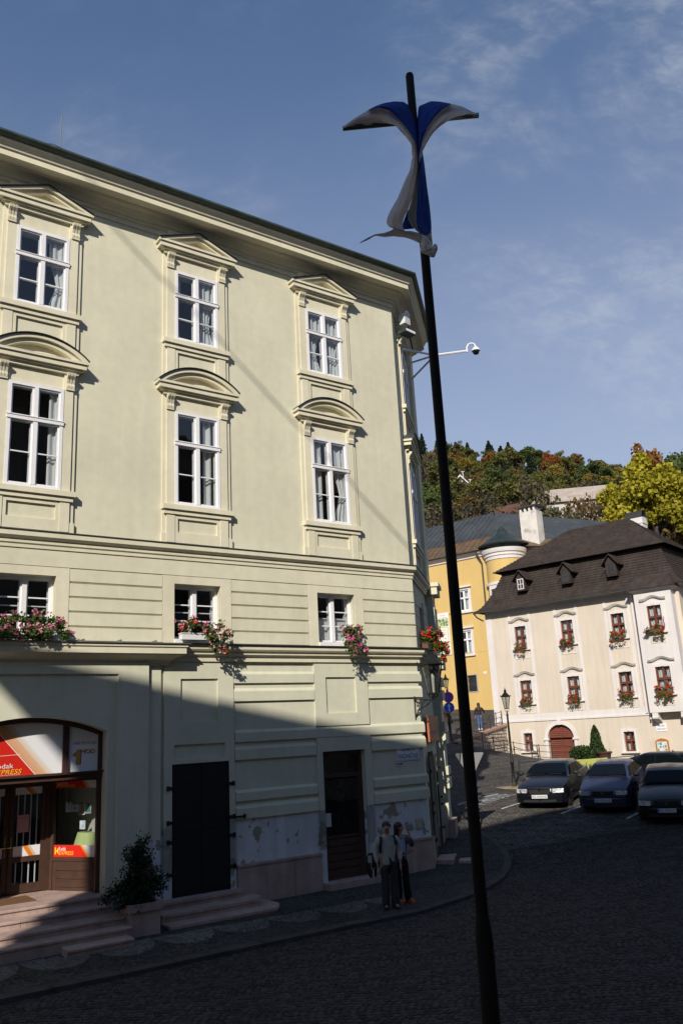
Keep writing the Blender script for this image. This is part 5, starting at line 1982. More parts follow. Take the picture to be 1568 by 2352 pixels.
SHW = .62
k = 0
u = -13.8
while u < 3.4:
    u1 = u + SHW
    t1 = 1.0
    for (ta, tb_, m_) in ((0, .31, RUST), (.305, 1.0, ZINC)):
        def lim(uu):
            return 1.0 if uu <= AP else max(0.0, 1 - (uu - AP) / (3.6 - AP))
        a0, a1, b0, b1 = min(ta, lim(u)), min(ta, lim(u1)), min(tb_, lim(u)), min(tb_, lim(u1))
        if b0 - a0 < .02 and b1 - a1 < .02:
            continue
        lift = 0 if m_ is RUST else .02
        q = [rp(u, a0), rp(u1, a1), rp(u1, b1), rp(u, b0)]
        q = [(x, y, z + lift) for x, y, z in q]
        s_ = MB(MY)
        s_.add(q, [(0, 1, 2, 3)])
        sm = [(q[0][0], q[0][1], q[0][2]), (q[3][0], q[3][1], q[3][2])]
        s_.add([(sm[0][0] - .02, sm[0][1], sm[0][2]), (sm[0][0] + .02, sm[0][1], sm[0][2]), (sm[1][0] + .02, sm[1][1], sm[1][2]), (sm[1][0] - .02, sm[1][1], sm[1][2]),
                (sm[0][0] - .02, sm[0][1] - .02, sm[0][2] + .05), (sm[0][0] + .02, sm[0][1] - .02, sm[0][2] + .05), (sm[1][0] + .02, sm[1][1] - .02, sm[1][2] + .05), (sm[1][0] - .02, sm[1][1] - .02, sm[1][2] + .05)],
               [(4, 5, 6, 7), (0, 4, 7, 3), (1, 5, 6, 2), (0, 1, 5, 4)])
        s_.build('roof_sheet', m_, yel)
    u = u1
rs = MB(MY)
apx = rp(AP, 1.0)
NS = 12
e0, e1 = Vector((3.6, EV, EH)), Vector((13.5, 6.8, 17.9))
rdg1 = Vector((11.0, 9.5, 20.6))
for k in range(NS):
    t0, t1 = k / NS, (k + 1) / NS
    a, b = e0.lerp(e1, t0), e0.lerp(e1, t1)
    c, d = Vector(apx).lerp(rdg1, t1), Vector(apx).lerp(rdg1, t0)
    for (s0, s1, m_, lf) in ((0, .22, RUST, 0), (.215, 1, ZINC, .02)):
        q = [a.lerp(d, s0), b.lerp(c, s0), b.lerp(c, s1), a.lerp(d, s1)]
        MB(MY).add([(v.x, v.y, v.z + lf) for v in q], [(0, 1, 2, 3)]).build('roof_sheet', m_, yel)
bk = MB(MY)
bk.add([(-14, RVy, RHy), (AP, RVy, RHy), (11, 9.5, 20.6), (12, 14, 16), (-14, 14, 17)], [(0, 1, 2, 3, 4)])
bk.build('roof_back', ZINC, yel)
# turret
TC, TRr = 3.75, 1.62
tv = .85
tr = MB(MY)
tr.lathe([(TRr, 9.0), (TRr, 17.45)], (TC, tv, 0), 28)
tur = tr.build('turret', YEL, yel, smooth=True)
MB(MY).lathe([(TRr + .02, 17.3), (TRr + .06, 17.3), (TRr + .08, 17.55), (TRr + .16, 17.6), (TRr + .16, 17.8), (TRr + .26, 17.86), (TRr + .32, 18.05), (TRr + .34, 18.2), (TRr, 18.2)], (TC, tv, 0), 28).build('turret_cornice', WTRIM, tur, smooth=True)
MB(MY).lathe([(TRr + .0, 18.2), (TRr + .03, 18.5), (TRr + .55, 18.55), (TRr + .58, 18.62), (TRr + .3, 18.8), (TRr - .3, 19.2), (.55, 19.7), (.4, 20.0), (.12, 20.35)], (TC, tv, 0), 28).build('turret_roof', mat('green black copper', (.035, .05, .048), .5, metal=.3, var=.3, vscale=2), tur, smooth=True)
MB(MY).lathe([(TRr + .02, 15.1), (TRr + .14, 15.15), (TRr + .14, 15.35), (TRr + .02, 15.4)], (TC, tv, 0), 28).build('turret_band', WTRIM, tur, smooth=True)
for ang in (-100, -60):
    a = R_(ang)
    px_, py_ = TC + (TRr) * math.cos(a), tv + (TRr) * math.sin(a)
    MT = MY @ Matrix.Translation((px_, py_, 0)) @ Matrix.Rotation(a + math.pi / 2, 4, 'Z')
    f_ = MB(MT)
    for x0, x1, z0, z1 in ((-.55, -.38, 12.7, 15.1), (.38, .55, 12.7, 15.1), (-.38, .38, 14.8, 15.1), (-.38, .38, 12.7, 12.9)):
        f_.box(x0, x1, -.08, .1, z0, z1)
    f_.build('window_surround', WTRIM, tur)
    MB(MT).box(-.38, .38, -.02, .02, 12.9, 14.8).build('pane', mat('dark far glass', (.03, .035, .045), .1, spec=.6), tur)
    g_ = MB(MT)
    g_.box(-.03, .03, -.05, -.02, 12.9, 14.8)
    g_.box(-.38, .38, -.05, -.02, 14.0, 14.06)
    g_.build('glazing_bar', BWIN, tur)
# tall white chimney
cy = MB(MY)
cy.box(5.0, 6.6, 2.0, 3.1, 17.6, 21.5)
cyo = cy.build('chimney', mat('flaking white chimney', (.62, .58, .53), .9, var=.12, vscale=1.5, mottle=((.34, .30, .26), 1.1, .56, .66, .8)), yel)
for k in range(4):
    MB(MY).box(5.05 + k * .42, 5.21 + k * .42, 2.0, 3.1, 21.5, 21.85).build('chimney_pier', WTRIM, cyo)
MB(MY).box(4.9, 6.7, 1.9, 3.2, 21.85, 22.02).build('chimney_cap', SHEET, cyo)
# big paper poster and house number on the yellow wall
def onyellow(u, v, h):
    c_, s_ = math.cos(RW), math.sin(RW)
    return Vector((10.35 + c_ * u + s_ * v, 72.0 + s_ * u - c_ * v, h))


po = MB().box(-.68, .68, -.02, 0, -1.85, 1.85).build('wall_poster', mat('poster paper', (.78, .74, .70), .8, var=.03), None, loc=onyellow(-2.5, .004 + .05, 11.72), rot=(0, 0, RW))
tag(po, 'tall pale paper poster with green header on the yellow wall', 'poster')
MB().box(-.60, .60, -.024, -.021, .68, 1.35).build('poster_header', mat('poster green print', (.10, .16, .14), .7, var=.3, vscale=6, mottle=((.55, .58, .22), 4.5, .47, .56, .9)), po)
fb_ = MB()
for a, b, z0, z1 in ((-.56, -.46, -1.38, .62), (.46, .56, -1.38, .62), (-.46, .46, .52, .62), (-.46, .46, -1.38, -1.30)):
    fb_.box(a, b, -.024, -.021, z0, z1)
fb_.build('poster_border', mat('poster pale green', (.52, .56, .26), .7), po)
for txt, s_, z in (('Vitajte', .17, 1.58), ('vás pozýva Banská Štiavnica', .13, 1.40), ('Pozvánka', .15, .28), ('Salamander', .14, .10), ('a slávnosti', .13, -.08), ('program dňa', .08, -.45), ('výstava', .08, -.70), ('koncert', .08, -.90), ('srdečne vás pozývame', .07, -1.15), ('mesto Banská Štiavnica', .12, -1.62)):
    mesh_text('lettering', txt, s_, mat('poster grey print', (.30, .27, .26), .8), TM(0, .023, z), po, .001, align='CENTER', width=min(1.05, .075 * len(txt) * (s_ / .14)))
hn = MB().box(-.14, .14, -.02, 0, -.09, .09).build('house_number', PLQ, None, loc=onyellow(1.30, .004, 8.06), rot=(0, 0, RW))
tag(hn, 'little white house number plate beside the downpipe', 'number plate')
mesh_text('lettering', '17', .12, INK, TM(-.07, .022, -.045), hn, .001, width=.13)
# ------------------------------------------------------------------ flower boxes
LEAFG = leaf_mat('geranium leaf', (0.075, 0.13, 0.025), .3, .3, 8)
PINK = mat('pink petals', (0.72, 0.16, 0.34), .6, var=.25, vscale=14, trans=.25)
ROSE = mat('pale pink petals', (0.80, 0.36, 0.44), .6, var=.2, vscale=14, trans=.25)
RED = mat('red petals', (0.72, 0.035, 0.02), .6, var=.2, vscale=14, trans=.2)
BOXW = mat('white plastic trough', (.7, .7, .7), .5)
BOXB = mat('brown trough', (.12, .05, .03), .7)


def card(mb, c, r, rnd, n=4, m=0):
    a = Vector((rnd.gauss(0, 1), rnd.gauss(0, 1), rnd.gauss(0, 1))).normalized()
    b = a.orthogonal().normalized()
    d = a.cross(b)
    mb.add([c + (b * math.cos(2 * math.pi * k / n) + d * math.sin(2 * math.pi * k / n)) * r for k in range(n)], [tuple(range(n))], m)


def flower_box(name, loc, rz, hw, label, group, cols, droop=.35, nleaf=420, nfl=34, boxm=None, seed=1, up=.28, lean=.22, ls=.034, fs=.021, skew=0.0, back=.14):
    r = random.Random(seed)
    o = empty(name, loc, rz, label, 'flower box', group)
    b = MB()
    b.box(-hw, hw, -.16, .02, 0, .15)
    b.box(-hw - .015, hw + .015, -.175, .025, .135, .155)
    b.build('trough', boxm or BOXW, o)
    lv = MB()
    cl = []
    for k in range(int(16 * hw / .5) + 10):
        x = r.uniform(-hw, hw) + skew * r.random()
        t = r.random()
        if t < .55:
            cl.append(Vector((x, -.08 + r.uniform(-lean, back), .16 + r.uniform(.02, up))))
        else:
            cl.append(Vector((x * 1.12 + skew * .4, -.20 - r.uniform(0, lean), .12 - r.uniform(0, droop))))
    for k in range(nleaf):
        c = r.choice(cl) + Vector((r.gauss(0, .055), r.gauss(0, .045), r.gauss(0, .055)))
        c.y = min(c.y, .12)
        card(lv, c, ls * r.uniform(.6, 1.2), r, 5)
    # stems
    for c in cl:
        lv.tube([(c.x * .9, -.08, .13), (c.x, (c.y - .08) / 2, max(.14, c.z * .6)), tuple(c)], .006, 4)
    tag(lv.build('leaves', LEAFG, o), kind='stuff')
    for ci, (m_, share) in enumerate(cols):
        fl = MB()
        for k in range(int(nfl * share)):
            c = r.choice(cl) + Vector((r.gauss(0, .07), -abs(r.gauss(.03, .04)), r.gauss(.03, .06)))
            for j in range(9):
                card(fl, c + Vector((r.gauss(0, .024), r.gauss(0, .02), r.gauss(0, .022))), fs * r.uniform(.7, 1.2), r, 5)
        tag(fl.build('blossoms', m_, o), kind='stuff')
    return o


GM = 'geranium boxes on the corner building sills'
flower_box('flower_box', W(4.55, .28, 5.98), RZ_MAIN, .72, 'long white trough overflowing with pink geraniums above the shop', GM, ((PINK, .5), (ROSE, .6)), .06, 1900, 120, seed=3, up=.34, lean=.16, skew=.12)
flower_box('flower_box', W(8.66, .26, 6.03), RZ_MAIN, .52, 'white trough of mixed pink and red geraniums above the iron door', GM, ((ROSE, .55), (PINK, .3), (RED, .2)), .42, 1100, 74, seed=8, up=.22, lean=.2, skew=.14)
flower_box('flower_box', W(13.08, .26, 6.05), RZ_MAIN, .30, 'short trough of trailing bright pink geraniums above the tall shop door', GM, ((PINK, .9), (ROSE, .2)), .52, 900, 66, seed=12, up=.22, lean=.2)
cpt = Matrix.Translation(W(0, 0, 0)) @ Matrix.Rotation(RZ_MAIN, 4, 'Z') @ MC @ Matrix.Translation((1.25, -.12, 6.03))
flower_box('flower_box', cpt.translation, RZ_MAIN + CHA, .5, 'trough of scarlet geraniums on the chamfered corner above the lantern', GM, ((RED, .95), (ROSE, .1)), .42, 1700, 150, BOXB, seed=15, up=.36, lean=.42)
GW_ = 'red geranium boxes on the white building'
wl2 = ['upper left', 'x']
names = [('red geranium box under the top floor window next to the gable end', -1.87, HU[0]), ('red geranium box under the top floor window over the arched door', 1.38, HU[0]), ('red geranium box under the top floor window beside the oriel', 4.66, HU[0]),
         ('red geranium box under the first floor window next to the lamp post', -1.87, HL[0]), ('red geranium box under the first floor window over the arched door', 1.38, HL[0]), ('red geranium box under the first floor window beside the oriel downpipe', 4.66, HL[0])]
for i, (lab, u, h) in enumerate(names):
    flower_box('flower_box', onwhite(u, .16, h - .02), RW, .38, lab, GW_, ((RED, 1.0), (ROSE, .12)), .30 + .12 * random.Random(i).random(), 230 + 40 * (i % 3), 16 + 5 * (i % 3), BOXB, 30 + i, up=.20, lean=.10, ls=.042, fs=.03)
flower_box('flower_box', onwhite(7.1, OV_ + .16, 8.43), RW, .46, 'red geranium box on the upper oriel window with a small flag', GW_, ((RED, 1.0),), .36, 260, 18, BOXB, 50, up=.22, lean=.12, ls=.05, fs=.036)
flower_box('flower_box', onwhite(7.1, OV_ + .16, 4.96), RW, .46, 'red geranium box on the lower oriel window', GW_, ((RED, 1.0),), .36, 300, 26, BOXB, 51, up=.22, lean=.12, ls=.05, fs=.036)
fgm = MB()
fgm.tube([(0, 0, 0), (.12, -.1, .75)], .012, 6)
fgo = fgm.build('small_flag', mat('pale pole', (.6, .55, .5), .6), None, loc=onwhite(7.5, OV_ + .14, 8.5), rot=(0, 0, RW))
tag(fgo, 'small furled tricolour flag on the upper oriel sill', 'flag')
for k, (c_, nm) in enumerate((((.7, .7, .72), 'flag white'), ((.05, .08, .35), 'flag navy'), ((.55, .03, .04), 'flag crimson'))):
    fm = MB()
    rows = [[(.04 + .10 * t + (k * .035 + .035 * s_) * (1 - t * .4) + .02 * math.sin(7 * t), -.09 * t - .02 * math.sin(9 * t + k), .12 + .6 * t) for s_ in (0, .5, 1)] for t in [i / 8 for i in range(9)]]
    fm.grid(rows)
    fm.build('cloth_stripe', mat(nm, c_, .8, trans=.2), fgo)

# ------------------------------------------------------------------ signs, lamp and cameras on the corner building
sg = MB()
sg.box(-.41, .41, -.02, 0, -.195, .195)
sgn = sg.build('street_sign', mat('street sign enamel', (.74, .75, .78), .3, var=.05, vscale=8), None, loc=W(14.94, .004, 3.145), rot=(0, 0, RZ_MAIN))
tag(sgn, 'white enamel street name plate with blue capital letters', 'sign')
NAVY = mat('navy enamel', (.012, .02, .13), .4)
mesh_text('lettering', 'NÁMESTIE', .11, NAVY, TM(-.23, .022, .045), sgn, .001, width=.46)
mesh_text('lettering', 'RADNIČNÉ', .17, NAVY, TM(-.34, .022, -.14), sgn, .001, width=.68)
fr_ = MB()
for a, b, z0, z1 in ((-.395, .395, .17, .178), (-.395, .395, -.178, -.17), (-.395, -.387, -.17, .17), (.387, .395, -.17, .17)):
    fr_.box(a, b, -.0215, -.0202, z0, z1)
fr_.build('border_line', NAVY, sgn)
ar = MB().box(-.13, .13, -.015, 0, -.055, .055).build('arrow_sign', mat('arrow sign white', (.6, .6, .6), .4), None, loc=W(14.64, .08 * 0 + .004, 2.875), rot=(0, 0, RZ_MAIN))
tag(ar, 'little white plate with a red arrow under the street name', 'sign')
MB().prism([(-.10, -.015), (.04, -.015), (.04, -.035), (.105, 0), (.04, .035), (.04, .015), (-.10, .015)], -.017, -.0155).build('arrow', mat('arrow red', (.30, .03, .03), .4), ar)

MCW = Matrix.Translation(W(0, 0, 0)) @ Matrix.Rotation(RZ_MAIN, 4, 'Z') @ MC


def on_chamfer(a, v, h):
    return (MCW @ Vector((a, -v, h)))


os_ = MB().box(-1.3, 1.3, -.06, 0, -.36, .36).build('shop_board', mat('rusty orange board', (.40, .10, .035), .6, var=.3, vscale=3, mottle=((.10, .06, .045), 2.2, .55, .7, .7)), None, loc=on_chamfer(1.75, .10, 3.75), rot=(0, 0, RZ_MAIN + CHA))
tag(os_, 'faded orange shop board over the corner door', 'sign')
mesh_text('lettering', 'nisca-dreno', .30, mat('faded letter paint', (.42, .36, .30), .7), TM(-1.1, .062, -.17), os_, .002, width=2.2)

IRON = mat('lamp iron', (.018, .019, .019), .5, metal=.4, var=.2, vscale=9)
LGLASS = glass('lantern glass', (.72, .74, .72), 1.0, .08)


def lantern(o, z0, s, sides=6, name='lantern'):
    """tapered six-sided lantern: bottom ring at z0"""
    f = MB()
    rb, rt, h = .105 * s, .205 * s, .52 * s
    for k in range(sides):
        a = 2 * math.pi * k / sides
        f.tube([(rb * math.cos(a), rb * math.sin(a), z0), (rt * math.cos(a), rt * math.sin(a), z0 + h)], .011 * s, 5)
    f.lathe([(rb + .015 * s, z0 - .015 * s), (rb + .02 * s, z0 + .015 * s), (rb - .01 * s, z0 + .02 * s)], n=sides)
    f.build(name + '_frame', IRON, o)
    g_ = MB()
    g_.lathe([(rb * .96, z0 + .01 * s), (rt * .96, z0 + h - .005 * s)], n=sides)
    g_.build('glass', LGLASS, o)
    r_ = MB()
    zt = z0 + h
    r_.lathe([(rt + .02 * s, zt - .01 * s), (rt + .05 * s, zt + .012 * s), (rt + .02 * s, zt + .035 * s), (rt * .72, zt + .10 * s), (rt * .42, zt + .17 * s), (.06 * s, zt + .20 * s), (.065 * s, zt + .26 * s), (.085 * s, zt + .27 * s), (.03 * s, zt + .31 * s), (.02 * s, zt + .36 * s), (.006 * s, zt + .43 * s)], n=sides)
    for k in range(sides):
        a = 2 * math.pi * k / sides
        x, y = (rt + .035 * s) * math.cos(a), (rt + .035 * s) * math.sin(a)
        r_.tube([(x, y, zt), (x * 1.10, y * 1.10, zt + .03 * s), (x * 1.12, y * 1.12, zt + .075 * s)], .009 * s, 5)
    r_.build('roof', IRON, o)
    MB().lathe([(.035 * s, z0 + .02 * s), (.04 * s, z0 + .2 * s), (.05 * s, z0 + .3 * s), (.02 * s, z0 + .36 * s)], n=10).build('bulb', mat('milky bulb', (.6, .6, .56), .4), o)


# bracket lantern on the building corner
wlp = W(15.30, .0, 4.30)
wlm = empty('wall_lantern', wlp, RZ_MAIN + R_(36), 'large black wall lantern on a scrolled iron bracket at the building corner', 'lamp')
br = MB()
br.box(-.03, .03, -.03, -.003, -.28, .30)
br.tube([(0, -.02, .24), (0, -.62, .24)], .02, 6)
br.tube([(0, -.02, -.22)] + [(0, -.02 - .45 * t, -.22 + .40 * t ** .7 + .03 * math.sin(6 * t)) for t in [i / 8 for i in range(1, 9)]], .016, 6)
for (cy, cz, r0) in ((-.16, .10, .10), (-.33, .15, .075), (-.48, .18, .05), (-.13, -.07, .06), (-.55, .19, .04)):
    br.tube([(0, cy + r0 * (1 - .6 * t) * math.cos(7.5 * t), cz + r0 * (1 - .6 * t) * math.sin(7.5 * t)) for t in [i / 16 for i in range(17)]], .012, 5)
br.box(-.07, .07, -.05, -.003, .24, .34)
br.build('scroll_bracket', IRON, wlm)
lm = empty('lantern_head', (0, -.56, .40), 0)
lm.parent = wlm
COL.objects.unlink(lm)
bpy.data.objects.remove(lm)
yk = MB()
for a in (0, math.pi):
    yk.tube([(0, -.56, .26), (.09 * math.cos(a), -.56, .29), (.125 * math.cos(a), -.56, .33), (.13 * math.cos(a), -.56, .38)], .014, 6)
for a in (0, math.pi):
    yk.tube([(0, -.56, .26), (0, -.56 + .09 * math.cos(a), .29), (0, -.56 + .125 * math.cos(a), .33), (0, -.56 + .13 * math.cos(a), .38)], .014, 6)
yk.lathe([(.03, .22), (.045, .25), (.03, .28)], (0, -.56, 0), 8)
yk.build('yoke', IRON, wlm)
k_ = len(bpy.data.objects)
lantern(wlm, .38, 1.5)
for ch in wlm.children:
    if ch.name.split('.')[0] in ('lantern_frame', 'glass', 'roof', 'bulb'):
        ch.location = (0, -.56, 0)

# surveillance camera on a white arm
WPAINT = mat('white arm paint', (.75, .75, .76), .4)
c0 = at(1000, 815, 26.2)
scm = empty('security_camera', on_chamfer(2.6, .06, 15.6), 0, 'white dome security camera on a long braced wall arm', 'camera')
bse = scm.location
tip = at(1072, 806, 26.2)
joint = at(998, 816, 26.2)
arm = MB()
for q in (at(922, 802, 26.0), at(938, 826, 26.4)):
    pass
root1, root2, root3 = on_chamfer(1.2, .1, 15.85), on_chamfer(3.3, .16, 16.28), on_chamfer(3.2, .16, 15.62)
for rt_ in (root1, root2, root3):
    arm.tube([rt_ - bse, joint - bse], .035, 6)
arm.tube([joint - bse, tip - bse], .04, 6)
arm.build('arm', WPAINT, scm)
goose = MB()
t0 = tip - bse
goose.tube([t0 + Vector((0, 0, -.05)), t0 + Vector((0, 0, .12)), t0 + Vector((.06, 0, .24)), t0 + Vector((.16, 0, .28)), t0 + Vector((.26, 0, .25)), t0 + Vector((.30, 0, .16)), t0 + Vector((.30, 0, .08))], .032, 8)
goose.build('gooseneck', WPAINT, scm)
MB().lathe([(.05, .10), (.12, .04), (.15, -.02), (.15, -.05)], t0 + Vector((.30, 0, .03)), 14).build('housing', WPAINT, scm, smooth=True)
MB().lathe([(.12, -.05), (.115, -.10), (.08, -.16), (.02, -.19)], t0 + Vector((.30, 0, .03)), 14).build('dome', mat('smoked dome', (.01, .01, .012), .1, spec=.6), scm, smooth=True)
# louvred loudspeaker box and floodlight near the cornice
sp = empty('wall_siren', on_chamfer(.55, .35, 16.35), RZ_MAIN + R_(10), 'white louvred siren box under the cornice corner', 'siren')
sp.scale = (.7, .7, .7)
MB().box(-.2, .2, -.16, .16, 0, .5).build('box', WPAINT, sp)
for k in range(6):
    MB().box(-.17, .17, -.175, -.16, .06 + k * .07, .09 + k * .07).build('louvre', WPAINT, sp)
MB().prism([(-.22, .5), (.22, .5), (0, .68)], -.18, .18).build('lid', WPAINT, sp)
fl = empty('floodlight', on_chamfer(.45, .40, 15.95), RZ_MAIN + R_(10), 'dark slim floodlight mounted under the siren box', 'floodlight')
MB().box(-.25, .25, -.16, .16, 0, .12).build('body', GUTTER, fl)
MB().box(-.22, .22, -.17, -.16, .02, .10).build('lamp_glass', PLQ, fl)
MB().box(-.03, .03, .0, .45, .03, .09).build('stay', GUTTER, fl)

# ------------------------------------------------------------------ granite planter and its shrub
pl = empty('granite_planter', W(6.95, 1.0, pave_z(*W(6.95, 1.0).to_2d())), RZ_MAIN, 'square pink granite planter standing at the foot of the shop steps', 'planter')
pm = MB()
pm.box(-.31, .31, -.31, .31, -.05, .43)
pm.box(-.35, -.27, -.35, .35, .43, .57)
pm.box(.27, .35, -.35, .35, .43, .57)
pm.box(-.27, .27, -.35, -.27, .43, .57)
pm.box(-.27, .27, .27, .35, .43, .57)
pm.build('trough', GRANITE, pl)
MB().box(-.27, .27, -.27, .27, .43, .50).build('soil', mat('soil', (.03, .022, .015), 1), pl)
SHR = leaf_mat('dark juniper leaf', (0.022, 0.040, 0.018), .3, .15, 6)
sh = empty('planter_shrub', W(6.95, 1.0, pave_z(*W(6.95, 1.0).to_2d()) + .5), RZ_MAIN, 'ragged dark evergreen shrub growing in the granite planter', 'shrub')
rs_ = random.Random(21)
lv, st_ = MB(), MB()
tips = []
for k in range(84):
    a = rs_.uniform(0, 2 * math.pi)
    hgt = rs_.uniform(.12, 1.2) if k > 6 else rs_.uniform(1.05, 1.5)
    if k > 50:
        hgt = rs_.uniform(.06, .55)
    rad = rs_.uniform(.12, .70) * (1.2 - hgt / 1.6)
    tipv = Vector((rad * math.cos(a) - .08, rad * math.sin(a) * .8, hgt - .08))
    midp = Vector((tipv.x * .35, tipv.y * .35, tipv.z * .62 + .08))
    st_.tube([(0, 0, 0), tuple(midp), tuple(tipv)], [.016, .01, .004], 5)
    tips.append((midp, tipv))
for k in range(9500):
    m0, t0_ = rs_.choice(tips)
    t = rs_.random() ** .7
    c = m0.lerp(t0_, t) + Vector((rs_.gauss(0, .05), rs_.gauss(0, .05), rs_.gauss(0, .05)))
    card(lv, c, rs_.uniform(.012, .028), rs_, 4)
st_.build('stems', mat('dark bark', (.05, .035, .025), .9), sh)
tag(lv.build('foliage', SHR, sh), kind='stuff')

# ------------------------------------------------------------------ flagpole, crossbar and banner
FPX, FPY = 1.115, 8.5
fz = gz(FPX, FPY)
POLE = mat('dark brown pole paint', (.018, .014, .012), .7, spec=.2, var=.15, vscale=3)
fpo = empty('flagpole', (FPX, FPY, fz), 0, 'tall dark tapered flagpole with a thick sleeved foot', 'flagpole')
fpm = MB()
fpm.lathe([(.060, 1.4), (.060, 2.2), (.058, 4.0), (.055, 7.0), (.052, 9.5), (.050, 11.5 - fz), (.042, 11.53 - fz), (.02, 11.55 - fz)], n=20)
fpm.build('shaft', POLE, fpo, smooth=True)
MB().lathe([(.13, -.1), (.13, .08), (.083, .10), (.083, 1.96), (.078, 2.02), (.066, 2.14), (.060, 2.16)], n=20).build('sleeve', POLE, fpo, smooth=True)
bl, brr = at(787, 295, 8.62), at(1098, 265, 8.62)
cbm = MB()
cbm.tube([bl, brr], .032, 10)
bar = MB()
bar.v = [tuple(Vector(p) - Vector((FPX, FPY, fz))) for p in cbm.v]
bar.f, bar.mi = cbm.f, cbm.mi
bar.build('crossbar', mat('grey green tube', (.10, .12, .115), .4, metal=.5), fpo, smooth=True)


def z1p(x, y, dep):
    return at(738.4 + x * .2569, 134.2 + y * .2569, dep)


BLUE = mat('royal blue flag cloth', (0.025, 0.09, 0.42), .75, var=.1, vscale=3, trans=.35)
WCL = mat('white flag cloth', (0.80, 0.76, 0.74), .8, var=.06, vscale=3, trans=.4)
org = Vector((FPX, FPY, fz + 5.3))
flg = empty('town_flag', org, 0, 'blue and white banner gathered and twisted round the flagpole', 'flag')


def resample(pts, n):
    P = [Vector(p) for p in pts]
    L_ = [0]
    for a, b in zip(P[:-1], P[1:]):
        L_.append(L_[-1] + (b - a).length)
    out = []
    for i in range(n):
        s_ = L_[-1] * i / (n - 1)
        j = 0
        while j < len(L_) - 2 and L_[j + 1] < s_:
            j += 1
        t = (s_ - L_[j]) / max(1e-9, L_[j + 1] - L_[j])
        out.append(P[j].lerp(P[j + 1], t))
    return out


def cloth(name, A, Bp, m_, da=8.5, db=8.5, bulge=0.0, n=34, nw=13, ripple=.010, ph=0.0, dend=None):
    """cloth strip ruled between two edges given as picture points with depths"""
    a, b = resample([(x, y, 0) for x, y in A], n), resample([(x, y, 0) for x, y in Bp], n)
    rows = []
    for i in range(n):
        t = i / (n - 1)
        row = []
        for j in range(nw):
            s_ = j / (nw - 1)
            q = a[i].lerp(b[i], s_)
            d0 = da if dend is None else da + (dend[0] - da) * t
            d1 = db if dend is None else db + (dend[1] - db) * t
            dep = d0 + (d1 - d0) * s_ + bulge * math.sin(math.pi * s_) + ripple * (math.sin(9 * t + 5 * s_ + ph) + .7 * math.sin(17 * s_ - 6 * t + 2 * ph) + .5 * math.sin(23 * t - 9 * s_))
            row.append(tuple(z1p(q.x, q.y, dep) - org))
        rows.append(row)
    f = MB()
    f.grid(rows)
    o = f.build(name, m_, flg, smooth=True)
    sd_ = o.modifiers.new('thickness', 'SOLIDIFY')
    sd_.thickness = .003
    return o


cloth('blue_cloth', [(415, 460), (480, 425), (560, 397), (650, 383), (735, 388), (790, 430), (830, 530), (856, 650), (862, 800), (860, 930)],
      [(418, 458), (520, 437), (600, 460), (680, 530), (750, 612), (810, 690), (838, 760), (850, 820), (856, 880), (857, 935)], BLUE, 8.58, 8.36, -.05, dend=(8.42, 8.40))
cloth('blue_cloth', [(1150, 405), (1060, 388), (975, 383), (900, 415), (866, 430), (855, 560), (858, 700), (862, 800), (862, 930)],
      [(1148, 407), (1070, 460), (1000, 530), (940, 620), (905, 710), (885, 780), (872, 840), (865, 890), (862, 935)], BLUE, 8.58, 8.36, -.05, ph=2, dend=(8.42, 8.40))
cloth('white_cloth', [(185, 612), (300, 530), (415, 460), (520, 437), (600, 460), (680, 530), (750, 612), (810, 690), (838, 760), (850, 820), (856, 880), (857, 935)],
      [(190, 618), (330, 545), (480, 520), (580, 550), (660, 600), (740, 690), (795, 760), (806, 810), (812, 860), (808, 910), (802, 960)], WCL, 8.60, 8.42, -.04, ph=1, dend=(8.40, 8.38))
cloth('white_cloth', [(1398, 500), (1330, 470), (1250, 430), (1150, 405), (1070, 460), (1000, 530), (940, 620), (905, 710), (885, 780), (872, 840), (865, 890), (862, 935)],
      [(1400, 506), (1330, 495), (1200, 525), (1140, 550), (1060, 605), (1000, 660), (940, 750), (915, 800), (900, 830), (885, 870), (872, 935)], WCL, 8.60, 8.42, -.04, ph=4, dend=(8.40, 8.38))
cloth('white_cloth', [(215, 600), (330, 545), (480, 520), (580, 550), (660, 598)], [(190, 632), (300, 622), (450, 606), (560, 598), (655, 590)], WCL, 8.47, 8.62, .02, ph=3)
cloth('white_cloth', [(1395, 503), (1330, 493), (1260, 505), (1200, 525), (1145, 548)], [(1400, 525), (1330, 535), (1260, 540), (1200, 545), (1148, 552)], mat('green hem', (.22, .27, .25), .8, trans=.3), 8.5, 8.62, .0, ph=3)
cloth('white_cloth', [(806, 900), (790, 1000), (745, 1090), (680, 1250), (610, 1370), (582, 1440), (580, 1475), (600, 1505), (640, 1520)],
      [(857, 930), (850, 1010), (820, 1200), (770, 1350), (735, 1420), (725, 1460), (722, 1500), (728, 1530), (745, 1545)], WCL, 8.40, 8.38, -.06, ph=2, dend=(8.30, 8.34))
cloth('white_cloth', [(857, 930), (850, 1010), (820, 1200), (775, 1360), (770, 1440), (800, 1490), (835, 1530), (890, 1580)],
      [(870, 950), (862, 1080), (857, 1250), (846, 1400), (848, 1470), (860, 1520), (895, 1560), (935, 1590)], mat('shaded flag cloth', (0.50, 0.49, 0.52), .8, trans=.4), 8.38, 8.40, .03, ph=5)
cloth('blue_cloth', [(872, 945), (862, 1080), (857, 1250), (846, 1400), (848, 1470), (860, 1520), (895, 1560), (935, 1588)],
      [(900, 835), (916, 950), (937, 1120), (962, 1310), (975, 1440), (979, 1510), (978, 1552), (940, 1585)], BLUE, 8.40, 8.43, -.05, ph=1)
cloth('blue_cloth', [(772, 1355), (740, 1430), (722, 1490), (730, 1530)], [(774, 1360), (775, 1440), (800, 1495), (826, 1522)], BLUE, 8.45, 8.43, .0, ph=1, n=12)
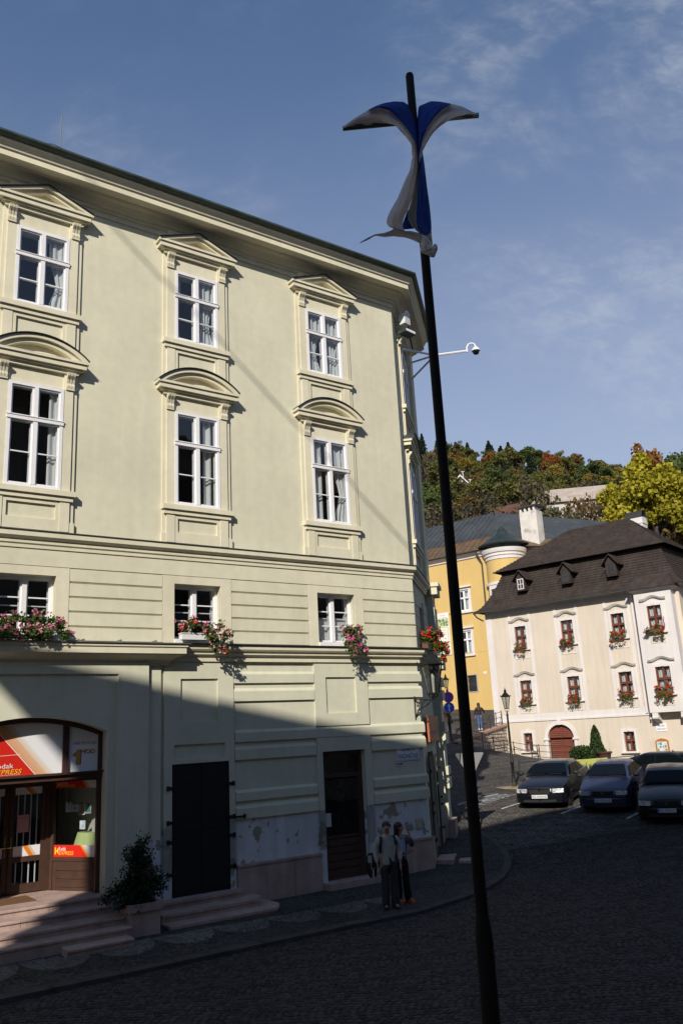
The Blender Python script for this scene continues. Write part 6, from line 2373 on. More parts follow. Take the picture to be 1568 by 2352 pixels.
cloth('white_cloth', [(342, 1648), (400, 1612), (480, 1573), (560, 1562), (620, 1540), (668, 1505), (745, 1545), (800, 1545), (860, 1560), (890, 1580)],
      [(344, 1650), (410, 1622), (480, 1585), (560, 1598), (640, 1590), (740, 1600), (800, 1618), (845, 1636), (880, 1655), (900, 1670)], WCL, 8.30, 8.38, .03, ph=6)
cloth('white_cloth', [(885, 1570), (892, 1640), (880, 1720), (905, 1742), (960, 1765), (1000, 1782)], [(940, 1592), (965, 1640), (990, 1690), (1012, 1655), (1030, 1670), (1036, 1705)], WCL, 8.34, 8.36, -.05, ph=6)
cloth('white_cloth', [(918, 1745), (960, 1700), (1010, 1690), (1034, 1700)], [(970, 1772), (995, 1782), (1012, 1772), (1030, 1720)], WCL, 8.31, 8.33, -.02, ph=3, n=12)
cloth('white_cloth', [(978, 1540), (985, 1600), (992, 1670)], [(935, 1590), (955, 1620), (985, 1670)], WCL, 8.42, 8.40, 0, n=10)
# ------------------------------------------------------------------ stone retaining wall, one stone at a time
RUB = [mat('rubble stone %d' % k, c, .9, var=.2, vscale=4, bump=.4, bscale=18) for k, c in enumerate(((.40, .34, .28), (.30, .25, .21), (.46, .40, .34), (.36, .29, .24)))]
MORT = mat('pale mortar', (.36, .32, .27), .95, var=.15, vscale=5, bump=.3, bscale=30)
COPING = mat('pink coping', (.42, .25, .19), .85, var=.12, vscale=3, bump=.15)
wv = (WR - WS)
wlen = wv.length
wdir = wv.normalized()
rzw = math.atan2(wdir.y, wdir.x)
rw = empty('retaining_wall', (WS.x, WS.y, 2.6), rzw, 'rubble stone retaining wall with pink coping beside the white building', 'wall')


def wall_h(t):
    b = 2.85 - .45 * (t / .4) if t < .4 else 2.40 - .60 * (t - .4) / .6
    tp = 2.88 + (3.66 - 2.88) * t
    return b - .25, tp


core = MB()
NW_ = 12
rowb = [(wlen * i / NW_, .03, wall_h(i / NW_)[0] - 2.6) for i in range(NW_ + 1)]
rowt = [(wlen * i / NW_, .03, wall_h(i / NW_)[1] - 2.6) for i in range(NW_ + 1)]
core.quadstrip(rowb, rowt)
core.quadstrip(rowt, [(x, .35, z) for x, y, z in rowt])
core.build('mortar_core', MORT, rw)
rws = random.Random(9)
z = 1.2
while z < 4.1:
    hh = rws.uniform(.16, .25)
    x = rws.uniform(-.1, .1)
    while x < wlen:
        ww = rws.uniform(.18, .42)
        tm = (x + ww / 2) / wlen
        if 0 < tm < 1:
            lo, hi = wall_h(tm)
            if z > lo - .1 and z + hh < hi + .02:
                b = MB()
                g_ = .02
                cx, cz = x + ww / 2, z + hh / 2 - 2.6
                nn = 7
                pts = [(cx + (ww / 2 - g_) * math.cos(2 * math.pi * k / nn + .4) * rws.uniform(.9, 1.12), cz + (hh / 2 - g_ * .6) * math.sin(2 * math.pi * k / nn + .4) * rws.uniform(.95, 1.15)) for k in range(nn)]
                d_ = rws.uniform(.02, .05)
                b.add([(p[0], .03, p[1]) for p in pts] + [(cx + (p[0] - cx) * .8, -d_, cz + (p[1] - cz) * .8) for p in pts], [tuple(range(nn, 2 * nn))] + [(k, (k + 1) % nn, nn + (k + 1) % nn, nn + k) for k in range(nn)])
                b.build('stone', rws.choice(RUB), rw)
        x += ww
    z += hh
nc_ = 7
for i in range(nc_):
    t0, t1 = i / nc_, (i + 1) / nc_
    z0, z1 = wall_h(t0)[1] - 2.6, wall_h(t1)[1] - 2.6
    x0, x1 = wlen * t0 + .005, wlen * t1 - .005
    MB().add([(x0, -.08, z0), (x1, -.08, z1), (x1, .36, z1), (x0, .36, z0), (x0, -.08, z0 + .13), (x1, -.08, z1 + .13), (x1, .36, z1 + .13), (x0, .36, z0 + .13)],
             [(0, 3, 2, 1), (4, 5, 6, 7), (0, 1, 5, 4), (1, 2, 6, 5), (2, 3, 7, 6), (3, 0, 4, 7)]).build('coping_stone', COPING, rw)

RAIL = mat('grey railing paint', (.05, .052, .055), .5, metal=.4)


def railing(name, pts, label, h=.95, rails=(1.0, .62, .28), r=.028, drop=.15):
    o = empty(name, pts[0], 0, label, 'railing')
    b0 = Vector(pts[0])
    for p in pts:
        q = Vector(p) - b0
        m_ = MB()
        m_.tube([q + Vector((0, 0, -drop)), q + Vector((0, 0, h))], r, 8)
        m_.ball(q + Vector((0, 0, h + .02)), r * 1.25, 6)
        m_.build('post', RAIL, o)
    for f in rails:
        for a, b in zip(pts[:-1], pts[1:]):
            qa, qb = Vector(a) - b0, Vector(b) - b0
            MB().tube([qa + Vector((0, 0, h * f - .02)), qb + Vector((0, 0, h * f - .02))], r * .62, 6).build('rail', RAIL, o)
    return o


def lowg(x, y):
    p = gpt(x, y)
    return p


def wallpt(t, out, z):
    p = WS + wdir * (wlen * t)
    nrm = Vector((wdir.y, -wdir.x))
    return Vector((p.x + nrm.x * out, p.y + nrm.y * out, z))


railing('wall_railing', [wallpt(t, -.15, wall_h(t)[1] + .1) for t in (.55, .70, .84, .97)], 'grey pipe railing on top of the stone retaining wall', .85)
railing('handrail', [wallpt(t, .55, gz(*wallpt(t, .55, 0).to_2d())) for t in (.06, .28, .50, .72, .94)] + [Vector((11.2, 53.1, gz(11.2, 53.1)))], 'sloping grey handrail along the foot of the stone wall', .9, (1.0, .55))
d0 = onwhite(-1.35, .7, 0)
d1_ = onwhite(-1.15, 1.5, 0)
d2_ = onwhite(1.35, 1.3, 0)
railing('door_railing', [Vector((p.x, p.y, gz(p.x, p.y))) for p in (onwhite(-1.3, .25, 0), d1_, onwhite(.2, 1.5, 0), onwhite(1.45, 1.4, 0))], 'grey pipe railing in front of the arched school door', .95)
l0 = at(1191, 1803, 33.2)
railing('kerb_railing', [Vector((x, y, gz(x, y))) for x, y in ((6.85, 36.4), (8.7, 37.2), (10.6, 38.0), (12.5, 38.8), (14.5, 39.6))], 'low grey railing behind the parked cars beside the lamp post', .95, (1.0, .5), .032)

# ------------------------------------------------------------------ lamp posts
def lamp_post(x, y, z, H, label, s=1.0):
    o = empty('lamp_post', (x, y, z), .3, label, 'lamp post', 'old-style lamp posts')
    m = MB()
    m.lathe([(.085, -.1), (.085, .30), (.07, .34), (.06, .40), (.058, .95), (.08, .98), (.08, 1.03), (.055, 1.08), (.047, 2.0), (.038, H - 1.15), (.05, H - 1.13), (.05, H - 1.09), (.03, H - 1.06), (.025, H - .95)], n=12)
    m.build('post', IRON, o, smooth=True)
    MB().lathe([(.09, -.1), (.09, .22), (.086, .24)], n=12).build('foot', mat('mossy foot', (.05, .045, .03), .8, var=.3, vscale=9), o)
    yk = MB()
    for k in range(3):
        a = 2 * math.pi * k / 3
        yk.tube([(0, 0, H - 1.0), (.06 * math.cos(a), .06 * math.sin(a), H - .98), (.10 * math.cos(a), .10 * math.sin(a), H - .90), (.105 * math.cos(a), .105 * math.sin(a), H - .82)], .009, 5)
    yk.build('yoke', IRON, o)
    lantern(o, H - .93 + .08, .92 * s)
    return o


la = at(1181, 1811, 35.5)
lamp_post(la.x, la.y, gz(la.x, la.y), 4.0, 'black lantern lamp post standing beside the parked cars')
lb = at(1034, 1700, 51.0)
lamp_post(lb.x, lb.y, float(HIGH(lb.x, lb.y)[0]), 3.85, 'black lantern lamp post behind the round traffic signs', 1.0)
# lamp foot island
ki = MB()
c_ = Vector((la.x, la.y))
ki.prism_z([(c_.x + dx, c_.y + dy) for dx, dy in ((-.9, .1), (-.5, -.35), (.3, -.5), (1.4, -.35), (1.9, .2), (1.2, .55), (0, .5))], gz(la.x, la.y) - .2, gz(la.x, la.y) + .07)
kio = ki.build('kerb_island', mat('worn sandstone', (.26, .19, .13), .9, var=.2, vscale=3, bump=.2), None)
tag(kio, 'worn sandstone kerb stone island at the lamp post foot', 'kerb')

# ------------------------------------------------------------------ traffic signs
ZN = mat('galvanised steel', (.30, .30, .31), .4, metal=.7)
sb = at(1037, 1704, 49.6)
sz = float(HIGH(sb.x, sb.y)[0])
spo = empty('traffic_sign', (sb.x, sb.y, sz), 0, 'grey post with a no-parking disc above a blue one-way disc', 'sign')
MB().tube([(0, 0, -.2), (0, 0, 3.05)], .04, 8).build('post', RAIL, spo)
SB = mat('sign blue', (.035, .10, .60), .35)
SR = mat('sign red', (.70, .035, .06), .35)
SWh = mat('sign white', (.75, .76, .80), .35)
z1s, z2s = at(1035.5, 1601, sb.y).z - sz, at(1037, 1625, sb.y).z - sz
for k, zc in enumerate((z1s, z2s)):
    MB().lathe([(.31, -.06), (.31, -.045)], (0, 0, zc), 28, axis='y').build('disc', SR if k == 0 else SWh, spo)
    MB().lathe([(.235 if k == 0 else .29, -.068), (.235 if k == 0 else .29, -.061)], (0, 0, zc), 28, axis='y').build('disc_face', SB, spo)
st_ = MB()
st_.add([(-.19, -.072, z1s + .14), (-.14, -.072, z1s + .19), (.19, -.072, z1s - .14), (.14, -.072, z1s - .19)], [(0, 1, 2, 3)])
st_.build('slash', SR, spo)
MB().prism([(-.045, z2s - .22), (.045, z2s - .22), (.03, z2s + .06), (.10, z2s + .06), (0, z2s + .23), (-.10, z2s + .06), (-.03, z2s + .06)], -.074, -.0685).build('arrow', SWh, spo)
# give-way sign seen from behind
gw = at(1078, 1745, 27.0)
ggz = gz(gw.x, gw.y)
gwo = empty('give_way_sign', (gw.x, gw.y, ggz), R_(-6), 'grey back of a triangular give-way sign behind the flagpole', 'sign')
zt_ = at(1078, 1729, 27.0).z - ggz
tri = [(-.44, zt_ - .03), (-.40, zt_), (.40, zt_), (.44, zt_ - .03), (.03, zt_ - .75), (-.03, zt_ - .75)]
MB().prism(tri, -.005, .005).build('plate', ZN, gwo)
MB().tube([(0, .05, -.2), (0, .05, zt_)], .033, 8).build('post', ZN, gwo)
for zz in (zt_ - .14, zt_ - .5):
    MB().box(-.07, .07, -.03, .05, zz - .02, zz + .02).build('clamp', ZN, gwo)
# pink granite bollard
bb = at(1028, 1706, 48.6)
bo = MB()
bo.box(-.11, .11, -.11, .11, -.1, .62)
bo.add([(-.11, -.11, .62), (.11, -.11, .62), (.11, .11, .62), (-.11, .11, .62), (0, 0, .67)], [(0, 1, 4), (1, 2, 4), (2, 3, 4), (3, 0, 4)])
boo = bo.build('stone_bollard', COPING, None, loc=(bb.x, bb.y, float(HIGH(bb.x, bb.y)[0])), rot=(0, 0, .3))
tag(boo, 'short square pink stone bollard at the start of the lane', 'bollard')
# bench
bq = at(1049, 1652, 58.0)
bz = float(HIGH(bq.x, bq.y)[0])
be = empty('bench', (bq.x, bq.y, bz), R_(-8), 'brown plank bench at the foot of the yellow house', 'bench')
for k in range(3):
    MB().box(-.9, .9, -.22 + k * .15, -.10 + k * .15, .42, .46).build('seat_plank', BROWNWOOD, be)
for k in range(2):
    MB().box(-.9, .9, .24, .28, .58 + k * .15, .70 + k * .15).build('back_plank', BROWNWOOD, be)
for x in (-.7, .7):
    MB().box(x - .04, x + .04, -.2, .26, 0, .42).build('leg', RAIL, be)
    MB().box(x - .03, x + .03, .2, .24, .42, .85).build('back_post', RAIL, be)
# potted grass
pg = at(1018, 1650, 57.5)
pz = float(HIGH(pg.x, pg.y)[0])
pot = empty('potted_grass', (pg.x, pg.y, pz), 0, 'round pot of dry reddish grass beside the bench', 'plant')
MB().lathe([(.42, 0), (.55, .45), (.58, .5), (.5, .5)], n=16).build('pot', mat('dark pot', (.06, .04, .03), .8), pot)
gm = MB()
rg = random.Random(3)
for k in range(500):
    a, r0 = rg.uniform(0, 6.28), rg.uniform(0, .3)
    rr = rg.uniform(.1, .55)
    h = rg.uniform(.5, 1.15)
    b = Vector((r0 * math.cos(a), r0 * math.sin(a), .48))
    t = Vector(((r0 + rr) * math.cos(a), (r0 + rr) * math.sin(a), .48 + h * (1 - rr * .6)))
    s_ = Vector((-math.sin(a), math.cos(a), 0)) * .02
    gm.add([b - s_, b + s_, t], [(0, 1, 2)])
tag(gm.build('blades', leaf_mat('dry grass', (.20, .10, .05), .3, .2), pot), kind='stuff')
# clipped conifer and low shrub by the school door
tb = onwhite(2.75, .9, 0)
tz = gz(tb.x, tb.y)


def leafy(name, loc, label, cat, shape, n, size, m_, seed, trunk=None, group=None):
    r = random.Random(seed)
    o = empty(name, loc, r.uniform(0, 6), label, cat, group)
    mb = MB()
    for _ in range(n):
        card(mb, shape(r), size * r.uniform(.6, 1.3), r, 4)
    tag(mb.build('foliage', m_, o), kind='stuff')
    if trunk:
        MB().tube(*trunk).build('trunk', mat('tree bark', (.07, .055, .045), .95, var=.2, vscale=4, bump=.4), o)
    return o


THUJA = leaf_mat('thuja green', (.035, .065, .018), .35, .15, 3)


def cone_shape(R0, H, z0=.1):
    def f(r):
        t = r.random() ** 1.3
        rr = R0 * (1 - t) ** .7 * (r.random() ** .33) * (1 + .12 * math.sin(9 * t))
        a = r.uniform(0, 6.283)
        return Vector((rr * math.cos(a), rr * math.sin(a), z0 + t * H))
    return f


leafy('clipped_conifer', (tb.x, tb.y, tz), 'pointed dark green conifer growing beside the school door', 'shrub', cone_shape(.62, 2.0), 3600, .05, THUJA, 4, ([(0, 0, -.1), (0, 0, 1.0)], .05, 6))
tb2 = onwhite(1.95, 1.2, 0)


def ball_shape(rx, rz_, zc):
    def f(r):
        v = Vector((r.gauss(0, 1), r.gauss(0, 1), r.gauss(0, 1))).normalized() * (r.random() ** .35)
        return Vector((v.x * rx, v.y * rx, zc + v.z * rz_))
    return f


leafy('low_shrub', (tb2.x, tb2.y, gz(tb2.x, tb2.y)), 'low rounded green shrub in front of the pointed conifer', 'shrub', ball_shape(.75, .5, .5), 2600, .05, THUJA, 5)
tb3 = onwhite(3.35, 1.3, 0)
pb = MB()
pb.lathe([(.28, 0), (.38, .5), (.45, .52), (.45, .6), (.36, .6)], n=14)
pbo = pb.build('dark_planter', mat('rust brown planter', (.06, .025, .02), .7), None, loc=(tb3.x, tb3.y, gz(tb3.x, tb3.y)))
tag(pbo, 'dark brown bowl planter right of the pointed conifer', 'planter')
# yellow-green banner hung on the kerb railing
bn = Vector((10.1, 37.65, gz(10.1, 37.65)))
bno = MB()
rows = [[(-1.0 + 2.0 * i / 14, .015 * math.sin(i * 1.1 + k), .42 + .55 * k / 5) for i in range(15)] for k in range(6)]
bno.grid(rows)
bann = bno.build('banner', mat('lime banner cloth', (.55, .56, .14), .8, trans=.2), None, loc=bn + Vector((.0, -.12, 0)), rot=(0, 0, math.atan2(.8, 1.9)))
tag(bann, 'lime yellow banner tied to the railing behind the cars', 'banner')
mesh_text('lettering', 'MARÁK ARTE', .34, INK, Matrix.Translation((-.93, -.035, .54)) @ RX90, bann, .002, width=1.85)

# ------------------------------------------------------------------ painted parking lines and lettering (sheets just above the road)
PAINT = mat('worn road paint', (.50, .50, .50), .8, var=.3, vscale=9, mottle=((.10, .095, .09), 9, .52, .66, .9))


def ground_line(a, b, w=.11, name='road_line'):
    p, q = gpt(*a), gpt(*b)
    t = (q - p).to_2d().normalized()
    nrm = Vector((-t.y, t.x)) * w * .5
    m = MB()
    A, Bq = [], []
    for i in range(13):
        c = p.lerp(q, i / 12)
        for lst, s_ in ((A, 1), (Bq, -1)):
            x, y = c.x + nrm.x * s_, c.y + nrm.y * s_
            lst.append((x, y, gz(x, y) + .012))
    m.quadstrip(A, Bq)
    o = m.build(name, PAINT, None)
    tag(o, 'white painted parking bay line on the cobbles', 'road marking', 'painted parking lines', 'structure')
    return o


ground_line((1047, 1851), (1141, 1825))
ground_line((1151, 1859), (1200, 1844))
ground_line((1288, 1870), (1345, 1850))
ground_line((1438, 1882), (1475, 1863))
pa, pb_ = gpt(1112, 1851), gpt(1186, 1826)
tdir = (pb_ - pa).to_2d()
tl = tdir.length
tdir.normalize()
Mt = Matrix.Identity(4)
cu = bpy.data.curves.new('road_text', 'FONT')
cu.body = 'VYHRADENÉ'
cu.size = 1.0
cu.resolution_u = 2
tmp = bpy.data.objects.new('road_text', cu)
COL.objects.link(tmp)
bpy.context.view_layer.update()
me = bpy.data.meshes.new_from_object(tmp.evaluated_get(bpy.context.evaluated_depsgraph_get()))
bpy.data.objects.remove(tmp)
xs_ = [v.co.x for v in me.vertices]
kx = tl / (max(xs_) - min(xs_))
nd = Vector((-tdir.y, tdir.x))
for v in me.vertices:
    x = pa.x + tdir.x * v.co.x * kx + nd.x * v.co.y * 1.25
    y = pa.y + tdir.y * v.co.x * kx + nd.y * v.co.y * 1.25
    v.co = (x, y, gz(x, y) + .014)
me.materials.append(PAINT)
rt = bpy.data.objects.new('road_lettering', me)
COL.objects.link(rt)
tag(rt, 'white painted lettering on the cobbles between two bay lines', 'road marking', kind='structure')

# ------------------------------------------------------------------ parked cars
TYRE = mat('tyre rubber', (.012, .012, .012), .85)
RIM = mat('alloy rim', (.35, .36, .38), .3, metal=.8)
CGL = mat('car glass', (.004, .006, .008), .08, spec=.07)
HLG = mat('headlamp glass', (.62, .64, .66), .15, metal=.5, var=.6, vscale=22)
BLK = mat('black plastic trim', (.015, .015, .016), .6)
CHR = mat('chrome trim', (.6, .6, .62), .15, metal=1.0)
AMB = mat('amber lens', (.6, .2, .02), .2)
PLT = mat('number plate white', (.70, .70, .68), .4)


def car(label, loc, heading, pitch, paint, L=4.5, Wd=1.73, H=1.43, hood=1.25, ws=.75, roof=1.5, rear=.95, front_h=.70, cowl=.95, deck=1.0, plate='BS-040AE', grille='chrome', eu=False, lamp_h=.60, antenna=False):
    """x forward, origin on the ground under the middle of the car"""
    o = empty('parked_car', loc, 0, label, 'car', 'cars parked in a row')
    o.rotation_euler = (0, -pitch, heading)
    hw = Wd / 2
    xf, xr = L / 2, -L / 2
    x_cowl = xf - hood
    x_rf = x_cowl - ws
    x_rb = x_rf - roof
    x_dk = x_rb - rear
    # lower body stations: x, half width, bottom, mid (widest), shoulder z, crown z
    S = [(xf, hw * .74, .30, .50, front_h - .16, front_h - .14), (xf - .05, hw * .86, .22, .50, front_h - .04, front_h - .01), (xf - .22, hw * .95, .20, .5, front_h + .02, front_h + .06),
         (xf - .6, hw * .985, .19, .52, front_h + .09, front_h + .14), (x_cowl + .1, hw, .19, .55, cowl - .06, cowl), (x_cowl - .35, hw, .19, .55, cowl - .02, cowl + .0),
         (0, hw, .19, .55, cowl - .01, cowl + .0), (x_rb - .1, hw, .19, .55, cowl + .01, cowl + .02), (x_dk, hw * .985, .20, .55, deck - .04, deck), (xr + .2, hw * .95, .24, .55, deck - .08, deck - .03), (xr + .03, hw * .86, .30, .55, deck - .16, deck - .12), (xr, hw * .78, .34, .55, deck - .3, deck - .26)]
    rows = []
    for x, w, zb, zm, zs, zc in S:
        rows.append([(x, -w * .90, zb), (x, -w * .985, zb + .12), (x, -w, zm), (x, -w * .985, zm + (zs - zm) * .55), (x, -w * .93, zs), (x, -w * .82, zs + (zc - zs) * .6), (x, -w * .4, zc + .012), (x, 0, zc + .018),
                     (x, w * .4, zc + .012), (x, w * .82, zs + (zc - zs) * .6), (x, w * .93, zs), (x, w * .985, zm + (zs - zm) * .55), (x, w, zm), (x, w * .985, zb + .12), (x, w * .90, zb)])
    b = MB()
    b.grid(rows)
    n = len(rows[0])
    b.add(rows[0], [tuple(range(n))])
    b.add(rows[-1], [tuple(range(n))])
    b.grid([[r[0] for r in rows], [r[-1] for r in rows]])
    body = b.build('body', paint, o, smooth=True)
    # cabin
    wb, wt = hw * .925, hw * .70
    zb = cowl - .03
    C = [(x_cowl + .05, wb * .96, wb * .9, zb, zb + .02), (x_rf, wb, wt, zb, H - .06), (x_rf - .3, wb, wt, zb, H - .01), (x_rb + .2, wb, wt, zb, H - .01), (x_rb, wb, wt * .97, zb, H - .07), (x_dk - .02, wb * .92, wt * .95, deck - .05, deck - .01)]
    rows = []
    for x, w0, w1, z0, z1 in C:
        rows.append([(x, -w0, z0), (x, -(w0 + (w1 - w0) * .55), z0 + (z1 - z0) * .55), (x, -w1, z0 + (z1 - z0) * .93), (x, -w1 * .88, z1), (x, 0, z1 + .025), (x, w1 * .88, z1), (x, w1, z0 + (z1 - z0) * .93), (x, w0 + (w1 - w0) * .55, z0 + (z1 - z0) * .55), (x, w0, z0)])
    c = MB()
    c.grid(rows)
    cab = c.build('cabin', paint, o, smooth=True)

    def pan(q, name, m_, lift=.012, par=cab):
        q = [Vector(v) for v in q]
        nr = (q[1] - q[0]).cross(q[-1] - q[0]).normalized()
        ctr = sum(q, Vector()) / len(q)
        if nr.dot(ctr - Vector((0, 0, .8))) < 0:
            nr = -nr
        MB().add([v + nr * lift for v in q], [tuple(range(len(q)))]).build(name, m_, par)
    # windscreen
    pan([(x_cowl - .02, -wb * .86, zb + .075), (x_cowl - .02, wb * .86, zb + .075), (x_rf + .03, wt * .86, H - .085), (x_rf + .03, -wt * .86, H - .085)], 'windscreen', CGL, .05)
    pan([(x_dk + .05, -wb * .75, deck + .05), (x_dk + .05, wb * .75, deck + .05), (x_rb - .05, wt * .8, H - .12), (x_rb - .05, -wt * .8, H - .12)], 'rear_window', CGL, .03)
    for s_ in (-1, 1):
        def sp(x, f):
            z1 = H - .05
            return (x, s_ * (wb + (wt - wb) * f), zb + (z1 - zb) * f)
        xm = (x_rf + x_rb) / 2 - .05
        pan([sp(x_cowl - .22, .12), sp(xm + .04, .12), sp(xm + .04, .86), sp(x_rf - .02, .86)], 'side_window', CGL, .018)
        pan([sp(xm - .04, .12), sp(x_rb - .28, .12), sp(x_rb + .02, .55), sp(x_rb + .18, .86), sp(xm - .04, .86)], 'side_window', CGL, .018)
        # mirror
        mr = MB()
        mr.ball((x_cowl - .22, s_ * (hw + .09), cowl + .07), .10, 8, sc=(.7, 1.1, .75))
        mr.build('mirror', BLK, o, smooth=True)
        # door seam and handle
        MB().box(xm - .2, xm - .05, s_ * (hw - .02) - .01, s_ * (hw - .02) + .01, cowl - .14, cowl - .11).build('door_handle', BLK, o)
        MB().box(xm - .008, xm + .008, s_ * hw * .99 - .006, s_ * hw * .99 + .006, .3, cowl - .03).build('door_seam', BLK, o)
        MB().box(x_dk + .2, xf - .8, s_ * hw - .012, s_ * hw + .012, .48, .56).build('side_strip', BLK, o)
        # headlamp: flush glass block following the nose
        y0, y1 = s_ * hw * .50, s_ * hw * .90
        hl = MB()
        zt = front_h - .035
        hl.add([(xf + .03, y0, zt - .125), (xf - .035, y1, zt - .12), (xf - .07, y1, zt + .005), (xf + .0, y0, zt + .0), (xf - .2, y0, zt - .155), (xf - .3, y1, zt - .145), (xf - .3, y1, zt), (xf - .2, y0, zt)],
               [(0, 1, 2, 3), (0, 4, 7, 3), (1, 5, 6, 2), (3, 2, 6, 7), (0, 1, 5, 4)])
        hl.build('headlight', HLG, o)
        for xw in (xf - .86, xr + .82):
            wo = empty('wheel', (xw, s_ * (hw - .12), .30), 0)
            wo.parent = o
            MB().lathe([(.20, -.10), (.285, -.095), (.305, -.06), (.305, .06), (.285, .095), (.20, .10)], n=22, axis='y').build('tyre', TYRE, wo, smooth=True)
            MB().lathe([(.02, s_ * .075), (.06, s_ * .088), (.17, s_ * .075), (.205, s_ * .098)], n=14, axis='y').build('rim', RIM, wo)
            aw = MB()
            A0 = [(xw + .34 * math.cos(t), s_ * (hw * .995), .30 + .345 * math.sin(t)) for t in [math.pi * k / 12 for k in range(13)]]
            aw.add(A0, [tuple(range(13))])
            aw.build('wheel_arch', BLK, o)
    # front details
    MB().box(xf - .10, xf + .012, -hw * .40, hw * .40, front_h - .185, front_h - .045).build('grille', BLK, o)
    if grille == 'chrome':
        gm_ = MB()
        for a, b_, z0, z1 in ((-.42, .42, front_h - .05, front_h - .03), (-.42, .42, front_h - .20, front_h - .18), (-.42, -.39, front_h - .18, front_h - .05), (.39, .42, front_h - .18, front_h - .05)):
            gm_.box(xf - .05, xf + .02, hw * a, hw * b_, z0, z1)
        gm_.build('grille_frame', CHR, o)
    MB().lathe([(.045, -.01), (.045, .02)], (xf - .0, 0, front_h - .06 if grille == 'chrome' else front_h - .10), 12, axis='x').build('badge', CHR, o)
    bm = MB()
    for a, b_ in zip(range(-6, 6), range(-5, 7)):
        pass
    yy = [-hw * .97, -hw * .80, -hw * .4, 0, hw * .4, hw * .80, hw * .97]
    xx = [xf - .22, xf - .03, xf + .045, xf + .06, xf + .045, xf - .03, xf - .22]
    bm.grid([[(x, y, .22) for x, y in zip(xx, yy)], [(x + .01, y, .34) for x, y in zip(xx, yy)], [(x + .01, y, .46) for x, y in zip(xx, yy)], [(x - .03, y, .50) for x, y in zip(xx, yy)]])
    bm.build('bumper', paint if grille == 'chrome' else paint, o, smooth=True)
    MB().box(xf + .03, xf + .066, -hw * .62, hw * .62, .255, .325).build('air_intake', BLK, o)
    po_ = MB().box(xf + .068, xf + .08, -.26, .26, .375, .485).build('number_plate', PLT, o)
    Mp = Matrix.Translation((xf + .0815, -.20 if eu else -.24, .395)) @ Matrix(((0, 0, 1, 0), (1, 0, 0, 0), (0, 1, 0, 0), (0, 0, 0, 1)))
    mesh_text('plate_lettering', plate, .10, INK, Mp, po_, .0008, width=.43 if eu else .48)
    if eu:
        MB().box(xf + .0805, xf + .0815, -.26, -.21, .378, .482).build('plate_band', SB, po_)
    for s_ in (-1, 1):
        MB().box(x_cowl - .0, x_cowl + .02, s_ * .3 - .25, s_ * .3 + .25, zb + .085, zb + .10).build('wiper', BLK, o)
        MB().box(xr - .005, xr + .05, s_ * hw * .55 - .14, s_ * hw * .55 + .14, deck - .42, deck - .2).build('tail_light', mat('tail lens', (.30, .01, .01), .2), o)
    MB().box(x_rf - .02, x_rf + .06, -.10, .10, H - .21, H - .15).build('interior_mirror', BLK, cab)
    if antenna:
        MB().tube([(x_rf - .25, 0, H), (x_rf - .45, 0, H + .42)], .006, 5).build('antenna', BLK, o)
    return o


hd = math.atan2(-.90, -.435)


def place(px_, py_, L):
    """car whose front middle stands over this ground pixel"""
    p = gpt(px_, py_)
    c = Vector((p.x - math.cos(hd) * L / 2, p.y - math.sin(hd) * L / 2))
    f = Vector((p.x, p.y))
    b = Vector((p.x - math.cos(hd) * L, p.y - math.sin(hd) * L))
    zf, zb = gz(f.x, f.y), gz(b.x, b.y)
    return Vector((c.x, c.y, (zf + zb) / 2 - .0)), math.atan2(zf - zb, L)


BLACKP = mat('black car paint', (.005, .006, .010), .3, spec=.35, coat=.25)
BLUEP = mat('steel blue car paint', (.035, .042, .085), .35, metal=.3, coat=.3)
NAVYP = mat('dark navy car paint', (.004, .006, .009), .35, spec=.3, coat=.2)
loc_, pt_ = place(1243, 1861, 4.5)
car('black liftback car parked next to the lamp post', loc_, hd, pt_, BLACKP, H=1.34)
loc_, pt_ = place(1392, 1871, 3.82)
car('small steel blue hatchback parked between two dark cars', loc_, hd - .02, pt_, BLUEP, L=3.82, Wd=1.65, H=1.36, hood=.95, ws=.82, roof=1.35, rear=.45, front_h=.74, cowl=.98, deck=1.02, plate='BS-020AE', grille='slim', antenna=True)
loc_, pt_ = place(1527, 1897, 4.1)
car('dark older hatchback parked third from the lamp post', loc_, hd + .05, pt_, NAVYP, L=4.1, Wd=1.70, H=1.33, hood=1.2, ws=.7, roof=1.5, rear=.45, front_h=.72, cowl=.95, deck=1.0, plate='BS-438AG', grille='slim', eu=True)
p4 = at(1568, 1800, 32.6)
z4_ = gz(p4.x, p4.y)
car('dark saloon car half hidden behind the older hatchback', Vector((p4.x, p4.y, z4_)), hd + 1.2, 0, NAVYP, L=4.4, Wd=1.72, H=1.36, plate='BS-112AC', grille='slim')
# ------------------------------------------------------------------ people
SKIN = mat('skin', (.42, .22, .15), .6, spec=.3)


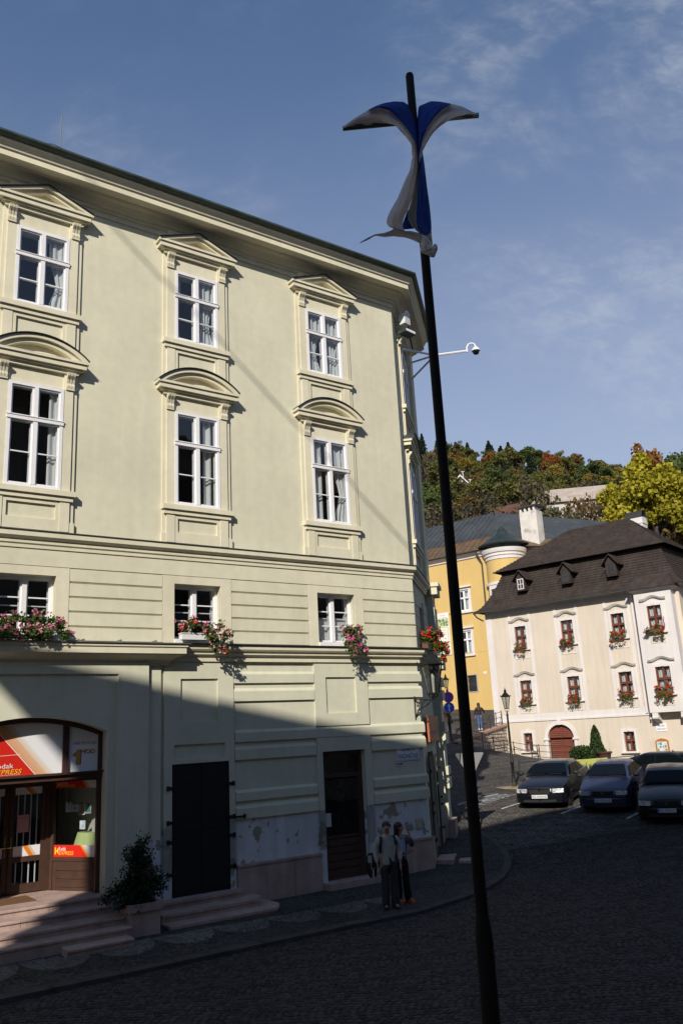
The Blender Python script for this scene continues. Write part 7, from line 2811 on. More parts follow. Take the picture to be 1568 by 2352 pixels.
def skinned(name, V, Ed, m_, parent, root=0, sub=2):
    ids = list(V.keys())
    me = bpy.data.meshes.new(name + '_src')
    me.from_pydata([V[k][0] for k in ids], [(ids.index(a), ids.index(b)) for a, b in Ed], [])
    ob = bpy.data.objects.new(name + '_src', me)
    COL.objects.link(ob)
    md = ob.modifiers.new('skin', 'SKIN')
    md.use_smooth_shade = True
    md.branch_smoothing = .3
    lay = me.skin_vertices[0].data
    for i, k in enumerate(ids):
        r = V[k][1]
        lay[i].radius = r if isinstance(r, tuple) else (r, r)
        lay[i].use_root = (i == root)
    ss = ob.modifiers.new('sub', 'SUBSURF')
    ss.levels = sub
    ss.render_levels = sub
    bpy.context.view_layer.update()
    res = bpy.data.meshes.new_from_object(ob.evaluated_get(bpy.context.evaluated_depsgraph_get()))
    bpy.data.objects.remove(ob)
    res.materials.clear()
    res.materials.append(m_)
    res.polygons.foreach_set('use_smooth', [True] * len(res.polygons))
    o = bpy.data.objects.new(name, res)
    COL.objects.link(o)
    o.parent = parent
    return o


def hand(V, Ed, wrist, tip_dir, side_dir, tag_, curl=.35, up=(0, -1, 0)):
    w = Vector(V[wrist][0])
    d, s_ = Vector(tip_dir).normalized(), Vector(side_dir).normalized()
    n_ = d.cross(s_).normalized()
    pk = tag_ + 'palm'
    V[pk] = (tuple(w + d * .055), (.034, .019))
    kn = tag_ + 'kn'
    V[kn] = (tuple(w + d * .085), (.036, .016))
    Ed += [(wrist, pk), (pk, kn)]
    for i, (off, ln) in enumerate(((-.030, .068), (-.010, .080), (.010, .075), (.029, .058))):
        a, b = tag_ + 'f%da' % i, tag_ + 'f%db' % i
        b0 = w + d * .098 + s_ * off
        V[a] = (tuple(b0 + d * ln * .5 + n_ * curl * .012), .009)
        V[b] = (tuple(b0 + d * ln * .9 + n_ * curl * .05), .008)
        Ed += [(kn, a), (a, b)]
    a, b = tag_ + 'ta', tag_ + 'tb'
    V[a] = (tuple(w + d * .05 - s_ * .045), .011)
    V[b] = (tuple(w + d * .092 - s_ * .055 + n_ * .012), .009)
    Ed += [(pk, a), (a, b)]


def body(parent, arms, female=False, hturn=0.0, legs=None, H=1.0):
    """arms: {'L': (elbow, wrist, handdir, sidedir)}; local frame faces -y"""
    hx, hy = math.sin(hturn), -math.cos(hturn)
    sh = .175 if female else .20
    V = {'pel': ((0, 0, .94), (.13, .10)), 'wst': ((0, 0, 1.10), (.115, .09)), 'chs': ((0, .005, 1.32), (.15, .10)), 'nkb': ((0, .01, 1.455), .066), 'nck': ((0, .0, 1.51), .058),
         'jaw': ((hx * .025, hy * .025, 1.575), (.070, .074)), 'hd1': ((hx * .01, hy * .01 + .0, 1.650), (.087, .100)), 'hd2': ((-hx * .012, -hy * .012, 1.710), (.080, .094)), 'top': ((-hx * .01, -hy * .01, 1.738), .045),
         'nos': ((hx * .110, hy * .110, 1.630), .013)}
    Ed = [('pel', 'wst'), ('wst', 'chs'), ('chs', 'nkb'), ('nkb', 'nck'), ('nck', 'jaw'), ('jaw', 'hd1'), ('hd1', 'hd2'), ('hd2', 'top'), ('hd1', 'nos')]
    lg = legs or {'L': ((-.09, 0, .90), (-.10, -.02, .50), (-.105, .02, .09), (-.12, -.14, .045)), 'R': ((.09, 0, .90), (.10, -.01, .50), (.105, .02, .09), (.13, -.14, .045))}
    for s_ in 'LR':
        sg_ = -1 if s_ == 'L' else 1
        V['sh' + s_] = ((sg_ * sh, .01, 1.42), .058)
        e, w, hd_, sd_ = arms[s_]
        V['el' + s_] = (e, .042)
        V['wr' + s_] = (w, (.030, .024))
        Ed += [('chs', 'sh' + s_), ('sh' + s_, 'el' + s_), ('el' + s_, 'wr' + s_)]
        hand(V, Ed, 'wr' + s_, hd_, sd_, s_)
        h_, k_, a_, t_ = lg[s_]
        V['hp' + s_], V['kn' + s_], V['an' + s_], V['to' + s_] = (h_, .085), (k_, .055), (a_, .04), (t_, (.04, .03))
        Ed += [('pel', 'hp' + s_), ('hp' + s_, 'kn' + s_), ('kn' + s_, 'an' + s_), ('an' + s_, 'to' + s_)]
    o = skinned('body', V, Ed, SKIN, parent)
    # eyes, brows, ears and mouth
    f = Vector((hx, hy, 0))
    r_ = Vector((-hy, hx, 0))
    for sg_ in (-1, 1):
        MB().ball(f * .090 + r_ * (.035 * sg_) + Vector((0, 0, 1.662)), .0105, 7).build('eye', mat('dark eye', (.02, .015, .012), .2), o, smooth=True)
        MB().ball(r_ * (.090 * sg_) + Vector((0, 0, 1.645)) - f * .005, .024, 7, sc=(.5, .7, 1.2)).build('ear', SKIN, o, smooth=True)
        MB().box(-.018, .018, -.004, .004, -.003, .003).build('eyebrow', mat('brow', (.03, .02, .015), .8), o, loc=tuple(f * .098 + r_ * (.035 * sg_) + Vector((0, 0, 1.683))), rot=(0, 0, math.atan2(r_.y, r_.x)))
    MB().box(-.022, .022, -.005, .005, -.005, .005).build('mouth', mat('lips', (.30, .10, .08), .5), o, loc=tuple(f * .096 + Vector((0, 0, 1.585))), rot=(0, 0, math.atan2(r_.y, r_.x)))
    return o, V, lg


def garment(name, V, keys, Ed, grow, m_, parent, sub=2, root=0):
    VV = {}
    for k, g_ in keys.items():
        p, r = V[k]
        r = r if isinstance(r, tuple) else (r, r)
        VV[k] = (p, (r[0] + g_[0], r[1] + g_[1]) if isinstance(g_, tuple) else (r[0] + g_, r[1] + g_))
    for k, pr in grow.items():
        VV[k] = pr
    return skinned(name, VV, Ed, m_, parent, root, sub)


def hair_cap(parent, m_, long=False, hturn=0.0):
    hx, hy = math.sin(hturn), -math.cos(hturn)
    h = MB()
    f = Vector((hx, hy, 0))
    r_ = Vector((-hy, hx, 0))
    rows = []
    for i in range(11):
        th = math.pi * .56 * i / 10
        row = []
        for k in range(25):
            a = 2 * math.pi * k / 24
            d = f * math.cos(a) * .112 + r_ * math.sin(a) * .101
            zz = 1.655 + .122 * math.cos(th)
            if th > 1.0 and math.cos(a) > .2:
                zz = max(zz, 1.700 + .01 * math.sin(5 * a))
            p = d * math.sin(max(th, .01)) * 1.0 - f * .012 + Vector((0, 0, zz))
            row.append(tuple(p))
        rows.append(row)
    if long:
        for j, z in enumerate((1.56, 1.48, 1.40, 1.32, 1.27)):
            row = []
            for k in range(25):
                a = 2 * math.pi * k / 24
                back = math.cos(a) < .25
                sc_ = 1.0 if back else .0
                d = -f * (.05 + .012 * j) + (f * math.cos(a) * .075 + r_ * math.sin(a) * (.10 + .004 * j))
                if not back:
                    d = f * .0 + r_ * math.sin(a) * .082 - f * .01
                row.append(tuple(d + Vector((0, 0, z + .012 * math.sin(3 * a)))))
            rows.append(row)
    h.grid(rows)
    return h.build('hair', m_, parent, smooth=True)


def shoe(parent, ank, toe, m_):
    a, t = Vector(ank), Vector(toe)
    d = (t - a)
    d.z = 0
    ln = d.length
    d.normalize()
    s_ = Vector((-d.y, d.x, 0))
    rows = []
    for q, w, h in ((-.075, .02, .06), (-.065, .036, .085), (-.02, .042, .10), (.04, .045, .085), (.11, .05, .06), (.16, .044, .05), (.19, .022, .04)):
        c = Vector((a.x, a.y, 0)) + d * q
        rows.append([tuple(c - s_ * w), tuple(c - s_ * w * .95 + Vector((0, 0, h * .6))), tuple(c - s_ * w * .5 + Vector((0, 0, h))), tuple(c + s_ * w * .5 + Vector((0, 0, h))), tuple(c + s_ * w * .95 + Vector((0, 0, h * .6))), tuple(c + s_ * w), tuple(c - s_ * w)])
    m = MB()
    m.grid(rows)
    m.add(rows[0][:-1], [tuple(range(6))])
    m.add(rows[-1][:-1], [tuple(range(6))])
    return m.build('shoe', m_, parent, smooth=True)


PEO = 'people in the street'
# man in a light jacket, both arms hanging, looking out over the square
mp = Vector((.63, 19.72))
man = empty('person', (mp.x, mp.y, pave_z(mp.x, mp.y)), R_(8), 'standing person in pale grey jacket and dark trousers with a backpack strap', 'person', PEO)
man.scale = (1.015, 1.015, 1.015)
_, V, lg = body(man, {'L': ((-.275, .03, 1.14), (-.25, -.06, .90), (.05, -.25, -1), (0, -1, .1)), 'R': ((.265, .04, 1.15), (.25, -.05, .91), (-.05, -.25, -1), (0, 1, .1))}, hturn=R_(-12))
JK = mat('pale grey jacket', (.42, .40, .365), .9, var=.1, vscale=9, bump=.35, bscale=14)
garment('jacket', V, {'wst': (.045, .045), 'chs': (.04, .045), 'shL': .026, 'shR': .026, 'elL': .030, 'elR': .030, 'nkb': .022},
        [('hem', 'wst'), ('wst', 'chs'), ('chs', 'nkb'), ('chs', 'shL'), ('shL', 'elL'), ('elL', 'cuL'), ('chs', 'shR'), ('shR', 'elR'), ('elR', 'cuR'), ('nkb', 'col')],
        {'hem': ((0, 0, .83), (.178, .140)), 'cuL': ((-.252, -.05, .93), (.048, .044)), 'cuR': ((.252, -.04, .94), (.048, .044)), 'col': ((0, .012, 1.525), .075)}, JK, man)
TR = mat('dark olive trousers', (.035, .035, .034), .9, var=.12, vscale=8, bump=.3, bscale=12)
garment('trousers', V, {'hpL': .025, 'hpR': .025, 'knL': .035, 'knR': .035},
        [('bel', 'hpL'), ('hpL', 'knL'), ('knL', 'ctL'), ('bel', 'hpR'), ('hpR', 'knR'), ('knR', 'ctR')],
        {'bel': ((0, 0, .94), (.15, .12)), 'ctL': ((-.105, -.01, .005), (.088, .11)), 'ctR': ((.105, -.01, .005), (.088, .11))}, TR, man)
for s_ in 'LR':
    shoe(man, lg[s_][2], lg[s_][3], mat('black shoe', (.012, .011, .011), .6))
hair_cap(man, mat('dark brown hair', (.025, .014, .009), .6, var=.3, vscale=30), False, R_(-12))
MB().prism([(-.035, 1.47), (.035, 1.47), (0, 1.36)], -.150, -.135).build('shirt', mat('pale shirt', (.4, .4, .42), .9), man)
# backpack on his right shoulder
bpm = empty('backpack', (mp.x, mp.y, pave_z(mp.x, mp.y)), R_(8), 'black and cream backpack hanging from the standing person in the pale jacket', 'bag')
BPK = mat('black nylon', (.010, .010, .011), .7, var=.2, vscale=20)
BPW = mat('cream nylon', (.42, .41, .36), .8)
sk = MB()
rows = []
for i in range(9):
    t = i / 8
    w, d_ = .15 * math.sin(math.pi * (.18 + .72 * t)) + .02, .10 * math.sin(math.pi * (.15 + .75 * t)) + .02
    rows.append([(-.33 + w * math.cos(2 * math.pi * k / 16) - .02 * t, .10 + d_ * math.sin(2 * math.pi * k / 16), 1.14 - .50 * t) for k in range(17)])
sk.grid(rows)
sk.build('sack', BPK, bpm, smooth=True)
for (x0, x1, z0, z1) in ((-.45, -.37, .96, 1.10), (-.40, -.30, .84, .97), (-.37, -.33, .62, .84), (-.27, -.24, .64, .82)):
    MB().box(x0, x1, -.012, .02, z0, z1).build('panel', BPW, bpm)
str1 = MB()
pts = [(-.19, -.145, 1.16), (-.185, -.165, 1.28), (-.165, -.15, 1.40), (-.15, -.06, 1.495), (-.16, .06, 1.48), (-.22, .12, 1.30), (-.30, .12, 1.14)]
str1.quadstrip([(x - .03, y, z) for x, y, z in pts], [(x + .03, y, z) for x, y, z in pts])
str1.build('strap', BPK, bpm)
str2 = MB()
pts = [(.165, -.16, 1.30), (.155, -.15, 1.40), (.14, -.06, 1.495), (.14, .06, 1.48)]
str2.quadstrip([(x - .03, y, z) for x, y, z in pts], [(x + .03, y, z) for x, y, z in pts])
str2.build('strap', BPK, bpm)

# woman with long dark hair, turned aside, one hand raised to her mouth
wp = Vector((.93, 20.3))
wo = empty('person', (wp.x, wp.y, pave_z(wp.x, wp.y)), R_(20), 'standing person with long dark hair, grey jacket and bright orange shoes', 'person', PEO)
wo.scale = (.965, .965, .965)
legs = {'L': ((-.085, 0, .90), (-.10, .0, .50), (-.11, .03, .09), (-.09, -.13, .045)), 'R': ((.085, 0, .90), (.10, -.02, .50), (.13, .0, .09), (.20, -.14, .045))}
_, V, lg = body(wo, {'L': ((-.20, -.05, 1.13), (-.02, -.22, 1.10), (1, -.25, .05), (0, .1, 1)), 'R': ((.30, -.08, 1.22), (.17, -.20, 1.47), (-.25, -.05, 1), (-.6, .3, .1))}, True, R_(62), legs)
GJ = mat('grey cord jacket', (.10, .105, .12), .9, var=.12, vscale=8, bump=.35, bscale=14)
garment('jacket', V, {'wst': (.06, .055), 'chs': (.035, .035), 'shL': .028, 'shR': .028, 'elL': .030, 'elR': .032, 'nkb': .012},
        [('hem', 'wst'), ('wst', 'chs'), ('chs', 'nkb'), ('chs', 'shL'), ('shL', 'elL'), ('elL', 'cuL'), ('chs', 'shR'), ('shR', 'elR'), ('elR', 'cuR')],
        {'hem': ((0, .03, .74), (.19, .12)), 'cuL': ((-.06, -.20, 1.105), .045), 'cuR': ((.185, -.185, 1.43), .045)}, GJ, wo)
sht = MB()
sht.grid([[(-.075 + .15 * k / 5, -.135 - .022 * math.sin(math.pi * k / 5) - (.02 if 0 < i < 4 else 0), 1.02 + .38 * i / 5) for k in range(6)] for i in range(6)])
sht.build('shirt', mat('pale blue shirt', (.36, .42, .62), .85), wo, smooth=True)
garment('trousers', V, {'hpL': .02, 'hpR': .02, 'knL': .025, 'knR': .025},
        [('bel', 'hpL'), ('hpL', 'knL'), ('knL', 'ctL'), ('bel', 'hpR'), ('hpR', 'knR'), ('knR', 'ctR')],
        {'bel': ((0, 0, .95), (.135, .11)), 'ctL': ((-.11, .0, .02), (.09, .11)), 'ctR': ((.13, -.02, .02), (.09, .11))}, mat('black trousers', (.008, .008, .009), .9), wo)
for s_ in 'LR':
    shoe(wo, lg[s_][2], lg[s_][3], mat('orange shoe', (.62, .10, .012), .6))
hair_cap(wo, mat('long dark hair', (.020, .010, .008), .5, var=.3, vscale=30), True, R_(62))
btl = MB()
btl.lathe([(.028, 0), (.030, .03), (.030, .15), (.014, .19), (.014, .21)], n=12, axis='x')
bto = btl.build('water_bottle', glass('bottle plastic', (.75, .82, .9)), None, loc=Vector((wp.x, wp.y, pave_z(wp.x, wp.y))) + Vector((.10, -.23, 1.075)), rot=(0, R_(-8), R_(15)))
tag(bto, 'clear plastic bottle held at the waist by the long-haired person', 'bottle')

# walker on the lane seen from behind
lp = at(1103, 1678, 55.0)
lz = float(HIGH(lp.x, lp.y)[0])
wk = empty('person', (lp.x, lp.y, lz), R_(175), 'walking person in dark jacket and blue jeans going up the lane', 'person', PEO)
wk.scale = (.96, .96, .96)
legs = {'L': ((-.085, 0, .90), (-.09, -.08, .52), (-.09, -.02, .10), (-.09, -.17, .05)), 'R': ((.085, 0, .90), (.09, .02, .50), (.095, .12, .10), (.095, -.02, .05))}
_, V, lg = body(wk, {'L': ((-.33, -.06, 1.20), (-.36, -.22, 1.10), (0, -1, 0), (0, 0, 1)), 'R': ((.27, .03, 1.15), (.25, -.05, .92), (0, -.2, -1), (0, 1, 0))}, True, 0, legs)
garment('jacket', V, {'wst': (.05, .05), 'chs': (.04, .04), 'shL': .03, 'shR': .03, 'elL': .03, 'elR': .03, 'nkb': .02},
        [('hem', 'wst'), ('wst', 'chs'), ('chs', 'nkb'), ('chs', 'shL'), ('shL', 'elL'), ('elL', 'cuL'), ('chs', 'shR'), ('shR', 'elR'), ('elR', 'cuR')],
        {'hem': ((0, 0, .92), (.17, .13)), 'cuL': ((-.355, -.20, 1.11), .04), 'cuR': ((.252, -.04, .95), .04)}, mat('dark plum jacket', (.03, .015, .018), .9), wk)
garment('jeans', V, {'hpL': .022, 'hpR': .022, 'knL': .022, 'knR': .022},
        [('bel', 'hpL'), ('hpL', 'knL'), ('knL', 'ctL'), ('bel', 'hpR'), ('hpR', 'knR'), ('knR', 'ctR')],
        {'bel': ((0, 0, .93), (.14, .115)), 'ctL': ((-.09, -.02, .12), .06), 'ctR': ((.095, .11, .12), .06)}, mat('blue jeans', (.06, .11, .24), .9), wk)
for s_ in 'LR':
    shoe(wk, lg[s_][2], lg[s_][3], mat('white sneaker', (.7, .7, .72), .6))
hair_cap(wk, _mats['long dark hair'], True, 0)

# ------------------------------------------------------------------ wooded hillside
def hill_z(x, y):
    z = (7 + .75 * (y - 80) if y < 100 else 22 + .45 * (y - 100)) - .20 * (x - 20) * min(1, max(0, (y - 80) / 40))
    if y > 235:
        z -= (y - 235) * .35
    return z + 2.2 * math.sin(x * .06 + 1) * math.cos(y * .045) + 1.0 * math.sin(x * .17) * math.sin(y * .13)


hx_ = [-140 + 6 * i for i in range(64)]
hy_ = [78 + 6 * i for i in range(42)]
hm = MB()
hm.grid([[(x, y, hill_z(x, y) if y > 81 else 5.0) for x in hx_] for y in hy_])
hill = hm.build('hillside', mat('hillside scrub', (.075, .070, .025), .95, var=.35, vscale=.12, var2=.3, bump=.6, bscale=.8, mottle=((.10, .055, .02), .09, .45, .65, .8)), smooth=True)
tag(hill, 'steep autumn hillside rising behind the houses', 'hill', kind='structure')

LEAFC = {'olive': (.135, .135, .035), 'green': (.085, .115, .032), 'brown': (.17, .105, .034), 'rust': (.23, .105, .024), 'gold': (.24, .18, .035), 'dark': (.030, .048, .026), 'lime': (.34, .30, .025), 'red': (.30, .055, .018), 'scrub': (.11, .10, .045)}


def crown_mesh(kind, seed, n=1300):
    """unit tree: height 1, crown in clumps; returns leaf mesh and wood mesh"""
    r = random.Random(seed)
    lv, wd = MB(), MB()
    if kind == 'conifer':
        wd.tube([(0, 0, 0), (0, 0, .9)], [.018, .004], 5)
        for k in range(n):
            t = r.random() ** .8
            layer = .55 + .45 * abs(math.sin(t * 24))
            rr = .20 * (1 - t) ** .85 * layer * (r.random() ** .45) + .008
            a = r.uniform(0, 6.283)
            z = .10 + .90 * t - rr * .28
            c = Vector((rr * math.cos(a), rr * math.sin(a), z))
            card(lv, c, r.uniform(.012, .024), r, 4)
        return lv, wd
    cl = []
    nb = 9
    wd.tube([(0, 0, 0), (.005, 0, .35), (0, .01, .62)], [.028, .018, .008], 6)
    for k in range(26):
        a, e = r.uniform(0, 6.283), r.uniform(-.35, 1.35)
        q = r.uniform(.5, 1.0)
        c = Vector((.30 * q * math.cos(e) * math.cos(a), .30 * q * math.cos(e) * math.sin(a), .60 + .34 * q * math.sin(e)))
        cl.append((c, r.uniform(.055, .115)))
        if k % 2 == 0:
            wd.tube([(0, 0, r.uniform(.25, .5)), tuple(c * .6 + Vector((0, 0, .16))), tuple(c)], [.011, .006, .003], 4)
    for k in range(n):
        c, rr = r.choice(cl)
        v = Vector((r.gauss(0, 1), r.gauss(0, 1), r.gauss(0, .8))).normalized() * (rr * r.random() ** .4)
        sz = r.uniform(.015, .030) if kind != 'fine' else r.uniform(.009, .017)
        card(lv, c + v, sz, r, 4)
    if kind == 'bare':
        for k in range(120):
            c, rr = r.choice(cl)
            v = Vector((r.gauss(0, 1), r.gauss(0, 1), abs(r.gauss(0, 1)))).normalized() * .12
            wd.tube([tuple(c * .8), tuple(c + v)], [.004, .001], 3)
    return lv, wd


BARK = mat('tree bark', (.07, .055, .045), .95, var=.2, vscale=4, bump=.4)
PROT = {}


def proto(kind, col, var):
    key = (kind, col, var)
    if key not in PROT:
        base = (kind, None, var)
        if base not in PROT:
            PROT[base] = crown_mesh(kind, 100 + var * 7 + len(kind), {'conifer': 1500, 'round': 1700, 'bare': 500, 'fine': 9000}[kind])
        lv, wd = PROT[base]
        lm = bpy.data.meshes.new('crown')
        lm.from_pydata([tuple(p) for p in lv.v], [], lv.f)
        lm.materials.append(leaf_mat('leaf ' + col, LEAFC[col], .28, .3, 2.5))
        wm = bpy.data.meshes.new('trunk')
        wm.from_pydata([tuple(p) for p in wd.v], [], wd.f)
        wm.materials.append(BARK)
        PROT[key] = (lm, wm)
    return PROT[key]


LAB = {('conifer', 'dark'): ('dark spruce', 'conifer', 'spruces on the hill'),
       ('round', 'olive'): ('olive green tree', 'tree', 'olive trees on the hill'), ('round', 'green'): ('fresh green tree', 'tree', 'green trees on the hill'),
       ('round', 'brown'): ('brown autumn tree', 'tree', 'brown trees on the hill'), ('round', 'rust'): ('rust orange tree', 'tree', 'rust trees on the hill'),
       ('round', 'gold'): ('golden tree', 'tree', 'golden trees on the hill'), ('bare', 'scrub'): ('half-bare tree', 'tree', 'half-bare trees on the hill')}


def where_on_hill(x, y, H):
    az = x / y
    lm_ = 'the gabled cottage' if az < .16 else 'the tall white chimney' if az < .25 else 'the long villa' if az < .33 else 'the yellow maple'
    rel = 'just above' if y < 130 else 'uphill from' if y < 165 else 'well up the slope over' if y < 205 else 'on the skyline over'
    size = 'low' if H < 6.2 else 'middling' if H < 7.2 else 'tall'
    return size, rel + ' ' + lm_


def tree(kind, col, var, x, y, z, H, wid=1.0, label=None, cat='tree', group=None, rz=0.0, name=None):
    lm, wm = proto(kind, col, var)
    lab = LAB.get((kind, col), (label, cat, group))
    sz_, wh_ = where_on_hill(x, y, H)
    o = empty(name or ('conifer_tree' if kind == 'conifer' else 'broadleaf_tree'), (x, y, z), rz, label or '%s %s %s' % (sz_, lab[0], wh_), cat if label else lab[1], group if label else lab[2])
    o.scale = (H * wid, H * wid, H)
    for nm, me in (('crown', lm), ('trunk', wm)):
        c = bpy.data.objects.new(nm, me)
        COL.objects.link(c)
        c.parent = o
    return o


rt_ = random.Random(17)
cands = []
y = 104.0
while y < 246:
    x = .05 * y
    while x < .47 * y:
        cands.append((x + rt_.uniform(-2.4, 2.4), y + rt_.uniform(-3, 3)))
        x += 5.0 + (y - 100) * .010
    y += 6.4
cnt = 0
for (x, y) in cands:
    zz = hill_z(x, y) - .4
    az = x / y
    t = (y - 104) / 140
    # keep clear of the hillside houses
    pxp, pyp, _w = px_of(np.array([[x, y, hill_z(x, y) + 3.0]]))
    pxp, pyp = float(pxp[0]), float(pyp[0])
    if (1218 < pxp < 1418 and 98 < y < 148 and rt_.random() < .95) or (1036 < pxp < 1088 and 112 < y < 182) or (1120 < pxp < 1200 and 98 < y < 125):
        continue
    q = rt_.random()
    if t > .80:
        kind, col = ('conifer', 'dark') if q < (.62 if az < .22 else .15) else ('round', rt_.choice(['green', 'olive', 'olive', 'brown']))
    elif t > .45:
        kind, col = ('round', rt_.choice(['brown', 'rust', 'olive', 'olive', 'gold', 'green', 'olive'])) if q < .82 else ('conifer', 'dark')
        if az > .30:
            kind, col = 'round', rt_.choice(['green', 'green', 'olive', 'gold'])
    else:
        kind, col = ('round', rt_.choice(['olive', 'green', 'olive', 'olive', 'brown'])) if q < .74 else ('bare', 'scrub')
    H = {'conifer': rt_.uniform(6.5, 9.5), 'round': rt_.uniform(5.2, 8.0), 'bare': rt_.uniform(6, 8.5)}[kind]
    tree(kind, col, rt_.randrange(3), x, y, zz, H, rt_.uniform(.9, 1.35) if kind != 'conifer' else rt_.uniform(1.15, 1.6), rz=rt_.uniform(0, 6))
    cnt += 1
# undergrowth that nobody could count
us_ = MB()
for k in range(5200):
    y = rt_.uniform(100, 215)
    x = rt_.uniform(.0, .52) * y
    c0 = Vector((x, y, hill_z(x, y)))
    for j in range(4):
        card(us_, c0 + Vector((rt_.gauss(0, .9), rt_.gauss(0, .9), abs(rt_.gauss(.8, .7)))), rt_.uniform(.2, .5), rt_, 4)
ugo = us_.build('undergrowth', leaf_mat('undergrowth leaf', (.085, .085, .028), .45, .3, .25))
tag(ugo, 'tangled bushes covering the hillside between the trees', 'bushes', kind='stuff')
# trees that stand out
def hpt(px_, py_):
    """point of the hillside seen at a place of the picture"""
    d = ray(px_, py_)
    d = d / d.y
    Y = 84.0
    while Y < 240 and CAM_Z + d.z * Y > hill_z(d.x * Y, Y):
        Y += .25
    return Vector((d.x * Y, Y, hill_z(d.x * Y, Y)))


def on_hill(px_, Y):
    x = ray(px_, 1100)
    x = x.x / x.y * Y
    return Vector((x, Y, hill_z(x, Y) - .3))


def top_h(px_, py_, Y, z):
    return at(px_, py_, Y).z - z


for kind, col, var, px_, py_, Y, wid, lab, nm in (
        ('round', 'red', 1, 1268, 1040, 205, 1.25, 'scarlet and orange maple on the hill skyline', 'red_maple'),
        ('fine', 'lime', 0, 1490, 1042, 92, .92, 'big yellow-green maple behind the shingled roof', 'yellow_maple'),
        ('fine', 'lime', 1, 1428, 1085, 95, .80, 'smaller yellow maple beside the big one', 'yellow_maple'),
        ('fine', 'green', 2, 1568, 1012, 104, .75, 'dark green tree at the edge behind the yellow maple', 'green_tree'),
        ('round', 'rust', 2, 1502, 1005, 112, .60, 'slim orange tree peeping over the yellow maple', 'orange_tree'),
        ('bare', 'scrub', 0, 1215, 1085, 104, .75, 'thin half-bare grey tree left of the villa roof', 'bare_tree'),
        ('bare', 'brown', 1, 1330, 1125, 104, .8, 'bare brown tree in front of the long villa', 'bare_tree'),
        ('bare', 'brown', 2, 1385, 1130, 100, .8, 'bare brown tree below the yellow maple', 'bare_tree'),
        ('bare', 'scrub', 1, 1285, 1150, 100, .8, 'bare brown shrub behind the tall white chimney', 'bare_tree'),
        ('bare', 'brown', 0, 1535, 1175, 92, .8, 'brown thicket tree right of the roof chimney', 'bare_tree')):
    b_ = on_hill(px_, Y)
    tree(kind, col, var, b_.x, b_.y, b_.z, top_h(px_, py_, Y, b_.z), wid, lab, 'tree', name=nm)
# hillside villa and cottages
PALE = mat('pale villa plaster', (.50, .47, .44), .9, var=.06)
VROOF = mat('pale weathered tiles', (.36, .30, .26), .9, var=.2, vscale=.8, bump=.4, bscale=2.5)
YV = 136.0
v0, v1 = at(1228, 1192, YV), at(1415, 1165, YV - 2)
vd = (v1 - v0).to_2d()
vl = vd.length
vz = hill_z(v0.x + 4, YV) - 1.5
vil = empty('hillside_villa', (v0.x, v0.y, vz), math.atan2(vd.y, vd.x), 'long white villa with pale tiled roof half hidden by trees', 'building')
hV = at(1300, 1156, YV).z - vz
vm = MB()
wall_holes(vm, 0, vl, 0, hV, [(1.2 + k * 2.0, 2.1 + k * 2.0, hV - 2.1, hV - .7) for k in range(5)], depth=.2)
vm.add([(0, 0, 0), (0, 6, 0), (0, 6, hV), (0, 0, hV)], [(0, 1, 2, 3)])
vm.build('wall', PALE, vil)
for k in range(5):
    MB().box(1.2 + k * 2.0, 2.1 + k * 2.0, .15, .2, hV - 2.1, hV - .7).build('window', mat('dark far glass', (.03, .035, .045), .1, spec=.6), vil)
vr = MB()
vr.add([(-.5, -.5, hV), (vl + .5, -.5, hV), (vl - .3, 3.4, hV + 3.3), (2.2, 3.4, hV + 3.3), (-.5, 6.5, hV), (vl + .5, 6.5, hV)], [(0, 1, 2, 3), (0, 3, 4), (3, 2, 5, 4)])
vr.build('roof', VROOF, vil)
g0 = hpt(1058, 1128)
gb = empty('gabled_cottage', (g0.x, g0.y, g0.z - .6), R_(8), 'small white-bargeboarded cottage on the hillside', 'building')
gb.scale = (1.05, 1.05, 1.05)
gq = MB()
gq.prism([(-1.6, 0), (1.6, 0), (1.6, 2.0), (0, 3.6), (-1.6, 2.0)], 0, 5)
gq.build('wall', mat('dark timber', (.06, .05, .05), .9), gb)
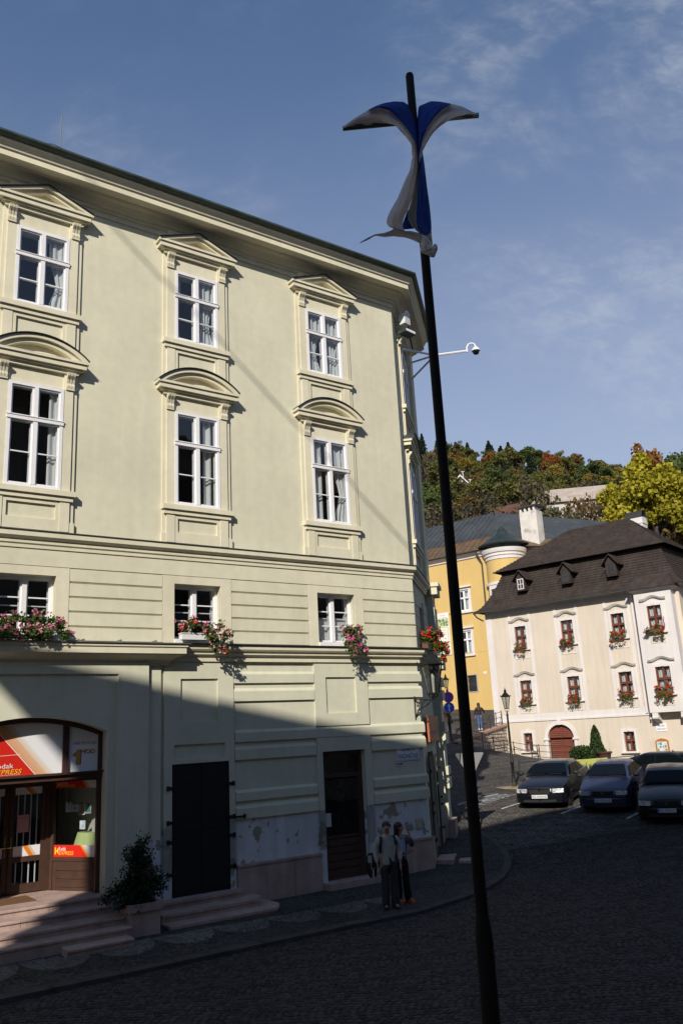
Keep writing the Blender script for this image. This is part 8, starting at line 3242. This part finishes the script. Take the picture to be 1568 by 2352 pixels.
for s_ in (-1, 1):
    MB().prism([(0, 3.95), (s_ * 2.1, 1.75), (s_ * 2.1, 1.45), (0, 3.6)], -.3, -.1).build('bargeboard', WTRIM, gb)
    MB().add([(0, -.3, 3.96), (s_ * 2.1, -.3, 1.76), (s_ * 2.1, 5.2, 1.76), (0, 5.2, 3.96)], [(0, 1, 2, 3)]).build('roof', mat('grey cottage roof', (.12, .11, .11), .8), gb)
MB().box(-.45, .45, -.1, 0, 2.0, 2.7).build('gable_window', WTRIM, gb)
g0 = hpt(1073, 1168)
sd0 = empty('orange_shed', (g0.x, g0.y, g0.z - .3), R_(-12), 'little orange shed with red roof on the hillside', 'building')
MB().box(-1.0, 1.0, 0, 2.2, 0, 1.3).build('wall', mat('orange render', (.50, .16, .03), .9), sd0)
MB().prism([(-1.4, 1.2), (1.4, 1.2), (0, 2.2)], -.3, 2.5).build('roof', mat('red shed roof', (.22, .045, .03), .8), sd0)
for i, (px_, y0_, y1_) in enumerate(((1020, 1083, 1112), (1065, 1082, 1118), (1082, 1100, 1130))):
    b_ = hpt(px_, y1_)
    t_ = at(px_, y0_, b_.y)
    p_ = empty('utility_pole', (b_.x, b_.y, b_.z - .5), 0, ['thin white utility pole left of the gabled cottage', 'white utility pole right behind the gabled cottage', 'short white chimney pole beside the orange shed'][i], 'pole')
    MB().tube([(0, 0, 0), (0, 0, t_.z - b_.z + .5)], .12 if i < 2 else .2, 6).build('shaft', PALE, p_)
    MB().box(-.4, .4, -.05, .05, t_.z - b_.z + .35, t_.z - b_.z + .48).build('crossarm', PALE, p_)
rdr = hpt(1160, 1195)
rh = empty('red_roof_house', (rdr.x, rdr.y, rdr.z - 3.4), R_(-30), 'low house with dull red roof behind the yellow house', 'building')
MB().box(-4, 4, 0, 5, 0, 3.2).build('wall', PALE, rh)
rr2 = MB()
rr2.prism([(-4.6, 3.0), (4.6, 3.0), (2.6, 5.6), (-2.6, 5.6)], -.6, 5.6)
rr2.build('roof', mat('dull red tiles', (.12, .062, .045), .9, var=.2, vscale=1, bump=.4, bscale=3), rh)
dsh = at(981, 1200, 78)
